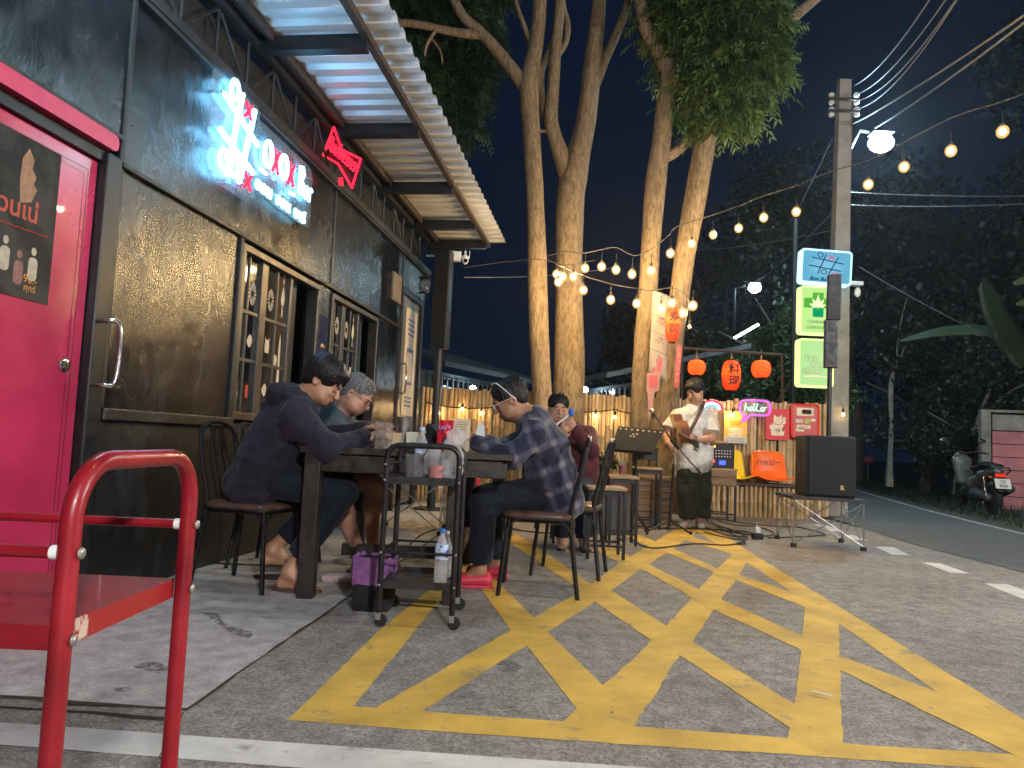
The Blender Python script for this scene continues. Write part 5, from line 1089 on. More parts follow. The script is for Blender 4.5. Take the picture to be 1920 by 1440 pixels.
for a, b_, c in ((887, 728, 14.2), (1098, 731, 15.)):
    t = thing('house_lamp', 'small white lamp on the house wall, %s' % ('left of the tree trunks' if a < 1000 else 'right of the tree trunks'), 'lamp', P(a, b_, c), 0, 'white lamps on the house behind the fence'); MB().ball(P(a, b_, c)[:], .055, None, 10, 8).build('globe', em('house_lamp_glow', (.75, .92, 1), 60), t, True, True)
    MB().tube([P(a, b_, c)+UZ*.05, P(a, b_, c)+UZ*.12, P(a, b_, c)+Vector((0, .3, .14))], .012, 6).build('bracket', BK, t, True, True)

# ------------------------------------------------------------------ utility pole with light boxes
PY = 10.75
up_ = thing('utility_pole', 'tall square concrete utility pole carrying the glowing shop signs', 'pole', P(1566, 968, PY)); setz(up_); b0 = P(1564, 968, PY); b0.z = 0; tp = P(1582, 152, PY); d = tp-b0
m = MB(); n1 = Vector((1, 0, 0)); wz = .145
vs = []
for p, w_ in ((b0, .145), (tp, .085)):
    for a, b_ in ((-1, -1), (1, -1), (1, 1), (-1, 1)): vs.append(tuple(p+Vector((a*w_, b_*w_*.8, 0))))
m.add(vs, [(0, 1, 2, 3), (4, 5, 6, 7), (0, 1, 5, 4), (1, 2, 6, 5), (2, 3, 7, 6), (3, 0, 4, 7)]); m.build('shaft', pm('weathered_concrete', (.30, .28, .25), .9, 0, .3, 5, bump=.4, bscale=40), up_, world=True)
m = MB(); m.tube([P(1597, 215, PY)+UZ*.2, P(1594, 320, PY), P(1590, 470, PY)], .02, 8); m.tube([P(1590, 470, PY), P(1588, 760, PY)], .025, 8); m.build('conduit', pm('rusty_conduit', (.18, .09, .06), .6, .2, .3, 12), up_, True, True)
m = MB()
for py in (178, 192, 205, 215): m.lathe([(.03, -.03), (.045, -.01), (.03, 0), (.045, .012), (.028, .03)], 10, T(*P(1606, py, PY))); m.lathe([(.03, -.03), (.045, -.01), (.03, .0), (.045, .012), (.028, .03)], 10, T(*P(1559, py, PY)))
m.build('insulators', WHITE, up_, True, True); m = MB(); m.box((P(1583, 185, PY-.12))[:], (.46, .03, .03)); m.box((P(1583, 208, PY-.12))[:], (.46, .03, .03)); m.build('crossarm', RUST, up_, world=True)
def bulb_at(t, c, mat, r=.03, cordtop=None, par='bulb'):
    c = Vector(c); lit = mat is not BULBOFF; b_ = MB().ball(c[:], (r, r, r*1.12), None, 14, 10).build('bulb', HALO_GLASS if lit else mat, t, True, True)
    if lit: MB().ball(c[:], r*.55, None, 10, 8).build('filament', mat, b_, True, True)
    m = MB(); m.lathe([(.013, .027), (.016, .045), (.016, .075), (.006, .085)], 8, T(*c)); 
    if cordtop: m.tube([c+UZ*.08, Vector(cordtop)], .004, 5)
    m.build('socket', RUB, t, True, True)
pb = thing('pole_bulb', 'single warm bulb hanging at the right of the utility pole base', 'light bulb', P(1581, 777, PY-.2)); bulb_at(pb, P(1581, 777, PY-.2), em('dim_bulb_glow', WARM, 60), .03, P(1580, 760, PY-.2))
pc = thing('pole_camera', 'white security camera on a bracket at the right of the blue light box', 'security camera', P(1607, 545, PY-.1)); m = MB(); m.box(P(1602, 532, PY-.1)[:], (.22, .12, .06), None, .01); m.build('bracket', WHITE, pc, world=True); m = MB(); c = P(1608, 548, PY-.1); m.ball(c[:], (.045, .045, .075)); m.build('housing', WHITE, pc, True, True)
BX = 10.35
def lightbox(px0, py0, px1, py1, face, rim, label, tilt=0., name='light_box_sign'):
    pc = [P(px0, py0, BX), P(px1, py0+2, BX), P(px1, py1+2, BX), P(px0, py1, BX)]; w_ = pc[1].x-pc[0].x; h = pc[0].z-pc[3].z; c = sum(pc, Vector())/4
    t = thing(name, label, 'light box sign', c); M = frame(c, (1, 0, -tilt), UZ)
    MB().prism(rrect(w_, h, .05, 5), .13, M @ T(0, 0, -.14)).build('casing', rim, t, world=True); MB().prism(rrect(w_-.055, h-.055, .03, 4), .004, M @ T(0, 0, -.008)).build('lit_face', face, t, world=True)
    m = MB(); m.box((0, 0, -.17), (w_*.5, h*.5, .04), M); m.box((w_*.35 if w_ > .6 else w_*.5, 0, -.20), (.2, .05, .05), M); m.build('bracket', BK, t, world=True)
    return t, M @ T(0, 0, -.002), w_, h
def gradface(name, c1, c2, s_):
    m = em(name, c1, s_); N, L = nodes_of(m); e = [n for n in N if n.type == 'EMISSION'][0]; tc = N.new('ShaderNodeTexCoord'); mp = N.new('ShaderNodeMapping'); mp.inputs['Location'].default_value = (-.5, -.5, -.5); gr = N.new('ShaderNodeTexGradient'); gr.gradient_type = 'SPHERICAL'; L.new(tc.outputs['Generated'], mp.inputs[0]); L.new(mp.outputs[0], gr.inputs[0])
    r = N.new('ShaderNodeValToRGB'); r.color_ramp.elements[0].color = (*c2, 1); r.color_ramp.elements[1].color = (*c1, 1); r.color_ramp.elements[0].position = .35; r.color_ramp.elements[1].position = .95; L.new(gr.outputs[0], r.inputs[0]); L.new(r.outputs[0], e.inputs[0]); return m
t, M, w_, h = lightbox(1502, 467, 1598, 532, gradface('blue_box_face', (.45, .85, .95), (.12, .42, .62), .5), em('blue_box_rim', (.35, .72, 1.0), 1.2), 'glowing blue light box sign with a tic tac toe grid, topmost on the pole', .04)
NV = em('navy_print_backlit', (.0, .03, .22), .25); PKP = em('pink_print_backlit', (.9, .10, .30), .4)
def l2(X, Y): return ((X-535)/460*w_, (285-Y)/330*h)
m = MB()
for a, b_ in (((525, 165), (458, 355)), ((637, 185), (556, 350)), ((400, 202), (686, 246)), ((376, 280), (662, 316))): m.tube([M @ Vector((*l2(*a), .003)), M @ Vector((*l2(*b_), .003))], .0075, 4)
for c in ((475, 175), (512, 334)): x0, y0 = l2(*c); m.tube([M @ Vector((x0+.04*math.cos(a), y0+.032*math.sin(a), .003)) for a in [2*math.pi*i/14 for i in range(15)]], .006, 4)
m.build('printed_grid', NV, t, world=True); m = MB()
for c in ((575, 190), (615, 352)): x0, y0 = l2(*c); m.tube([M @ Vector((x0-.05, y0+.03, .003)), M @ Vector((x0+.05, y0-.03, .003))], .008, 4); m.tube([M @ Vector((x0+.04, y0+.03, .003)), M @ Vector((x0-.05, y0-.035, .003))], .008, 4)
m.build('printed_crosses', PKP, t, world=True); letters('Bon Bon Bay', .072, M @ T(-.235, -.205, .003), NV, 'lettering', t, .001, shear=.3, sx=1.1, bold=.002)
t, M, w_, h = lightbox(1500, 535, 1568, 626, gradface('green_box_face', (.72, .95, .42), (.50, .80, .26), .52), em('green_box_rim', (.72, 1.0, .35), .7), 'glowing pale green light box sign with a leaf and cross, middle of the pole')
GR = em('lime_print_backlit', (.13, .62, .05), .35); TE = em('teal_print_backlit', (.0, .42, .16), .4); PL_ = em('pale_leaf_backlit', (.8, .98, .5), .55); DG = em('dark_green_print_backlit', (.08, .25, .12), .3)
m = MB(); m.box((.0, .10, .001), (.155, .30, .002), M); m.box((0, .10, .001), (.40, .14, .0018), M); m.build('printed_cross', GR, t, world=True)
m = MB()
for a, l_ in ((90, .19), (55, .15), (125, .15), (20, .12), (160, .14), (-15, .07), (195, .08)):
    a = R(a); u = Vector((math.cos(a), math.sin(a))); v = Vector((-u.y, u.x)); o = Vector((0, .04)); m.prism([tuple(o+v*.004), tuple(o+u*l_*.5+v*.028), tuple(o+u*l_), tuple(o+u*l_*.5-v*.028)], .003, M)
m.build('printed_leaf', PL_, t, world=True); m = MB(); m.prism([(-.075, -.10), (.075, -.10), (.075, .02), (.02, .045), (.012, .0), (-.012, .0), (-.02, .045), (-.075, .02)], .0035, M); m.build('printed_pot', TE, t, world=True)
letters('CANNABIS', .062, M @ T(0, -.19, .003), DG, 'lettering', t, .001, 'CENTER'); letters('DISPENSARY', .058, M @ T(0, -.27, .003), DG, 'lettering', t, .001, 'CENTER')
t, M, w_, h = lightbox(1497, 634, 1564, 725, gradface('lower_box_face', (.68, .92, .45), (.46, .78, .30), .5), em('lower_box_rim', (.80, 1.0, .32), .7), 'glowing pale green light box sign with outlined block letters, lowest on the pole')
OL = em('outline_letters_backlit', (.35, .62, .42), .9)
for tx, x_, y_ in (('top', -.16, .03), ('ดาด', -.09, -.06), ('slow', -.19, -.15)): letters(tx, .13, M @ T(x_, y_, .001), DG, 'lettering', t, .0005, bold=.006, sx=1.1); letters(tx, .13, M @ T(x_, y_, .003), PL_, 'lettering', t, .0005, bold=.0, sx=1.1)
m = MB(); m.tube([M @ Vector((-.17, -.2, .002)), M @ Vector((0, -.185, .002)), M @ Vector((.16, -.2, .002))], .006, 4); m.build('printed_underline', em('pink_line_backlit', (.9, .45, .4), .8), t, world=True)

# ------------------------------------------------------------------ string lights
sA = [(1920, 175, 6.0), (1882, 189, 6.1), (1785, 220, 6.5), (1696, 266, 7.0), (1630, 300, 7.3), (1552, 323, 7.7), (1493, 348, 8.0), (1432, 367, 8.3), (1386, 386, 8.55), (1337, 403, 8.75), (1269, 425, 8.65), (1255, 440, 8.6), (1218, 469, 8.5), (1187, 479, 8.5), (1157, 464, 8.6), (1131, 467, 8.7), (1097, 474, 8.8), (1060, 472, 9.0), (1025, 480, 9.1)]
CORD = pm('string_light_cord', (.05, .045, .04), .6, 0, .3, 20)
def light_string(label, wire, bulbs, r=.03, g='bulbs of the festoon strings', cord=.0055):
    wv = [P(q[0], q[1], q[2]-(.45 if q[0] < 1310 else 0)) if len(q) == 3 and q[0] > 50 else Vector(q) for q in wire]
    t = thing('string_light_cable', label, 'light string', wv[0]); MB().tube(smooth_path(wv, 3), cord, 5).build('cable', CORD, t, True, True)
    return t
light_string('long festoon cable from the upper right corner down to the stage trees', sA, [])
bl_main = [(1880, 247, 6.1), (1783, 283, 6.5), (1695, 313, 7.0), (1628, 346, 7.3), (1493, 397, 8.0), (1432, 408, 8.3), (1385, 428, 8.55), (1297, 457, 8.7), (1257, 475, 8.6), (1221, 507, 8.5), (1185, 514, 8.5), (1155, 506, 8.6), (1128, 500, 8.7), (1097, 503, 8.8)]
bl_low = [(1044, 514, 8.8), (1055, 519, 8.75), (1047, 529, 8.7), (1075, 519, 8.7), (1094, 544, 8.7), (1145, 562, 8.6), (1194, 569, 8.4), (1240, 578, 8.1), (1260, 568, 8.0), (1281, 587, 8.05), (1299, 573, 8.1)]
lab = ['first from the right edge', 'second from the right edge', 'third from the right edge', 'just right of the utility pole', 'just left of the utility pole', 'above and left of the street lamp', 'high over the far street lamp', 'in front of the leaning tree', 'between the third and fourth trees', 'against the third tree trunk', 'just left of the third tree', 'in the middle gap between the trees', 'right of the forked tree', 'on the right edge of the forked tree']
lab2 = ['left of the close trio on the forked tree', 'right of the close trio on the forked tree', 'lowest of the close trio on the forked tree', 'beside the trio on the forked tree', 'low at the forked tree\'s right edge', 'lowest in the gap between the trees', 'at the left edge of the third tree', 'left above the tall red lantern', 'directly on top of the tall red lantern', 'right beside the tall red lantern', 'rightmost by the tall red lantern']
proto = None
def one_bulb(px, py, y, label, mat=BULB, cord=.18, r=.050, group='warm bulbs of the festoon lights'):
    global proto
    if px is not None and px < 1310 and y < 9.4: y -= .45
    c = P(px, py, y) if px is not None else py
    if proto is None or mat is not BULB:
        t = thing('string_bulb', label, 'light bulb', c, 0, group); bulb_at(t, c, mat, r, c+UZ*cord)
        if mat is BULB: proto = t
        return t
    return dup(proto, c, 0, label, group)
for q, l_ in zip(bl_main, lab): one_bulb(*q, 'round warm bulb on the long festoon cable, '+l_)
for q, l_ in zip(bl_low, lab2): one_bulb(*q, 'round warm bulb of the lower string, '+l_)
one_bulb(1337, 440, 8.8, 'unlit clear bulb on the long festoon cable by the leaning tree', BULBOFF); one_bulb(1293, 613, 8.5, 'unlit clear bulb hanging below the tall red lantern', BULBOFF, .25, .024)
light_string('lower festoon cable from the forked tree to the white banner', [(1028, 485, 9.1), (1040, 492, 8.8), (1060, 502, 8.7), (1094, 517, 8.7), (1145, 532, 8.6), (1194, 541, 8.4), (1222, 545, 8.3), (1262, 540, 8.1), (1290, 560, 8.1), (1288, 590, 8.1), (1283, 620, 8.2), (1280, 660, 8.3)], [], cord=.006)
light_string('slack thin cable running from the bar corner to the first tree', [(870, 502, 9.2), (940, 492, 9.3), (1010, 486, 9.2), (1060, 497, 9.3), (1115, 488, 9.4)], [], cord=.004)
# the rest of the same festoon, carried on over the forecourt towards the camera and behind it
cont = [(4.15, 6.0, 3.15), (3.9, 4.6, 3.2), (3.6, 3.2, 3.2), (3.4, 1.8, 3.25), (3.2, .4, 3.25), (3.0, -1.0, 3.25), (2.2, -2.1, 3.2), (1.0, -2.6, 3.15), (-.2, -2.9, 3.2)]
p0 = P(1920, 175, 6.0); cont[0] = (p0.x, p0.y, p0.z)
light_string('rest of the festoon cable hung over the forecourt beside the viewer', cont, [])
for i, q in enumerate(cont[1::2]): one_bulb(None, Vector(q)-UZ*.22, None, 'warm bulb number %s beyond the picture edge' % ['one', 'two', 'three', 'four', 'five', 'six', 'seven', 'eight'][i] if False else 'added warm fill bulb of the second festoon outside the picture', group='festoon bulbs outside the picture')
fill_string = [(-.75, 1.9, 3.3), (.2, 1.3, 3.0), (1.2, .9, 2.85), (2.4, 1.0, 2.9), (3.4, 1.8, 3.25)]  # second string added out of view to brighten the forecourt and the people
light_string('added second festoon cable over the forecourt above the viewer, for fill light', fill_string, [])
for q in ((.3, 1.2, 2.8), (1.5, .92, 2.65), (2.7, 1.2, 2.75)): one_bulb(None, Vector(q), None, 'added warm fill bulb of the second festoon outside the picture', group='festoon bulbs outside the picture')
GL = em('added_globe_glow', (.95, .94, .94), 560)  # unseen globes added: one for the side light on the wall, one as fill
for c, l_ in (((6.9, 2.5, 2.9), 'added white globe lamp on a post across the road, right of the picture'), ((1.6, -3.4, 3.0), 'added white globe fill lamp on a post behind the viewer')):
    t = thing('added_globe_lamp', l_, 'street lamp', (c[0], c[1], 0)); MB().ball(c, .17, None, 18, 12).build('globe', GL, t, True, True); MB().tube([(c[0], c[1], 0), (c[0], c[1], c[2]-.16)], .04, 10).build('post', TRUSS, t, True, True)
# small bulbs along the fence
for px, py, l_ in ((822, 775, 'leftmost, behind the red snack bag'), (867, 767, 'brightest, above the red snack bag'), (902, 775, 'left of the plaid shirted man'), (1031, 780, 'at the maroon shirted man\'s shoulder'), (1117, 780, 'left one over the music stand'), (1153, 782, 'right one over the music stand')):
    one_bulb(px, py, FY-.11, 'small warm fence bulb, '+l_, BULBS, .1, .028, 'small bulbs along the bamboo fence')
one_bulb(1374, 778, FY-.22, 'bright warm bulb over the yellow poster', em('poster_bulb_glow', (1, .72, .35), 200), .1, .035)

# ------------------------------------------------------------------ lanterns
def ribbed(rx, rz, n=16, ribs=9):
    prof = []
    for i in range(n*2+1):
        a = -math.pi/2+math.pi*i/(n*2); c = max(.42, math.cos(a)**.55) ; prof.append((rx*c*(1+.03*math.cos(i*math.pi)), rz*math.sin(a)))
    return prof
def lantmat(name, c, s_):
    m = pm(name, c, .55, 0, .1, 4); N, L = nodes_of(m); b = N['Principled BSDF']; b.inputs['Emission Color'].default_value = (1, .10, .012, 1)
    tc = N.new('ShaderNodeTexCoord'); n = N.new('ShaderNodeTexNoise'); n.inputs['Scale'].default_value = 2; g = N.new('ShaderNodeTexGradient'); g.gradient_type = 'SPHERICAL'; mp = N.new('ShaderNodeMapping'); mp.inputs['Location'].default_value = (-.5, -.5, -.55); mp.inputs['Scale'].default_value = (1, 1, 1)
    L.new(tc.outputs['Generated'], mp.inputs[0]); L.new(mp.outputs[0], g.inputs[0]); tr = N.new('ShaderNodeBsdfTranslucent'); tr.inputs[0].default_value = (.95, .12, .03, 1); mx = N.new('ShaderNodeMixShader'); mx.inputs[0].default_value = .55; L.new(b.outputs[0], mx.inputs[1]); L.new(tr.outputs[0], mx.inputs[2]); L.new(mx.outputs[0], N['Material Output'].inputs[0]); b.inputs['Emission Strength'].default_value = s_; return m
LAN = lantmat('red_lantern_silk', (.70, .05, .015), .12); LBULB = em('lantern_bulb_glow', (1, .68, .3), 36); BLK = pm('black_brush_ink', (.015, .01, .01), .7, 0, 0)
def lantern(c, rx, rz, label, text=None, capr=.5, beam=None, tsize=.13, seg=12):
    t = thing('paper_lantern', label, 'lantern', c, 0, 'red paper lanterns'); 
    m = MB(); m.lathe(ribbed(rx, rz), seg, T(*c)); m.v = m.v; o = m.build('silk_shade', LAN, t, False, True)
    MB().ball((c+UZ*rz*.25)[:], .032, None, 10, 8).build('inner_bulb', LBULB, t, True, True)
    MB().lathe([(rx*.44, rz*.98), (rx*.46, rz*1.06), (rx*.40, rz*1.08)], 16, T(*c)).build('top_ring', BLK, t, True, True); MB().lathe([(rx*.42, -rz*1.06), (rx*.46, -rz*.97)], 16, T(*c)).build('bottom_ring', BLK, t, True, True)
    m = MB(); m.tube([c+UZ*rz*1.0, c+UZ*(rz*1.0+.16)], .006, 6); m.lathe([(.016, 0), (.018, .05), (.008, .06)], 8, T(*(c+UZ*(rz*1.02)))); m.build('hanger', WOODL, t, True, True)
    if text:
        for i, ch in enumerate(text): 
            o = letters(ch, tsize, frame(c+Vector((0, -rx*1.0-.006, rz*.12-i*tsize*1.05)), (1, 0, 0), UZ), BLK, 'brushed_character', t, .002, 'CENTER', bold=.003)
    return t
lantern(P(1261, 608, 8.3), .085, .205, 'tall red paper lantern with black characters tied to the leaning tree', '寿司', tsize=.125)
LY = 10.8
lantern(P(1306, 689, LY), .13, .112, 'round red paper lantern, left of the row of three above the guitarist')
lantern(P(1371, 704, LY), .14, .225, 'long red paper lantern with black characters, middle of the row of three', '料理', tsize=.165)
lantern(P(1427, 692, LY), .14, .13, 'round red paper lantern glowing brightest, right of the row of three')
lf = thing('lantern_frame', 'thin rusty pipe frame from which the three lanterns hang', 'frame', P(1370, 660, LY)); m = MB(); m.tube([P(1275, 652, LY), P(1370, 659, LY), P(1466, 665, LY)], .022, 8); m.build('top_pipe', RUST, lf, True, True)
MB().tube([P(1466, 664, LY), P(1467, 750, LY), Vector((P(1467, 750, LY).x, LY, .02))], .018, 8).build('upright_pipe', RUST, lf, True, True); MB().tube([P(1482, 715, LY+.3), P(1458, 752, LY+.3)], .014, 6).build('brace_pipe', RUST, lf, True, True)
MB().tube([P(1278, 652, LY), P(1279, 800, LY), Vector((P(1279, 800, LY).x, LY, .0))], .018, 8).build('upright_pipe', RUST, lf, True, True)
MB().tube([P(1466, 664, LY+.8), P(1467, 760, LY+.8)], .012, 6).build('brace_pipe', RUST, lf, True, True)
# banners on the trees
BANW = pm('dim_white_cloth', (.24, .215, .21), .8, 0, .12, 4); GRYI = pm('grey_brush_ink', (.10, .08, .09), .8, 0, .2, 20)
t = thing('white_banner', 'tall white cloth banner with dark characters hung on the third tree', 'banner', P(1240, 620, 8.55)); c = [P(1224, 543, 8.55), P(1256, 556, 8.5), P(1250, 718, 8.5), P(1216, 706, 8.55)]
m = MB(); vs = []; fs = []
for j in range(13):
    for i in range(5):
        a = c[0].lerp(c[1], i/4); b_ = c[3].lerp(c[2], i/4); q = a.lerp(b_, j/12); vs.append(tuple(q+Vector((0, .012*math.sin(i*1.9+j*.8), 0))))
for j in range(12):
    for i in range(4): k = j*5+i; fs.append((k, k+1, k+6, k+5))
m.add(vs, fs); o = m.build('cloth', BANW, t, True, True); o.modifiers.new('t', 'SOLIDIFY').thickness = .002
m = MB()
for q in (.28, .47, .68): m.tube([c[0].lerp(c[3], q)-Vector((0, .02, 0)), c[1].lerp(c[2], q+.01)-Vector((0, .02, 0))], .003, 4)
m.build('printed_line', GRYI, t, world=True); Mb = frame(Vector((0, 0, 0)), c[1]-c[0], UZ)
for ch, q in (('く', .1), ('め', .36), ('水', .58), ('し', .80)): pz = c[0].lerp(c[3], q).lerp(c[1].lerp(c[2], q), .22)-Vector((0, .022, 0)); letters(ch, .11, T(*pz) @ Mb, GRYI, 'printed_character', t, .0006)
t = thing('red_banner', 'narrow red vertical banner with pale characters right of the leaning tree', 'banner', P(1270, 685, 8.4)); RC = pm('dusty_red_cloth', (.45, .09, .10), .8, 0, .15, 6)
c = [P(1270, 645, 8.4), P(1279, 648, 8.4), P(1272, 728, 8.4), P(1264, 726, 8.4)]; m = MB(); m.add([tuple(q) for q in c]+[tuple(q+Vector((0, .01, 0))) for q in c], [(0, 1, 2, 3), (4, 5, 6, 7), (0, 1, 5, 4), (1, 2, 6, 5), (2, 3, 7, 6), (3, 0, 4, 7)]); m.build('cloth', RC, t, world=True)
for i, ch in enumerate('いらっしゃい'): letters(ch, .055, frame(c[0].lerp(c[3], .12+.145*i).lerp(c[1].lerp(c[2], .12+.145*i), .5)-Vector((0, .004, .01)), (1, 0, 0), UZ), pm('pale_pink_ink', (.6, .35, .33), .8, 0, 0) if i == 0 else MATS['pale_pink_ink'], 'printed_character', t, .0006, 'CENTER')
t = thing('pink_pennant', 'pink cardboard ice cream cone cut-out hanging before the third tree', 'cut-out', P(1225, 720, 8.3)); PKC = pm('faded_pink_card', (.40, .20, .17), .7, 0, .12, 6)
def py_(pts, y): return [tuple(P(a, b_, y)) for a, b_ in pts]
def slab(pts, y, th, mat, name):
    q = [P(a, b_, y) for a, b_ in pts]; n = len(q); m = MB(); m.add([tuple(v) for v in q]+[tuple(v+Vector((0, th, 0))) for v in q], [tuple(range(n)), tuple(range(n, 2*n))]+[(i, (i+1) % n, n+(i+1) % n, n+i) for i in range(n)]); return m.build(name, mat, t, world=True)
slab([(1213, 700), (1237, 698), (1236, 732), (1228, 735), (1216, 800), (1214, 735), (1212, 734)], 8.3, .006, PKC, 'cone_card'); slab([(1222, 697), (1224, 688), (1229, 690), (1228, 697)], 8.31, .006, RC, 'scoop_card'); slab([(1231, 697), (1232, 680), (1238, 668), (1243, 672), (1240, 697)], 8.32, .006, RC, 'scoop_card')
slab([(1217, 704), (1234, 703), (1232, 724), (1218, 726)], 8.29, .001, RC, 'printed_block')

# ------------------------------------------------------------------ street lamps and wires
def lamp(c, label, s_=.11, arm=None, mat=LAMPW):
    t = thing('street_lamp', label, 'street lamp', c); MB().ball(c[:], (s_*1.25, s_*1.0, s_*.95), None, 16, 10).build('lit_head', mat, t, True, True)
    m = MB(); m.tube([c+UZ*s_*1.0, c+Vector((-s_*2, .1, s_*1.5))]+([Vector(arm)] if arm else []), .03, 8); m.build('arm', TRUSS, t, True, True); m = MB(); m.box((c+UZ*s_*.98)[:], (s_*2.2, s_*1.6, s_*.18), None, .01); m.build('hood', TRUSS, t, world=True); return t
c1_ = P(1652, 268, 11.5); lamp(c1_, 'very bright cool white street lamp right of the utility pole', .155, P(1588, 290, PY))
c2_ = P(1415, 540, 25); t = lamp(c2_, 'bright cool white street lamp far behind the stage', .17, None, em('far_lamp_glow', (.6, .88, 1), 70)); m = MB(); m.tube([c2_+Vector((-.3, .1, .1)), (c2_.x-.6, 25.3, c2_.z), (c2_.x-.6, 25.3, 0)], .05, 8); m.build('post', RUB, t, True, True)
t = thing('fluorescent_tube', 'slanting white fluorescent tube light beyond the lanterns', 'tube light', P(1399, 620, 17)); MB().tube([P(1377, 634, 17), P(1422, 608, 17)], .028, 8).build('lit_tube', LAMPF, t, True, True); m = MB(); m.tube([P(1377, 634, 17)+UZ*.05, P(1422, 608, 17)+UZ*.05], .02, 6); m.tube([P(1400, 616, 17)+UZ*.05, P(1400, 616, 17)+UZ*2.6], .015, 6); m.build('fitting', BK, t, True, True)
pt = thing('dark_post', 'thin dark pole standing left of the light box signs', 'pole', P(1488, 760, 13.5)); setz(pt); q = P(1490, 470, 13.5); MB().tube([(q.x, 13.5, 0), (q.x, 13.5, q.z+.6)], .045, 8).build('shaft', RUB, pt, True, True)
wires = [((1603, 160, 10.75), (1750, -12, 6.5), 'highest overhead wire from the pole top to the upper right', .3), ((1606, 178, 10.75), (1778, -8, 6.3), 'second overhead wire from the pole top', .35), ((1606, 190, 10.75), (1795, -5, 6.2), 'third overhead wire from the pole top', .45), ((1606, 205, 10.75), (1800, -10, 6.1), 'lowest of the four overhead wires from the pole top', .5),
         ((1600, 232, 10.75), (1925, 25, 5.5), 'thick bundled overhead cable to the right edge', .1), ((1640, 240, 10.7), (1928, 36, 5.5), 'second thick cable beside the bundled one', .1),
         ((1585, 360, 10.7), (1935, 367, 12), 'upper of two level cables at the pole\'s right', .08), ((1583, 384, 10.7), (1935, 381, 12), 'lower of two level cables at the pole\'s right', .1),
         ((1558, 400, 10.7), (1417, 530, 24), 'cable from the pole down to the far street lamp', .2), ((1556, 405, 10.7), (1408, 532, 24), 'second cable from the pole to the far street lamp', .3), ((1559, 432, 10.7), (1290, 470, 14), 'low cable crossing from the pole behind the leaning tree', .15), ((1415, 545, 24), (1290, 720, 45), 'cable going on beyond the far street lamp', .4), ((1610, 500, 10.7), (1925, 660, 14), 'thin wire sloping down before the dark wood', .2), ((1560, 260, 10.7), (1480, 420, 14), 'thin stay wire left of the pole', .1), ((1160, 500, 13), (870, 520, 9.2), 'thin service wire behind the trees to the bar corner', .15)]
WIRE = pm('overhead_cable', (.16, .16, .17), .5, 0, .2, 20)
for a, b_, l_, sg in wires: 
    o = MB().tube(sag(P(*a), P(*b_), sg*.4, 14), .011 if 'thick' in l_ or 'bundled' in l_ else .007, 5).build('overhead_wire', WIRE, None, True); setorigin(o, P(*a)); tag(o, l_, 'wire', 'overhead wires of the utility pole')
# night air
hz_ = MB().box((8, 22, 6.5), (56, 62, 15.2)).build('haze', pm('night_haze', (.5, .5, .5), 1, 0, 0), None)
tag(hz_, 'thin damp night air round the lamps', 'haze', kind='stuff'); N, L = nodes_of(MATS['night_haze']); N.remove(N['Principled BSDF']); v = N.new('ShaderNodeVolumePrincipled'); v.inputs['Color'].default_value = (.8, .88, 1, 1); v.inputs['Density'].default_value = .0009; v.inputs['Anisotropy'].default_value = .7; L.new(v.outputs[0], N['Material Output'].inputs['Volume'])
# ------------------------------------------------------------------ chairs, table, stools
def make_chair(label, group):
    t = thing('dining_chair', label, 'chair', (0, 0, 0), 0, group); w_ = .19
    m = MB(); m.prism([(a, b_) for a, b_ in rrect(.41, .41, .08, 6)], .014, None, .425); V = []; 
    m2 = MB(); prof = rrect(.41, .41, .08, 6); n = len(prof); vs = []; fs = []
    for k, (s_, z) in enumerate(((1.0, .437), (1.01, .448), (.985, .458), (.9, .466), (.5, .470), (.02, .471))): vs += [(a*s_, b_*s_, z) for a, b_ in prof]
    for k in range(5):
        for i in range(n): j = (i+1) % n; fs.append((k*n+i, k*n+j, (k+1)*n+j, (k+1)*n+i))
    m2.add(vs, fs); m2.build('seat', SEATV, t, True); m.build('seat_board', BKW, t)
    for sx in (-1, 1):
        MB().tube([(sx*.165, .165, .43), (sx*.20, .205, 0)], .013, 8).build('leg', BKW, t, True)
    # back legs run up into one arched tube
    L_ = [(-.20, -.235, 0), (-.165, -.185, .43), (-.17, -.215, .62), (-.165, -.25, .78)]; top = [(-.12, -.272, .865), (0, -.28, .895), (.12, -.272, .865)]; R__ = [(-a, b_, c) for a, b_, c in reversed(L_)]
    MB().tube(smooth_path(L_[:2]+L_[2:]+top+R__, 5), .0135, 8).build('back_frame', BKW, t, True)
    m = MB(); m.tube([(.045*math.cos(a), -.262+.0*a-.012*math.sin(a), .79+.085*math.sin(a)) for a in [2*math.pi*i/16 for i in range(17)]], .006, 6); m.build('back_oval', BKW, t, True)
    for x in (-.075, -.03, .03, .075): MB().tube(smooth_path([(x*.8, -.188, .44), (x*1.1, -.225, .62), (x*.9, -.262, .76), (x*.6, -.275, .872)], 4), .0055, 6).build('back_rod', BKW, t, True)
    for sx in (-1, 1):
        MB().tube(arc((sx*.05, .19, .30), .14, 0 if sx > 0 else math.pi, R(90), 7), .006, 6).build('brace', BKW, t, True); MB().tube(arc((sx*.05, -.20, .30), .14, 0 if sx > 0 else math.pi, R(90), 7), .006, 6).build('brace', BKW, t, True)
        MB().tube(arc((sx*.185, .05, .30), .14, 0, R(90), 7, Vector((0, 1, 0))), .006, 6).build('brace', BKW, t, True); MB().tube(arc((sx*.185, -.06, .30), .14, math.pi, R(90), 7, Vector((0, 1, 0))), .006, 6).build('brace', BKW, t, True)
    m = MB(); m.tube([(-.17, .17, .415), (.17, .17, .415), (.17, -.18, .415), (-.17, -.18, .415), (-.17, .17, .415)], .010, 6); m.build('seat_frame', BKW, t, True)
    return t
CG = 'arched black metal chairs round the table'
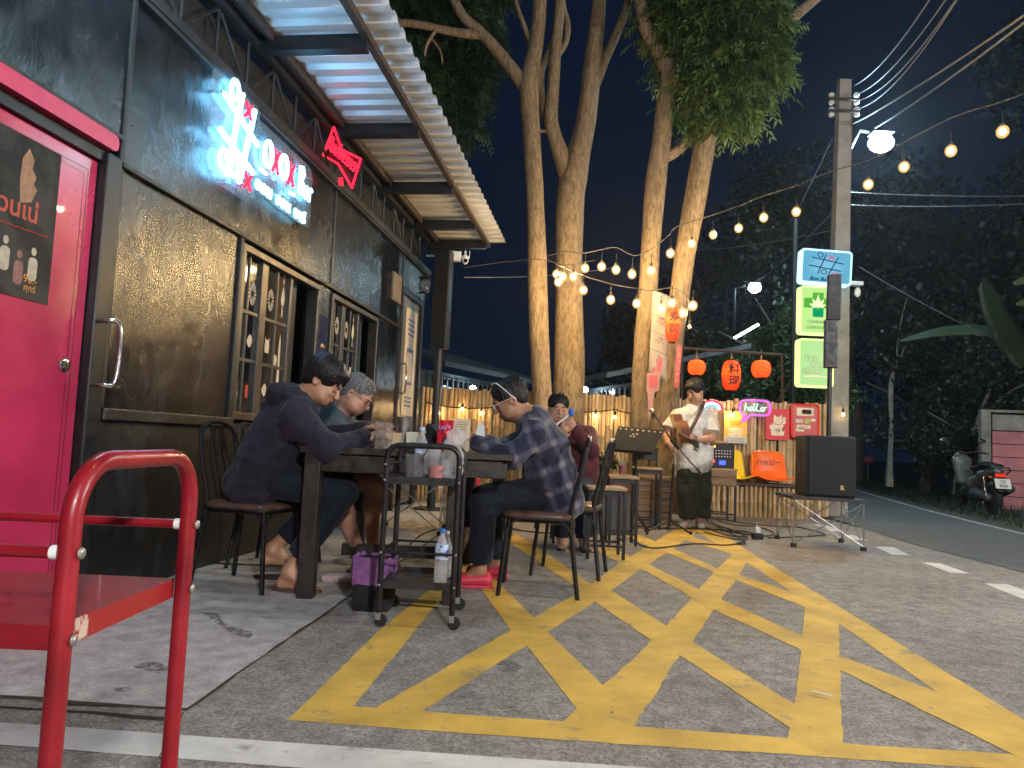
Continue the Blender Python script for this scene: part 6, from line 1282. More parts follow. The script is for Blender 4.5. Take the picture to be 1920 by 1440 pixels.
ch0 = make_chair('arched black metal chair under the young man in the dark hoodie', CG); ch0.location = (-1.40, 4.16, 0); ch0.rotation_euler = (0, 0, R(-104))
dup(ch0, (-1.45, 4.80, 0), R(-98), 'arched black metal chair under the grey haired man, against the bar wall')
dup(ch0, (.19, 4.36, 0), R(86), 'arched black metal chair under the man in the plaid shirt'); dup(ch0, (.42, 5.0, 0), R(76), 'empty arched black metal chair behind the plaid shirted man')
TB = thing('dining_table', 'dark wooden plank table at which the three men eat', 'table', (-.53, 4.55, 0)); TZ = .785
for i in range(9): y0 = 3.87+i*.157; MB().box((-.53, y0+.077, TZ-.017), (1.12, .152, .034), None, .004).build('plank', WOODT, TB, world=True)
for x in (-1.02, -.27, -.06):
    for y in ((3.915, 5.22) if x != -.06 else (5.05,)): MB().box((x, y, (TZ-.034)/2), (.085, .085, TZ-.036), None, .006).build('leg', WOODT, TB, world=True)
for y in (3.915, 5.22): MB().box((-.53, y, TZ-.085), (1.0, .03, .09), None, .004).build('apron', WOODT, TB, world=True)
for x in (-1.04, -.02): MB().box((x, 4.55, TZ-.085), (.03, 1.24, .09), None, .004).build('apron', WOODT, TB, world=True)
MB().box((-.27, 4.57, .22), (.05, 1.2, .08), None, .004).build('stretcher', WOODT, TB, world=True); MB().box((-.64, 4.57, .16), (.70, .05, .07), None, .004).build('stretcher', WOODT, TB, world=True)
def stool(c, h, w_, label, back=False, cat='stool', mat=WOODL):
    t = thing('bar_stool' if back else 'square_stool', label, cat, (*c, 0)); x, y = c
    MB().box((x, y, h-.012), (w_, w_, .024), None, .005).build('seat', mat, t, world=True)
    for sx in (-1, 1):
        for sy in (-1, 1): MB().box((x+sx*(w_/2-.015), y+sy*(w_/2-.015), (h-.026)/2), (.024, .024, h-.028)).build('leg', BK, t, world=True)
    for sx in (-1, 1): MB().box((x+sx*(w_/2-.015), y, .14), (.016, w_-.06, .016)).build('rail', BK, t, world=True)
    for sy in (-1, 1): MB().box((x, y+sy*(w_/2-.015), .10), (w_-.06, .016, .016)).build('rail', BK, t, world=True); MB().box((x, y+sy*(w_/2-.015), h-.045), (w_-.06, .018, .03)).build('rail', BK, t, world=True)
    if back:
        for sx in (-1, 1): MB().box((x+sx*(w_/2-.015), y+w_/2-.01, h+.08), (.022, .02, .16)).build('back_post', BK, t, world=True)
        MB().box((x, y+w_/2-.012, h+.14), (w_, .022, .14), None, .006).build('backrest', BK, t, world=True)
    return t
stool((.76, 5.8), .54, .30, 'black square stool with a light wooden top behind the empty chair'); s2c = P(1167, 892, 6.6); stool((s2c.x, 6.6), s2c.z, .26, 'black stool with a wooden top holding the red drink')
s3 = P(1215, 876, 8.0); stool((s3.x-.01, 8.0), s3.z, .28, 'tall black bar stool with a backrest beside the wooden planter', True)
# ------------------------------------------------------------------ trolleys
def trolley(x0, x1, y0, y1, H_, zs, mat, tr, label, name, flat, wheels=True, rail=()):
    t = thing(name, label, 'trolley', ((x0+x1)/2, (y0+y1)/2, 0)); r_ = .055
    for y in (y0, y1):
        pts = [(x0, y, .05), (x0, y, H_-r_*1.4)] + [tuple(q) for q in arc((x0+r_, y, H_-r_), r_, math.pi, math.pi/2, 5)] + [tuple(q) for q in arc((x1-r_, y, H_-r_), r_, math.pi/2, 0, 5)] + [(x1, y, .05)]
        MB().tube(pts, tr, 10).build('end_frame', mat, t, True, True)
    for z in zs:
        sh = MB(); sh.box(((x0+x1)/2, (y0+y1)/2, z), (x1-x0-tr, y1-y0-tr, .004)); 
        for y in (y0+tr*.8, y1-tr*.8): sh.box(((x0+x1)/2, y, z-.0), (x1-x0-tr*2, .003, .035))
        for x in (x0+tr*.8, x1-tr*.8): sh.box((x, (y0+y1)/2, z-.0), (.003, y1-y0-tr*2.4, .035))
        sh.build('shelf', flat, t, world=True)
    for z, ends in rail:
        for x in (x0, x1): MB().tube([(x, y0, z), (x, y1, z)], tr*.45, 8).build('side_rail', mat, t, True, True)
        if ends:
            for y in (y0, y1): MB().tube([(x0, y, z), (x1, y, z)], tr*.45, 8).build('side_rail', mat, t, True, True)
    m = MB()
    for z in list(zs)+[q[0] for q in rail]:
        for x in (x0, x1):
            for y, s_ in ((y0, -1), (y1, 1)): m.ball((x+(.3*tr if x == x1 else -.3*tr), y+s_*tr*.92, z), tr*.45, None, 8, 6)
    m.build('rivets', RIVET, t, True, True)
    if wheels:
        for x in (x0, x1):
            for y in (y0, y1): MB().lathe([(.001, -.012), (.024, -.012), (.028, -.006), (.028, .006), (.024, .012), (.001, .012)], 14, T(x+.012, y, .0285) @ RX(R(90))).build('wheel', RUB, t, True, True); MB().box((x, y, .047), (.022, .03, .03)).build('caster_fork', RIVET, t, world=True)
    return t
trolley(-.555, -.225, 3.40, 3.80, .815, (.655, .185), BKW, .0135, 'black two shelf metal trolley loaded with glasses at the end of the table', 'black_trolley', pm('black_sheet_shelf', (.05, .05, .05), .3, .4, .3, 9, rvar=.1), True, ((.725, False), (.33, True)))
# red trolley, near the lens
rt = thing('red_trolley', 'red enamelled metal trolley with chipped paint close to the viewer at the left', 'trolley', (-.75, 1.0, 0))
A0, A1 = Vector((-.498, .86, 0)), Vector((-.492, 1.16, 0)); dA = (A1-A0).normalized(); rr3 = .07; H3 = .806; LA = (A1-A0).length
def ra(d, z, x=0): return A0+dA*d+Vector((x, 0, 0))+UZ*z
for xo, nm in ((0, 'end_frame'), (-.62, 'end_frame')):
    pts = [ra(0, .05, xo), ra(0, H3-rr3*1.3, xo)] + [ra(rr3-rr3*math.cos(a), H3-rr3+rr3*math.sin(a), xo) for a in [math.pi/2*i/7 for i in range(8)]] + [ra(LA-rr3+rr3*math.sin(a), H3-rr3+rr3*math.cos(a), xo) for a in [math.pi/2*i/7 for i in range(8)]] + [ra(LA, H3-rr3*1.3, xo), ra(LA, .05, xo)]
    MB().tube(pts, .0122, 14).build(nm, REDP, rt, True, True)
for z, hh in ((.618, .028), (.16, .03)):
    m = MB(); M = frame(ra(LA/2, z, -.31), (1, 0, 0), dA); m.box((0, 0, 0), (.60, LA-.004, .003), M)
    m.box((0, -(LA/2-.004), -hh*.45), (.60, .003, hh), M); m.box((0, (LA/2-.004), -hh*.45), (.60, .003, hh), M); m.box((-.30, 0, -hh*.45), (.003, LA-.03, hh), M); m.build('shelf', REDP, rt, world=True)
    MB().box((.30, 0, -hh*.45), (.003, LA-.028, hh), M).build('shelf_edge', REDR, rt, world=True)
for d, z in ((.0, .702), (LA, .702)):
    MB().tube([ra(d, z, -.008), ra(d, z, -.612)], .0072, 10).build('guard_rail', REDP, rt, True, True); MB().tube([ra(d, z, -.010), ra(d, z, -.019)], .0084, 12).build('rail_washer', WHITE, rt, True, True)
m = MB()
for d in (0, LA):
    for z in (.702, .605, .15): m.ball(tuple(ra(d, z, .0145)), (.004, .007, .007), None, 8, 6)
m.build('rivets', RIVET, rt, True, True)
for d in (0, LA):
    for x in (0, -.62): q = ra(d, 0, x); MB().lathe([(.001, -.012), (.026, -.012), (.03, 0), (.026, .012), (.001, .012)], 14, T(q.x, q.y, .030) @ RX(R(90))).build('wheel', RUB, rt, True, True)
# ------------------------------------------------------------------ things on the trolley and table
def at(px, y, z): # x that shows at px for this depth
    d = ray(px, 800); return Vector((d.x*y/d.y, y, z))
def glass(px, y, z, h, r, label, r2=None, fluid=None, mat=CLEAR):
    c = at(px, y, z); t = thing('drinking_glass', label, 'glass', c); r2 = r2 or r*.85; MB().lathe([(r2, .001), (r, h), (r-.0025, h), (r2-.0025, .010), (.0005, .010)], 18, T(*c)).build('vessel', mat, t, True, True)
    if fluid: MB().lathe([(r2-.003, .011), (r2+(r-r2)*fluid[0]-.003, .011+h*fluid[0])], 18, T(*c)).build('drink', fluid[1], t, True, True)
    return t
def bottle(px, y, z, h, r, label, cap, labmat, lean=0., body=PLAST, lab=(.35, .62), water=None):
    c = at(px, y, z); t = thing('plastic_bottle', label, 'bottle', c)
    MB().lathe([(r*.8, 0.001), (r, .012), (r, h*.30), (r*.93, h*.33), (r, h*.36), (r, h*.62), (r*.9, h*.70), (r*.45, h*.86), (r*.36, h*.89), (r*.36, h*.95)], 18, T(*c)).build('vessel', body, t, True, True)
    MB().lathe([(r*.43, h*.93), (r*.43, h*.995), (r*.38, h)], 14, T(*c)).build('cap', cap, t, True, True); MB().lathe([(r*1.015, h*lab[0]), (r*1.015, h*lab[1])], 18, T(*c)).build('label', labmat, t, True, True); return t
BLUC = pm('blue_cap_plastic', (.03, .16, .62), .35, 0, .1, 8); LBL = pm('blue_white_label', (.55, .65, .8), .4, 0, 0, 30, col2=(.03, .10, .45), thresh=(.45, .5)); LBR = pm('red_white_label', (.7, .7, .7), .4, 0, 0, 40, col2=(.55, .05, .05), thresh=(.4, .45)); PINKD = pm('pink_drink', (.85, .26, .25), .3, 0, .1, 9)
bottle(792, 3.66, .66, .245, .031, 'clear water bottle with a blue cap and label on the black trolley\'s top shelf', pm('pale_blue_cap', (.35, .55, .8), .35, 0, .1, 9), LBL, lab=(.48, .66))
glass(779, 3.5, .66, .115, .040, 'wide clear glass holding a dark straw, left on the trolley\'s top shelf', .033)
c = at(776, 3.5, .675); t = thing('drinking_straw', 'dark brown straw slanting out of the wide clear glass', 'straw', c); MB().tube([c, c+Vector((.085, .02, .15))], .003, 6).build('tube', pm('brown_straw', (.10, .03, .02), .4, 0, 0), t, True, True)
glass(822, 3.46, .66, .135, .039, 'frosted plastic cup half full of pink drink on the black trolley', .034, (.42, PINKD), pm('frosted_cup', (.9, .9, .92), .35, 0, 0, trans=.85, ior=1.1, alpha=.3))
c = at(852, 3.52, .66); t = thing('ice_bag', 'crumpled translucent plastic bag of ice on the black trolley', 'bag', c); V = Vol(np.array(c)-.13, np.array(c)+np.array([.13, .13, .26]), .006)
V.cap(c+UZ*.05, c+UZ*.11, .048, .042, .02); V.cap(c+UZ*.12, c+UZ*.20+Vector((.01, 0, 0)), .03, .045, .02); V.noise(.012, .03, seed=3); V.noise(.007, .015, seed=4); V.plane_cut(c+UZ*.004, (0, 0, -1)); V.mesh('bag', BAG, t)
c = at(812, 3.62, .66); t = thing('crushed_cup', 'crumpled clear cup with ice behind the pink drink', 'cup', c); V = Vol(np.array(c)-.08, np.array(c)+np.array([.08, .08, .22]), .006); V.cap(c+UZ*.04, c+UZ*.15, .032, .042, .02); V.noise(.008, .022, seed=8); V.plane_cut(c+UZ*.004, (0, 0, -1)); V.plane_cut(c+UZ*.165, (0, 0, 1)); V.mesh('cup', BAG, t)
bottle(840, 3.45, .19, .25, .031, 'clear water bottle with a dark blue cap on the black trolley\'s bottom shelf', BLUC, LBL, lab=(.45, .72)); bottle(848, 3.62, .19, .22, .03, 'second plain clear bottle behind the first on the trolley\'s bottom shelf', WHITE, PLAST)
glass(713, 3.98, TZ, .145, .029, 'tall clear glass at the left, in front of the young man\'s hands', .026); glass(728, 4.02, TZ, .140, .029, 'tall clear glass at the right, in front of the young man\'s hands', .026)
c = at(757, 4.45, TZ); t = thing('steel_tumbler', 'tall brushed steel tumbler on the table', 'tumbler', c); MB().lathe([(.034, .001), (.048, .185), (.049, .187), (.046, .187), (.032, .006), (.001, .006)], 26, T(*c)).build('cup', BRUSH, t, True, True)
c = at(740, 4.15, TZ); t = thing('napkin_tray', 'small tan card and white tray by the tall glasses', 'tray', c); MB().box((c+UZ*.006)[:], (.11, .08, .010), None, .003).build('tray', WHITE, t, world=True); MB().box((c+Vector((.0, .03, .05)))[:], (.075, .004, .08), None).build('card', pm('tan_card', (.55, .40, .22), .7, 0, .15, 9), t, world=True)
c = at(774, 4.35, TZ); t = thing('tissue_box', 'cream tissue box beside the steel tumbler', 'box', c); MB().box((c+UZ*.05)[:], (.065, .06, .10), None, .004).build('carton', pm('cream_carton', (.6, .56, .48), .7, 0, .1, 9), t, world=True)
c = at(772, 4.12, TZ); t = thing('black_tray', 'flat black tray at the middle of the table', 'tray', c); MB().box((c+UZ*.014)[:], (.12, .14, .026), None, .006).build('tray', GREYP, t, world=True)
c = at(803, 4.4, TZ); t = thing('black_bag', 'slumped black bag lying on the table behind the bottle', 'bag', c); V = Vol(np.array(c)-.2, np.array(c)+.24, .009); V.cap(c+Vector((-.06, 0, .04)), c+Vector((.09, 0, .05)), .05, .06, .04); V.cap(c+Vector((.03, 0, .05)), c+Vector((.02, 0, .11)), .05, .035, .03); V.noise(.014, .05, seed=2); V.noise(.007, .025, seed=3); V.plane_cut(c+UZ*.003, (0, 0, -1)); V.mesh('bag', cloth('black_nylon', (.012, .012, .014)), t)
c = at(835, 4.15, TZ); t = thing('snack_bag', 'glossy red snack bag with purple lettering standing on the table', 'snack bag', c); SN = pm('red_foil', (.60, .02, .04), .22, .1, .2, 14, bump=1., bscale=9, dist=.02)
V = []; fs = []; 
for k_, dy in ((0, -1), (1, 1)):
    for j in range(11):
        for i in range(9):
            u, v = -1+i/4, j/10; th = .022*(1-u*u)*math.sin(math.pi*min(1, .1+v*.9))+.001; V.append(tuple(c+Vector((u*.042+.012*(v-.5), dy*th+.006*math.sin(5*u+7*v), .003+v*.17))))
for k_ in (0, 1):
    for j in range(10):
        for i in range(8): a = k_*99+j*9+i; fs.append((a, a+1, a+10, a+9))
m = MB(); m.add(V, fs); m.build('pouch', SN, t, True, True); letters("Lay's", .035, frame(c+Vector((-.034, -.027, .12)), (1, 0, .1), UZ), pm('violet_yellow_print', (.35, .22, .55), .4, 0, .1, 40), 'lettering', t, .001, sx=1.0, bold=.001); MB().box((c+Vector((.008, -.026, .055)))[:], (.035, .003, .04)).build('printed_label', BLK, t, world=True)
c = at(865, 4.25, TZ); t = thing('menu_card', 'open cream printed menu standing on the table', 'menu', c); MN = pm('cream_menu_paper', (.62, .52, .36), .7, 0, .1, 9); m = MB(); m.box((c+Vector((-.002, 0, .095)))[:], (.105, .003, .185), Matrix.Translation(c) @ RX(R(-6)) @ Matrix.Translation(-c)); m.build('page', MN, t, world=True)
m = MB()
for i in range(12): m.box((c+Vector((-.004+.006*(i % 3), -.004, .03+i*.0125)))[:], (.07-.01*(i % 3), .001, .003), Matrix.Translation(c) @ RX(R(-6)) @ Matrix.Translation(-c))
m.build('printed_lines', pm('brown_menu_ink', (.25, .16, .1), .7, 0, 0), t, world=True)
c = P(901, 804, 4.5); t = thing('white_paper', 'folded white paper by the plaid shirted man\'s hand', 'paper', c); m = MB(); m.prism([(-.03, -.05), (.03, -.05), (.022, .02), (.0, .05), (-.02, .02)], .003, frame(c, (1, 0, 0), (0, .3, 1))); m.build('sheet', WHITE, t, world=True)
# bin
c = G(702, 1143); c = Vector((-.64, 3.74, 0)); t = thing('waste_bin', 'small black bin lined with a purple plastic bag under the table', 'bin', c); m = MB(); m.box((c+UZ*.125)[:], (.19, .17, .25), None, .02); m.build('tub', RUB, t, True, True)
V = []; fs = []; prof = rrect(.20, .18, .04, 6); n = len(prof)
for j in range(9):
    z = .25-.030*j*1.0; 
    for i, (a, b_) in enumerate(prof): s_ = 1.03+.025*math.sin(i*2.3+j*.4)+.015*math.sin(i*5.1+j)+(.03 if j == 0 else 0)-(.0 if j < 7 else -.03); V.append((c.x+a*s_, c.y+b_*s_, z+.006*math.sin(i*1.7)+(.012 if j == 0 else 0)))
for j in range(8):
    for i in range(n): k_ = (i+1) % n; fs.append((j*n+i, j*n+k_, (j+1)*n+k_, (j+1)*n+i))
m = MB(); m.add(V[:n*5], [f for f in fs if max(f) < n*5]); m.build('bag_liner', pm('violet_plastic_bag', (.24, .10, .28), .3, 0, .3, 30, bump=.9, bscale=30, dist=.01), t, True, True)
c = Vector((-.86, 4.38, 0)); t = thing('paper_pad', 'flat pale spotted paper package on the ground under the table', 'package', c); MB().box((c+UZ*.022)[:], (.36, .16, .04), Matrix.Translation(c) @ RZ(R(-8)) @ Matrix.Translation(-c), .012).build('package', pm('spotted_paper', (.55, .42, .45), .7, 0, 0, 26, col2=(.35, .25, .35), thresh=(.3, .4)), t, True, True)

# ------------------------------------------------------------------ people
HOOD = cloth('charcoal_violet_fleece', (.022, .019, .034)); NAVY = cloth('navy_cotton', (.010, .014, .024)); TEE = cloth('slate_grey_jersey', (.055, .075, .085)); SHORTS = cloth('black_cotton', (.010, .012, .018)); MAROON = cloth('maroon_knit', (.085, .02, .026)); WTEE = cloth('white_cotton', (.62, .60, .56)); OLIVE = cloth('dark_olive_cotton', (.035, .042, .028)); RUBS = pm('brown_rubber_sandal', (.09, .06, .05), .6, 0, .2, 9); CLOG = pm('crimson_rubber_clog', (.55, .03, .07), .45, 0, .15, 9); SANDB = pm('black_rubber_sandal', (.015, .015, .017), .6, 0, .2, 9)
PLAID = pm('navy_plaid_flannel', (.02, .03, .07), .9, 0, 0, 5, sheen=.2)
def plaid(m):
    N, L = nodes_of(m); b = N['Principled BSDF']; tc = N.new('ShaderNodeTexCoord'); n = N.new('ShaderNodeTexNoise'); n.inputs['Scale'].default_value = 4; L.new(tc.outputs['Object'], n.inputs[0])
    v = N.new('ShaderNodeVectorMath'); v.operation = 'MULTIPLY_ADD'; L.new(n.outputs['Color'], v.inputs[0]); v.inputs[1].default_value = (.05, .05, .05); L.new(tc.outputs['Object'], v.inputs[2])
    mp = N.new('ShaderNodeMapping'); mp.inputs['Rotation'].default_value = (0, R(22), 0); L.new(v.outputs[0], mp.inputs[0]); sx = N.new('ShaderNodeSeparateXYZ'); L.new(mp.outputs[0], sx.inputs[0]); outs = []
    for o, per in (('X', .125), ('Z', .125)):
        a = N.new('ShaderNodeMath'); a.operation = 'MULTIPLY'; a.inputs[1].default_value = 2*math.pi/per; L.new(sx.outputs[o], a.inputs[0]); s_ = N.new('ShaderNodeMath'); s_.operation = 'SINE'; L.new(a.outputs[0], s_.inputs[0])
        r = N.new('ShaderNodeMapRange'); r.inputs[1].default_value = .35; r.inputs[2].default_value = .95; r.clamp = True; L.new(s_.outputs[0], r.inputs[0]); outs.append(r.outputs[0])
    ad = N.new('ShaderNodeMath'); ad.operation = 'ADD'; L.new(outs[0], ad.inputs[0]); L.new(outs[1], ad.inputs[1]); h = N.new('ShaderNodeMath'); h.operation = 'MULTIPLY'; h.inputs[1].default_value = .5; L.new(ad.outputs[0], h.inputs[0])
    r = N.new('ShaderNodeValToRGB'); e = r.color_ramp.elements; e[0].position = 0; e[0].color = (.008, .010, .030, 1); e[1].position = 1; e[1].color = (.17, .14, .15, 1); q = r.color_ramp.elements.new(.5); q.color = (.045, .045, .085, 1); L.new(h.outputs[0], r.inputs[0]); L.new(r.outputs[0], b.inputs['Base Color'])
plaid(PLAID)
def sandal(t, ank, d, mat, s_=1., thong=True, z0=None, name='sandal', closed=False):
    ank = Vector(ank); d = Vector(d); d.z = 0; d = nv(d); l = nv(d.cross(UZ)); g = ank-UZ*(.095*s_); 
    if z0 is not None: g.z = z0
    M = frame(g+d*.045*s_, d, l); so = []
    for i in range(24): a = 2*math.pi*i/24; so.append((.135*s_*math.cos(a), (.047+.008*math.cos(a))*s_*math.sin(a)))
    o = MB().prism(so, .018*s_, frame(g+d*.045*s_, d, -l) if frame(g, d, l).to_3x3().col[2].z < 0 else M).build(name, mat, t, True, True)
    if thong:
        b = g+d*.125*s_+UZ*.018; m = MB(); tops = g+UZ*.088*s_+d*.06*s_
        for k in (-1, 1): m.tube(smooth_path([b, tops+l*k*.026*s_, g+l*k*.047*s_+UZ*.015+d*.0], 4), .0095*s_, 6)
        m.build('strap', mat, o, True, False); 
    return o
def glasses(p, x, f, up, root, mat, lens, s_=1., r=.023):
    t = root; m = MB()
    for k in (-1, 1):
        m.tube([p(k*.033+r*1.1*math.cos(a), .107, .008+r*.85*math.sin(a)) for a in [2*math.pi*i/18 for i in range(19)]], .0018*s_, 6)
        m.tube([p(k*.058, .105, .012), p(k*.078, .06, .014), p(k*.084, .0, .012), p(k*.084, -.02, -.002)], .0016*s_, 6)
    m.tube([p(-.010, .109, .012), p(0, .111, .014), p(.010, .109, .012)], .0018*s_, 6); fr = m.build('glasses', mat, t, True, True)
    m = MB()
    for k in (-1, 1): m.add([tuple(p(k*.033+r*1.05*math.cos(a), .106, .008+r*.82*math.sin(a))) for a in [2*math.pi*i/14 for i in range(14)]], [tuple(range(14))])
    m.build('lens', lens, fr, False, False) if False else None
    return fr
def person(label, loc): return thing('person', label, 'person', loc)

# A: young man in hoodie, left, facing right
A = person('young man with dark floppy hair in a charcoal hoodie leaning over the table', (-1.38, 4.15, 0))
JA = dict(head=P(607, 716, 4.08), face=(.80, -.10, -.58), up=(.5, .0, 1), neck=P(566, 752, 4.12), chest=P(528, 808, 4.14), chestf=(.75, -.05, -.4), pel=P(487, 893, 4.16),
          sh=[P(556, 783, 3.93), P(548, 778, 4.33)], el=[P(612, 838, 3.90), P(600, 826, 4.42)], wr=[P(683, 822, 4.05), P(686, 808, 4.25)], kn=[P(640, 925, 4.09), P(642, 915, 4.34)], an=[P(541, 1082, 4.05), P(508, 1056, 4.36)], tip=[(1, -.18, 0), (.95, .1, -.45)],
          hand=[((.9, .30, .25), (-.3, -.5, .9), .7, -1), ((.9, -.3, .25), (-.3, .4, .9), .7, 1)])
JA['an'][0].z = .10; JA['an'][1].z = .17
pA = figure(A, JA, .0065, SKA, 1.06, 1.0, True, ('fringe', HAIRB))
def hoodx(V):
    p, x, f, up, lat = pA; nk = JA['neck']; b = nk+Vector((-.035, 0, .0)); 
    for i in range(14):
        a = 2*math.pi*i/14; q = nk+Vector((-.03, 0, .012))+x*math.cos(a)*.090+Vector((-.6, 0, .5)).normalized()*math.sin(a)*.085; V.ell(q, (.040, .040, .036), None, .014)
    V.cap(nk+Vector((-.12, -.07, .03)), nk+Vector((-.12, .07, .03)), .064, .064, .02); V.cap(nk+Vector((-.15, 0, .0)), nk+Vector((-.20, 0, -.09)), .066, .035, .03)
top_garment(A, JA, .0075, HOOD, 'hoodie', .026, 1., .020, .06, .009, 21, extra=hoodx, cuffs=True)
trousers(A, JA, .0075, NAVY, 'trousers', .016, 1.80, .006, .005, 5)
sandal(A, JA['an'][0], JA['tip'][0], RUBS, 1.06, z0=.002); sandal(A, JA['an'][1], (1, .1, 0), SANDB, 1.02, z0=.004)
# B: older man with glasses
B = person('grey haired older man with glasses in a slate T-shirt reading at the table', (-1.4, 4.75, 0))
JB = dict(head=P(668, 742, 4.62), face=(.80, -.16, -.56), up=(.45, .0, 1), neck=P(634, 776, 4.68), chest=P(604, 822, 4.72), chestf=(.8, -.05, -.35), pel=P(572, 890, 4.75), sh=[P(628, 806, 4.48), P(640, 794, 4.92)], el=[P(650, 842, 4.42), P(668, 820, 5.0)], wr=[P(700, 815, 4.5), P(706, 806, 4.75)],
          kn=[P(636, 924, 4.48), P(700, 906, 4.80)], an=[P(676, 1064, 4.62), P(700, 1046, 4.88)], tip=[(1, .0, 0), (1, .1, 0)], hand=[((.8, .5, .3), (-.3, -.4, .9), .6, -1), ((.9, -.3, .3), (-.3, .4, .9), .6, 1)])
for a in JB['an']: a.z = .09
pB = figure(B, JB, .0068, SKB, 1.0, 1.16, True, ('thin', HAIRG), .06, HAIRG); glasses(*pB[:4], B, BK, None)
top_garment(B, JB, .008, TEE, 'shirt', .016, .8, .02, .04, .006, 33, belly=.06); trousers(B, JB, .008, SHORTS, 'shorts', .018, .72, .02, .005, 6); sandal(B, JB['an'][0], (1, 0, 0), SANDB, 1., z0=.004); sandal(B, JB['an'][1], (1, .1, 0), SANDB, 1., z0=.004)
# C: plaid shirt, facing left
C = person('man in a navy plaid shirt and pale glasses seated at the right of the table', (.2, 4.4, 0))
JC = dict(head=P(957, 752, 4.40), face=(-.86, -.08, -.48), up=(-.4, 0, 1), neck=P(996, 787, 4.42), chest=P(1022, 838, 4.43), chestf=(-.8, 0, -.35), pel=P(1043, 922, 4.42), sh=[P(1008, 815, 4.64), P(1002, 818, 4.20)], el=[P(940, 842, 4.72), P(958, 858, 4.12)], wr=[P(893, 822, 4.52), P(890, 828, 4.28)],
          kn=[P(918, 935, 4.55), P(907, 938, 4.28)], an=[P(930, 1050, 4.72), P(900, 1062, 4.40)], tip=[(-1, .05, 0), (-1, -.12, 0)], hand=[((-.85, -.2, .35), (.3, .4, .9), .6, -1), ((-.85, .25, .45), (.4, -.4, .85), .6, 1)])
for a in JC['an']: a.z = .095
pC = figure(C, JC, .0065, SKC, 1.0, 1.06, True, ('short', HAIRB), .03); wf = pm('clear_white_frame', (.8, .75, .65), .3, 0, 0, 5, trans=.3); glasses(*pC[:4], C, wf, None)
p = pC[0]; m = MB()
for k in (-1, 1): m.tube([p(k*.070, .035, .128), p(k*.090, .012, .075), p(k*.092, -.012, .015), p(k*.088, -.022, -.008)], .0030, 6)
m.tube([p(-.07, .036, .129), p(-.03, .055, .140), p(.03, .055, .140), p(.07, .036, .129)], .003, 6)
m.build('second_glasses', WHITE, C, True, True)
def collar(V):
    p, x, f, up, lat = pC; nk = JC['neck']
    for i in range(12): a = 2*math.pi*i/12; V.ell(nk+lat*math.cos(a)*.07+Vector((.7, 0, .1)).normalized()*math.sin(a)*.066+UZ*.018, (.02, .02, .022), None, .015)
top_garment(C, JC, .0075, PLAID, 'plaid_shirt', .018, 1., .014, .05, .008, 41, belly=.03, extra=collar); trousers(C, JC, .0075, NAVY, 'trousers', .016, 1.86, .006, .005, 7)
for i in (0, 1):
    a = JC['an'][i]; d = Vector(JC['tip'][i]).normalized(); l = d.cross(UZ); V = Vol(np.array(a)-.22, np.array(a)+.22, .008); g_ = Vector((a.x, a.y, .0)); V.cap(g_-d*.03+UZ*.045, g_+d*.15+UZ*.035, .047, .035, .03, lat=l, wd=1.25); V.plane_cut(g_+UZ*.003, (0, 0, -1)); V.cap(g_+UZ*.09-d*.01, g_+UZ*.16-d*.01, .036, .04, .01, sub=True); V.mesh('clog', CLOG, C)
    m = MB(); m.box((0, 0, .008), (.27, .10, .016), frame(g_+d*.055, d, UZ.cross(d)), .006); m.build('clog_sole', CLOG, C, world=True)
# D: maroon sweater, at the back
D = person('stocky man in a maroon sweater holding a blue tipped stick by the forked tree', (1.0, 6.55, 0))
JD = dict(head=P(1047, 768, 6.4), face=(.08, -.97, -.12), up=(0, 0, 1), neck=P(1058, 798, 6.5), chest=P(1068, 835, 6.52), chestf=(0, -1, 0), pel=P(1072, 905, 6.6), sh=[P(1032, 818, 6.5), P(1100, 815, 6.52)], el=[P(1030, 850, 6.3), P(1110, 845, 6.3)], wr=[P(1048, 818, 6.12), P(1078, 805, 6.12)],
          kn=[P(1055, 930, 6.15), P(1092, 930, 6.15)], an=[P(1055, 1010, 6.15), P(1096, 1010, 6.15)], tip=[(-.1, -1, 0), (.1, -1, 0)], hand=[((.5, -.3, .8), (0, -1, 0), 1.1, 1), ((-.6, -.3, .7), (0, -1, 0), 1.1, -1)])
for a in JD['an']: a.z = .09
pD = figure(D, JD, .0085, SKA, 1.05, 1.18, True, ('short', HAIRB), .05); top_garment(D, JD, .009, MAROON, 'sweater', .02, 1., .02, .04, .006, 51, belly=.05, cuffs=True); trousers(D, JD, .009, NAVY, 'trousers', .016, 1.97, .01, .005, 8)
for i in (0, 1): sandal(D, JD['an'][i], JD['tip'][i], SANDB, 1., False, .004)
t = thing('drumstick', 'pale stick with a blue rounded tip in the maroon shirted man\'s hand', 'mallet', P(1060, 786, 6.05)); MB().tube([P(1042, 797, 6.04), P(1068, 777, 6.04)], .009, 8).build('stick', WHITEP, t, True, True); MB().ball(P(1071, 773, 6.04)[:], (.024, .024, .034)).build('tip', BLUC, t, True, True)
ds = (JD['pel'].x, 6.6); stool(ds, JD['pel'].z-.13, .34, 'black stool under the man in the maroon sweater')
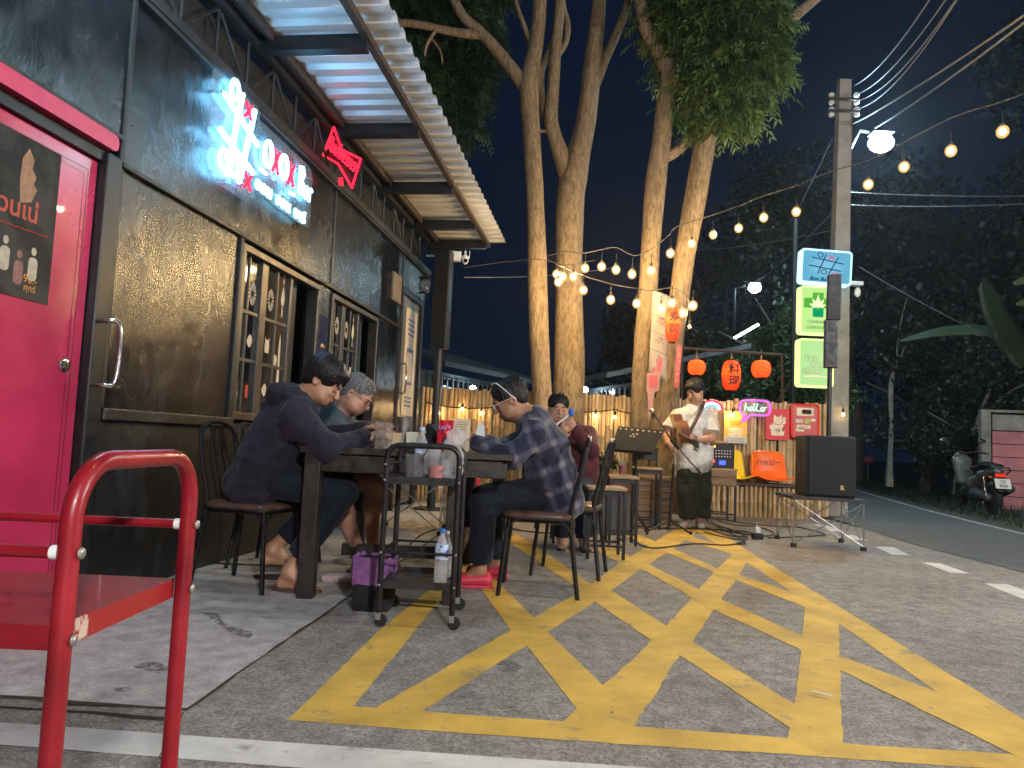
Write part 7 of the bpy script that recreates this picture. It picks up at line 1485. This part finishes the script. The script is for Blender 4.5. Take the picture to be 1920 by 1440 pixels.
# E: guitarist
E_ = person('young guitarist standing in an oversized white T-shirt and dark wide trousers', (2.05, 8.2, 0))
JE = dict(head=P(1303, 735, 8.15), face=(-.66, -.62, -.42), up=(-.1, 0, 1), neck=P(1303, 768, 8.2), chest=P(1300, 803, 8.2), chestf=(-.45, -.85, 0), pel=P(1301, 868, 8.22), sh=[P(1271, 781, 8.12), P(1330, 783, 8.3)], el=[P(1250, 815, 8.02), P(1336, 822, 8.15)], wr=[P(1252, 832, 7.82), P(1302, 825, 7.9)],
          kn=[P(1288, 925, 8.12), P(1316, 925, 8.22)], an=[P(1291, 975, 8.2), P(1313, 982, 8.25)], tip=[(-.6, -.8, 0), (-.2, -1, 0)], hand=[((.5, -.3, -.6), (-.5, -.8, .3), .5, -1), ((-.8, -.3, .2), (.2, -.9, -.3), 1.0, 1)])
JE['an'][0].z = .10; JE['an'][1].z = .10
pE = figure(E_, JE, .008, SKA, 1.04, 1.0, True, ('mid', HAIRB)); top_garment(E_, JE, .009, WTEE, 'oversized_shirt', .018, .80, .03, .0, .007, 61); trousers(E_, JE, .009, OLIVE, 'wide_trousers', .02, 1.93, .035, .009, 9)
for i in (0, 1):
    a = JE['an'][i]; d = Vector(JE['tip'][i]).normalized(); V = Vol(np.array(a)-.24, np.array(a)+.24, .009); g_ = Vector((a.x, a.y, 0)); V.cap(g_-d*.03+UZ*.045, g_+d*.17+UZ*.035, .045, .034, .03, lat=d.cross(UZ), wd=1.2); V.plane_cut(g_+UZ*.003, (0, 0, -1)); V.mesh('shoe', pm('off_white_shoe', (.55, .5, .44), .7, 0, .15, 12) if i == 0 else MATS['off_white_shoe'], E_)
# guitar
gc = P(1272, 808, 7.93); gt = thing('acoustic_guitar', 'acoustic guitar with a pale top slung from the guitarist\'s shoulder', 'guitar', gc)
ng = (P(1316, 832, 7.22)-gc).normalized(); GM = frame(gc, ng, UZ+Vector((-.1, 0, 0))); 
if GM.to_3x3().col[2].y > 0: GM = frame(gc, ng, -(UZ+Vector((-.1, 0, 0))))
out_ = []
for i in range(40):
    a = 2*math.pi*i/40; x = .235*math.cos(a); wv = .185 if x < 0 else .142; y = wv*math.sin(a)*(abs(math.sin(a))**-.15 if abs(math.sin(a)) > .05 else 1); y *= (1-.20*math.exp(-((x-.03)/.07)**2)); out_.append((x, y))
MB().prism(out_, .095, GM @ T(0, 0, -.05)).build('body', pm('mahogany', (.16, .05, .025), .3, 0, .35, 5, coat=.4), gt, True, True); MB().prism([(a*.975, b_*.97) for a, b_ in out_], .004, GM @ T(0, 0, .0455)).build('soundboard', pm('spruce_top', (.62, .40, .18), .28, 0, .2, 4, stretch=(1, 1, 1), coat=.5), gt, world=True)
MB().lathe([(.048, 0), (.048, .0015)], 22, GM @ T(.05, 0, .050)).build('sound_hole', BLK, gt, True, True); MB().prism([(.0, -.05), (.09, -.06), (.12, -.1), (.05, -.13), (-.05, -.1)], .001, GM @ T(0, 0, .050)).build('pickguard', pm('tortoise_guard', (.08, .03, .015), .2, 0, .3, 9), gt, world=True)
MB().box((.40, 0, .055), (.40, .05, .022), GM, .005).build('neck', pm('fretboard_wood', (.13, .075, .045), .5, 0, .3, 5), gt, world=True); MB().box((-.11, 0, .054), (.03, .12, .008), GM).build('bridge', BLK, gt, world=True)
MB().prism([(.60, -.03), (.77, -.038), (.77, .038), (.60, .03)], .018, GM @ T(0, 0, .040)).build('headstock', pm('blue_grey_headstock', (.07, .085, .10), .4, 0, .2, 9), gt, world=True)
m = MB()
for i in range(3):
    for k in (-1, 1): m.tube([GM @ Vector((.64+.045*i, k*.034, .05)), GM @ Vector((.64+.045*i, k*.065, .05))], .005, 6); m.ball((GM @ Vector((.64+.045*i, k*.068, .05)))[:], .010, None, 8, 6)
m.build('tuning_pegs', STEEL, gt, True, True); m = MB()
for i in range(6): m.tube([GM @ Vector((-.11, -.02+.008*i, .060)), GM @ Vector((.62, -.016+.0064*i, .068))], .0008, 3)
m.build('strings', STEEL, gt, world=True)
st_ = smooth_path([P(1291, 815, 7.86), P(1303, 792, 7.93), P(1313, 772, 8.03), P(1319, 757, 8.15), P(1314, 756, 8.35), P(1300, 790, 8.42)], 6); m = MB(); vs = []; 
for p_ in st_: vs += [tuple(p_+Vector((-.022, 0, .0))), tuple(p_+Vector((.026, 0, .012)))]
m.add(vs, [(2*i, 2*i+1, 2*i+3, 2*i+2) for i in range(len(st_)-1)]); o = m.build('strap', pm('patterned_strap', (.035, .028, .035), .8, 0, 0, 60, col2=(.22, .15, .07), thresh=(.36, .42)), gt, True, True); o.modifiers.new('t', 'SOLIDIFY').thickness = .004

# ------------------------------------------------------------------ stage gear
def ftable(c, w_, d_, h, label, rot=0):
    t = thing('folding_stand', label, 'folding table', (*c, 0), rot); top = MB(); top.box((0, 0, h-.018), (w_, d_, .03), None, .004); top.build('top', pm('black_board', (.03, .03, .032), .6, 0, .3, 9) if 'black_board' not in MATS else MATS['black_board'], t)
    cs_ = [(-w_/2+.02, -d_/2+.02), (w_/2-.02, -d_/2+.02), (w_/2-.02, d_/2-.02), (-w_/2+.02, d_/2-.02)]
    for a, b_ in cs_: MB().tube([(a, b_, .01), (a, b_, h-.03)], .007, 6).build('leg', ALU, t, True); MB().box((a, b_, .018), (.042, .042, .036)).build('foot', RUB, t)
    for i in range(4):
        a, b_ = cs_[i], cs_[(i+1) % 4]; MB().tube([(*a, .035), (*b_, h-.04)], .006, 6).build('diagonal_rod', ALU, t, True); MB().tube([(*b_, .035), (*a, h-.04)], .006, 6).build('diagonal_rod', ALU, t, True)
    return t
PAc = (3.0, 7.18); ft = ftable(PAc, .66, .64, .47, 'folding stand with crossed thin rods under the big black speaker', R(-6))
q = P(775, 930, 6.9); ftable((q.x, 6.9), .6, .55, .50, 'folding stand with thin crossed rods beyond the dining table')
sb_ = thing('subwoofer', 'big black box loudspeaker standing on the folding stand', 'speaker', (3.06, 7.18, .47)); SM = T(3.05, 7.18, .47) @ RZ(R(-8)); sh_ = .57
MB().box((0, -.01, sh_/2), (.45, .42, sh_), SM, .012).build('cabinet', pm('black_textured_box', (.012, .012, .013), .65, 0, .3, 90, bump=.4, bscale=200), sb_, world=True); MB().box((.01, -.226, sh_/2), (.42, .014, sh_-.03), SM, .004).build('grille', pm('black_grille', (.008, .008, .009), .6, .3, .4, 400), sb_, world=True)
MB().prism(rrect(.05, .12, .02, 4), .004, SM @ frame(Vector((-.2275, .0, .36)), (0, 1, 0), UZ)).build('handle', RUB, sb_, world=True); MB().lathe([(.035, 0), (.035, .004), (.02, .004)], 16, SM @ frame(Vector((-.2265, .0, .24)), (0, 1, 0), UZ) @ T(0, 0, -.003)).build('port', GREYP, sb_, True, True)
letters('R', .06, SM @ frame(Vector((.10, -.234, .07)), (1, 0, 0), UZ), pm('gold_badge', (.7, .55, .25), .3, .8, 0), 'badge', sb_, .002, 'CENTER', bold=.002)
cs2 = thing('column_speaker', 'slim black column speaker leaning on a pole above the big black box speaker', 'speaker', P(1553, 830, 7.18)); z0 = P(1553, 832, 7.18); z1 = P(1556, 690, 7.18); z2 = P(1560, 600, 7.16); z3 = P(1567, 515, 7.1)
MB().tube([z0, z1], .022, 10).build('pole', BK, cs2, True, True); ax_ = (z2-z1); Mx = frame((z1+z2)/2, (1, -.3, 0), ax_); MB().box((0, 0, 0), (.125, ax_.length, .11), frame((z1+z2)/2, (1, -.3, 0), ax_), .008).build('lower_cabinet', BK, cs2, world=True); ax2 = z3-z2; MB().box((0, 0, 0), (.125, ax2.length, .11), frame((z2+z3)/2, (1, -.3, 0), ax2), .008).build('upper_cabinet', BK, cs2, world=True)
# stage monitor
mo = P(1137, 965, 7.45); t = thing('stage_monitor', 'grey black floor amplifier with a side handle beside the music stand', 'amplifier', (mo.x, 7.5, 0)); M = T(mo.x, 7.5, 0) @ RZ(R(12)); prof = [(-.2, 0), (.2, 0), (.2, .34), (-.10, .36), (-.2, .28)]
m = MB(); m.prism([(a, b_) for a, b_ in ((-.19, 0), (.19, 0), (.17, .37), (-.17, .37))], .40, M @ RX(R(90)) @ T(0, 0, -.2)); m.build('cabinet', GREYP, t, world=True); MB().box((0, -.205, .19), (.32, .012, .30), M, .006).build('grille', pm('grey_mesh', (.06, .065, .07), .6, .3, .4, 300), t, world=True); MB().box((.178, 0, .25), (.006, .03, .10), M @ RY(R(-3)), .002).build('handle', RUB, t, world=True)
# music stand
t = thing('music_stand', 'black perforated music stand on a tripod in front of the guitarist', 'music stand', P(1203, 990, 7.55)); setz(t); c = [P(1160, 799, 7.62), P(1246, 807, 7.62), P(1222, 853, 7.45), P(1142, 846, 7.45)]; n_ = (c[1]-c[0]).cross(c[3]-c[0]).normalized(); n_ = n_ if n_.y < 0 else -n_
def q_(u, v): return c[0].lerp(c[1], u).lerp(c[3].lerp(c[2], u), v)
m = MB(); m.add([tuple(v) for v in c]+[tuple(v-n_*.004) for v in c], [(0, 1, 2, 3), (4, 5, 6, 7), (0, 1, 5, 4), (1, 2, 6, 5), (2, 3, 7, 6), (3, 0, 4, 7)]); m.add([tuple(q_(0, 1)), tuple(q_(1, 1)), tuple(q_(1, 1)+n_*.05), tuple(q_(0, 1)+n_*.05)], [(0, 1, 2, 3)]); dk = m.build('desk', pm('black_music_desk', (.010, .010, .012), .55, .2, .2, 9), t, world=True)
m = MB(); hm = pm('pale_hole', (.42, .34, .22), .9, 0, 0)
for u, v in [(.06+.125*i, .09) for i in range(8)]+[(.38, .27), (.46, .25), (.42, .36), (.34, .35)]: ce = q_(u, v)+n_*.0015; m.add([tuple(ce+(c[1]-c[0]).normalized()*.013*math.cos(a)+(c[3]-c[0]).normalized()*.010*math.sin(a)) for a in [2*math.pi*i/10 for i in range(10)]], [tuple(range(10))])
m.build('perforation', hm, dk)  # child of the desk, local frame below
o = dk.children[0]; o.data.transform(Matrix.Translation(-ORG[dk.name]))
b_ = q_(.5, .6); ft_ = Vector((b_.x+.03, 7.6, 0)); m = MB(); m.tube([b_-n_*.02, Vector((ft_.x, ft_.y, .75)), Vector((ft_.x, ft_.y, .18))], .013, 8); m.build('shaft', BK, t, True, True)
for a in (-70, 50, 170): MB().tube([(ft_.x, ft_.y, .22), (ft_.x+.27*math.cos(R(a)), ft_.y+.27*math.sin(R(a)), .012)], .010, 8).build('tripod_leg', BK, t, True, True)
# microphone stand
t = thing('microphone_stand', 'boom microphone stand crossing in front of the guitarist', 'microphone stand', P(1256, 998, 7.6)); setz(t); g_ = G(1256, 998); j_ = P(1264, 832, 7.55)
MB().tube([Vector((j_.x, g_.y, .06)), P(1263, 870, 7.58)], .012, 8).build('lower_tube', BK, t, True, True); MB().tube([P(1263, 872, 7.58), j_], .008, 8).build('upper_tube', STEEL, t, True, True); MB().tube([P(1313, 887, 7.45), j_, P(1227, 779, 7.62)], .008, 8).build('boom', STEEL, t, True, True); MB().tube([P(1306, 877, 7.46), P(1314, 889, 7.44)], .014, 8).build('counterweight', BK, t, True, True)
MB().tube([P(1273, 842, 7.54), P(1258, 824, 7.56)], .018, 8).build('clutch', BK, t, True, True)
for a in (-160, -40, 80): MB().tube([(j_.x, g_.y, .13), (j_.x+.24*math.cos(R(a)), g_.y+.24*math.sin(R(a)), .015)], .010, 8).build('tripod_leg', BK, t, True, True); MB().ball((j_.x+.245*math.cos(R(a)), g_.y+.245*math.sin(R(a)), .018), .018, None, 8, 6).build('rubber_tip', RUB, t, True, True)
tm = thing('microphone', 'small silver headed microphone at the end of the boom', 'microphone', P(1223, 772, 7.63)); MB().tube([P(1230, 783, 7.62), P(1224, 775, 7.63)], [.012, .014], 8).build('handle', BK, tm, True, True); MB().ball(P(1222, 770, 7.63)[:], .026).build('grille', BRUSH, tm, True, True)
# wooden cabinet with mixer
cx_ = P(1353, 900, 9.1); t = thing('wooden_cabinet', 'small brown wooden drawer cabinet on black legs carrying the mixer', 'cabinet', (cx_.x, 9.2, 0)); zt_ = P(1353, 879, 9.1).z; MB().box((cx_.x, 9.25, zt_-.11), (.36, .34, .20), None, .006).build('carcass', WOODM, t, world=True); MB().box((cx_.x, 9.25, zt_-.005), (.38, .36, .02), None, .003).build('top', WOODL, t, world=True)
for z in (.155, .055): MB().box((cx_.x, 9.075, zt_-z), (.33, .012, .085), None, .004).build('drawer', WOODM, t, world=True)
for sx in (-1, 1):
    for sy in (-1, 1): MB().box((cx_.x+sx*.17, 9.25+sy*.155, (zt_-.21)/2), (.022, .022, zt_-.21)).build('leg', BK, t, world=True)
for sy in (-1, 1): MB().box((cx_.x, 9.25+sy*.155, .09), (.32, .018, .018)).build('rail', BK, t, world=True)
m_ = thing('power_mixer', 'black powered mixer with a blue display and red lights behind the guitarist', 'mixer', (cx_.x, 9.15, zt_)); MB().box((cx_.x, 9.2, zt_+.155), (.30, .22, .30), None, .01).build('case', BK, m_, world=True); a = P(1352, 863, 9.08)
MB().box((cx_.x+.0, 9.084, zt_+.075), (.08, .004, .05)).build('display', em('blue_display_glow', (.03, .06, 1), 2.2), m_, world=True); MB().ball((cx_.x-.11, 9.082, zt_+.09), .016, None, 8, 6).build('red_light', em('red_led_glow', (1, .02, .02), 6), m_, True, True); MB().ball((cx_.x-.10, 9.082, zt_+.27), .012, None, 8, 6).build('orange_light', em('orange_led_glow', (1, .2, .02), 8), m_, True, True)
m = MB()
for i in range(6):
    for j in range(3): m.lathe([(.008, 0), (.007, .012)], 8, frame(Vector((cx_.x-.08+.035*i, 9.086, zt_+.15+.035*j)), (1, 0, 0), UZ))
m.build('knobs', WHITE, m_, True, True)
for z in (.06, .27): MB().box((cx_.x+.155, 9.2, zt_+z), (.012, .1, .02)).build('corner_protector', BK, m_, world=True)
MB().box((cx_.x-.05, 9.2, zt_+.325), (.26, .16, .03), None, .006).build('tray', WOODL, thing('wooden_tray', 'pale wooden tray lying on top of the mixer', 'tray', (cx_.x-.05, 9.2, zt_+.31)), world=True)
# planter with flowers
t = thing('wooden_planter', 'low planter box of brown horizontal planks round the tree roots', 'planter', (1.33, 8.6, 0)); ph = .52
for i in range(7): MB().box((1.33, 8.38, .036+i*.072), (1.06, .03, .067), None, .004).build('plank', WOODM, t, world=True); MB().box((1.845, 8.9, .036+i*.072), (.03, 1.0, .067), None, .004).build('plank', WOODM, t, world=True); MB().box((.815, 8.9, .036+i*.072), (.03, 1.0, .067), None, .004).build('plank', WOODM, t, world=True)
MB().box((1.33, 8.37, ph+.012), (1.10, .09, .024), None, .004).build('top_edge', WOODL, t, world=True); MB().box((1.33, 8.9, .25), (.98, .94, .44)).build('soil', DIRT, t, world=True)
for i, (px, l_) in enumerate(((1106, 'left'), (1137, 'right'))):
    q = P(px, 880, 8.5); f_ = thing('flower_pot', 'small potted plant with red flowers, %s one of the two on the planter' % l_, 'potted plant', (q.x, 8.5, ph), 0, 'potted flowers on the planter'); MB().lathe([(.06, -.05), (.085, .07), (.08, .07), (.06, .0)], 16, T(q.x, 8.5, ph)).build('pot', pm('terracotta_%d' % i, (.25, .09, .05), .8, 0, .2, 9), f_, True, True)
    leafcloud([(q.x, 8.5, ph+.14)], [(.13, .1, .11)], 420, f_, LEAF, .05, 20+i); leafcloud([(q.x+.04, 8.45, ph+.20), (q.x-.07, 8.45, ph+.14)], [(.05, .04, .04), (.04, .03, .04)], 70, f_, pm('red_petals', (.55, .03, .05), .6, 0, .3, 30) if i == 0 else MATS['red_petals'], .04, 30+i, 'petals')
c = P(1166, 890, 6.6); t = thing('red_drink', 'glass of red drink with a white straw on the black stool', 'drink', c); MB().lathe([(.028, .001), (.036, .12), (.034, .12), (.026, .01), (.001, .01)], 16, T(*c)).build('glass', CLEAR, t, True, True); MB().lathe([(.025, .012), (.031, .08)], 16, T(*c)).build('drink', pm('red_juice', (.55, .03, .05), .2, 0, .1), t, True, True); MB().tube([c+Vector((-.01, 0, .02)), c+Vector((-.03, -.01, .17))], .003, 6).build('straw', WHITE, t, True, True)
c = P(893, 892, 6.3); t = thing('sauce_bottle', 'small white and red sauce bottle behind the table', 'bottle', c); MB().lathe([(.035, -.1), (.035, 0), (.03, .01), (.012, .03), (.010, .06)], 14, T(*c)).build('vessel', WHITE, t, True, True); MB().lathe([(.037, -.09), (.037, -.02)], 14, T(*c)).build('label', MATS['red_print'], t, True, True); stool((c.x+.02, 6.32), c.z-.1, .28, 'low wooden topped stool under the sauce bottle')
# floor: socket, cables
c = G(1420, 1011); t = thing('power_adapter', 'white plug on a black power block lying on the ground', 'power adapter', c); MB().box((c+UZ*.03)[:], (.10, .08, .055), None, .008).build('block', RUB, t, world=True); MB().box((c+UZ*.09)[:], (.05, .045, .06), None, .006).build('plug', WHITE, t, world=True); MB().tube([c+UZ*.11, c+UZ*.17+Vector((-.01, 0, 0))], .004, 5).build('lead', WHITE, t, True, True)
CB = pm('black_cable', (.012, .012, .012), .5, 0, .2, 9); cab = [[(1180, 1010), (1220, 1030), (1300, 1022), (1370, 1024), (1402, 1010), (1360, 1005), (1310, 985)], [(1160, 985), (1230, 992), (1330, 995), (1400, 1000), (1420, 1012)], [(1330, 975), (1345, 990), (1380, 1008), (1398, 1022), (1375, 1024)], [(1335, 972), (1370, 985), (1420, 990), (1450, 1000), (1440, 1007), (1400, 1004), (1350, 996), (1310, 992)], [(1325, 982), (1360, 992), (1395, 1006), (1385, 1014), (1350, 1008), (1320, 1000)], [(1345, 975), (1400, 984), (1460, 990), (1500, 992), (1545, 1004), (1530, 1008), (1440, 1012)], [(740, 1060), (800, 1000), (900, 985), (1000, 1000), (1080, 1002)], [(1160, 985), (1176, 975), (1200, 990), (1240, 985)]]
nmc = ['long cable looping across the yellow hatching before the guitarist', 'cable running from the amplifier to the power block', 'short cable curling near the guitarist\'s feet', 'tangled cable spreading right of the guitarist', 'small looped cable beside the guitarist\'s shoes', 'cable running under the speaker stand', 'cable running behind the dining table', 'cable behind the music stand']
for k_, q in enumerate(cab):
    pth = [G(a, b_) for a, b_ in q]; pth = smooth_path([Vector((p.x, p.y, .012+.003*(k_ % 3))) for p in pth], 7); o = MB().tube(pth, .0065, 6).build('floor_cable', CB, None, True); setorigin(o, pth[0]); tag(o, 'black '+nmc[k_], 'cable', 'cables on the stage floor')
c = G(1540, 1306); t = thing('straw_scrap', 'thin white straw dropped on the yellow hatching', 'litter', c); MB().tube([G(1522, 1302)+UZ*.012, G(1560, 1312)+UZ*.012], .003, 6).build('straw', WHITE, t, True, True)

# ------------------------------------------------------------------ scooter
Rw = G(1863, 964); Rw.z = 0; dr_ = Vector((.14, .99, 0)); S = thing('parked_scooter', 'grey maxi scooter with a white licence plate parked facing away by the pink wall', 'scooter', Rw)
SMx = frame(Rw, dr_, UZ.cross(dr_)); SIL = pm('grey_olive_fairing', (.13, .125, .11), .32, .3, .1, 5, coat=.4); DKP = pm('dark_scooter_plastic', (.02, .02, .022), .4, 0, .2, 9)
def sw(x): # wheel
    o = MB().lathe([(.17, -.05), (.215, -.055), (.245, -.03), (.25, 0), (.245, .03), (.215, .055), (.17, .05)], 28, SMx @ T(x, 0, .25) @ RX(R(90))).build('tyre', RUB, S, True, True); MB().lathe([(.02, -.035), (.03, -.03), (.16, -.03), (.175, -.045), (.175, .045), (.16, .03), (.03, .03), (.02, .035)], 20, SMx @ T(x, 0, .25) @ RX(R(90))).build('rim', GREYP, S, True, True)
sw(0); sw(1.30)
def sdf(name, prims, mat, vx=.012, cut=None):
    cs_ = [SMx @ Vector(p) for pr in prims for p in pr[:2]]; lo, hi = bounds(cs_, .3); V = Vol(lo, hi, vx)
    lat = (SMx.to_3x3() @ Vector((0, 1, 0)))
    for a, b_, r1, r2, wd in prims: V.cap(SMx @ Vector(a), SMx @ Vector(b_), r1, r2, .05, lat=lat, wd=wd)
    if cut: cut(V)
    return V.mesh(name, mat, S)
sdf('tail_fairing', [((-.18, 0, .72), (.25, 0, .66), .055, .09, 1.6), ((.1, 0, .66), (.55, 0, .50), .08, .12, 1.35), ((.55, 0, .46), (.85, 0, .36), .10, .09, 1.7)], SIL)
sdf('front_fairing', [((1.02, 0, .50), (1.16, 0, .86), .09, .09, 1.7), ((1.16, 0, .88), (1.20, 0, 1.0), .08, .05, 1.9)], SIL); sdf('front_mudguard', [((1.2, 0, .50), (1.42, 0, .48), .05, .04, 1.6)], DKP)
sdf('seat', [((-.12, 0, .80), (.18, 0, .82), .045, .055, 2.6), ((.2, 0, .80), (.55, 0, .74), .055, .05, 2.5)], pm('scooter_seat_vinyl', (.015, .015, .015), .45, 0, .2, 20))
sdf('engine_and_swingarm', [((0, .09, .27), (.45, .09, .32), .07, .10, 1.), ((.45, 0, .30), (.7, 0, .28), .12, .10, 1.2), ((-.02, 0, .50), (.2, 0, .45), .05, .07, 1.5)], GREYP)
sdf('muffler', [((-.20, -.15, .42), (.30, -.14, .27), .065, .055, 1.)], DKP, .01); sdf('rear_mudguard', [((-.28, 0, .40), (-.16, 0, .60), .03, .05, 2.4)], DKP)
MB().lathe([(.066, 0), (.05, .01), (.02, .01)], 16, SMx @ frame(Vector((-.255, -.152, .435)), (0, 1, 0), (0, 0, 1)) ).build('exhaust_cap', STEEL, S, True, True)
pl = MB().prism(rrect(.24, .17, .012, 3), .004, SMx @ frame(Vector((-.31, .0, .52)), (0, -1, 0), (.35, 0, 1))).build('licence_plate', pm('cream_plate', (.72, .70, .6), .4, 0, .08, 9), S, world=True); pi = pm('plate_ink', (.02, .02, .02), .6, 0, 0)
PM_ = SMx @ frame(Vector((-.317, .0, .52)), (0, -1, 0), (.35, 0, 1)); letters('1กข', .055, PM_ @ T(0, .03, .004), pi, 'plate_lettering', pl, .0006, 'CENTER'); letters('เชียงใหม่', .022, PM_ @ T(0, .002, .004), pi, 'plate_lettering', pl, .0006, 'CENTER'); letters('8524', .062, PM_ @ T(0, -.058, .004), pi, 'plate_lettering', pl, .0006, 'CENTER', bold=.001)
MB().box((-.235, 0, .655), (.03, .16, .05), SMx, .012).build('tail_light', pm('red_lens', (.6, .02, .015), .2, 0, 0, emis=(1, .03, .01), estr=.35), S, world=True)
for k in (-1, 1): MB().box((-.19, k*.14, .62), (.05, .05, .03), SMx, .01).build('indicator', pm('amber_lens_%s' % ('a' if k < 0 else 'b'), (.5, .18, .02), .2, 0, 0), S, world=True)
hb_ = [SMx @ Vector(p) for p in ((1.02, -.34, 1.02), (1.08, -.22, 1.04), (1.12, -.08, 1.02), (1.12, .08, 1.02), (1.08, .22, 1.04), (1.02, .34, 1.02))]; MB().tube(smooth_path(hb_, 4), .014, 8).build('handlebar', BK, S, True, True)
for k in (-1, 1):
    MB().tube([SMx @ Vector((1.0, k*.36, 1.02)), SMx @ Vector((1.05, k*.25, 1.035))], .02, 10).build('grip', RUB, S, True, True); MB().ball((SMx @ Vector((.985, k*.385, 1.02)))[:], .016, None, 8, 6).build('bar_end', STEEL, S, True, True); MB().tube([SMx @ Vector((1.1, k*.22, 1.04)), SMx @ Vector((1.12, k*.30, 1.22))], .007, 6).build('mirror_stem', BK, S, True, True)
    MB().ball((0, 0, 0), (.02, .075, .042), SMx @ T(1.11, k*.33, 1.25) @ RX(R(k*-15)), 14, 8).build('mirror', GREYP, S, True, True); MB().ball((0, 0, 0), (.004, .066, .035), SMx @ T(1.088, k*.33, 1.25) @ RX(R(k*-15)), 14, 8).build('mirror_glass', STEEL, S, True, True)
m = MB(); m.tube([SMx @ Vector((.1, .18, .60)), SMx @ Vector((-.15, .19, .73)), SMx @ Vector((-.26, .12, .78)), SMx @ Vector((-.28, 0, .79)), SMx @ Vector((-.26, -.12, .78)), SMx @ Vector((-.15, -.19, .73)), SMx @ Vector((.1, -.18, .60))], .012, 8); m.build('grab_rail', GREYP, S, True, True)
for k in (-1, 1): MB().tube([SMx @ Vector((-.02, k*.12, .28)), SMx @ Vector((.06, k*.13, .62))], .022, 10).build('shock_absorber', STEEL, S, True, True)
MB().tube([SMx @ Vector((1.30, -.075, .25)), SMx @ Vector((1.2, -.075, .62))], .022, 8).build('fork', STEEL, S, True, True); MB().tube([SMx @ Vector((1.30, .075, .25)), SMx @ Vector((1.2, .075, .62))], .022, 8).build('fork', STEEL, S, True, True)
MB().tube([SMx @ Vector((.5, .12, .22)), SMx @ Vector((.45, .25, .01))], .012, 8).build('side_stand', BK, S, True, True); MB().box((.78, 0, .30), (.5, .36, .06), SMx, .02).build('footboard', DKP, S, world=True)
# leaves and small litter on the ground
gl = MB(); rs = random.Random(12)
for i in range(90):
    x, y = rs.uniform(-1.6, 3.5), rs.uniform(2.2, 9.5); a = rs.uniform(0, 6.3); s_ = rs.uniform(.006, .016); u = Vector((math.cos(a), math.sin(a), 0)); v = Vector((-u.y, u.x, 0)); c = Vector((x, y, .009))
    gl.add([tuple(c-u*s_), tuple(c+v*s_*.4+UZ*.002), tuple(c+u*s_), tuple(c-v*s_*.4)], [(0, 1, 2, 3)])
tag(gl.build('fallen_leaves', pm('dry_leaf', (.34, .24, .12), .8, 0, .4, 9)), 'tiny dry leaves and crumbs scattered on the forecourt', 'leaves', kind='stuff')
# lit shop front behind the viewer, the source of the pale reflection in the crimson door
t = thing('ceiling_tube_light', 'cool tube light hanging under the canopy edge behind the viewer', 'tube light', (1.2, -1.6, 2.9)); MB().tube([(.6, -1.6, 2.9), (1.8, -1.6, 2.9)], .02, 8).build('lit_tube', em('behind_tube_glow', (.75, .9, 1.0), 30), t, True, True); MB().box((1.2, -1.6, 2.94), (1.3, .06, .04)).build('fitting', WHITE, t, world=True)
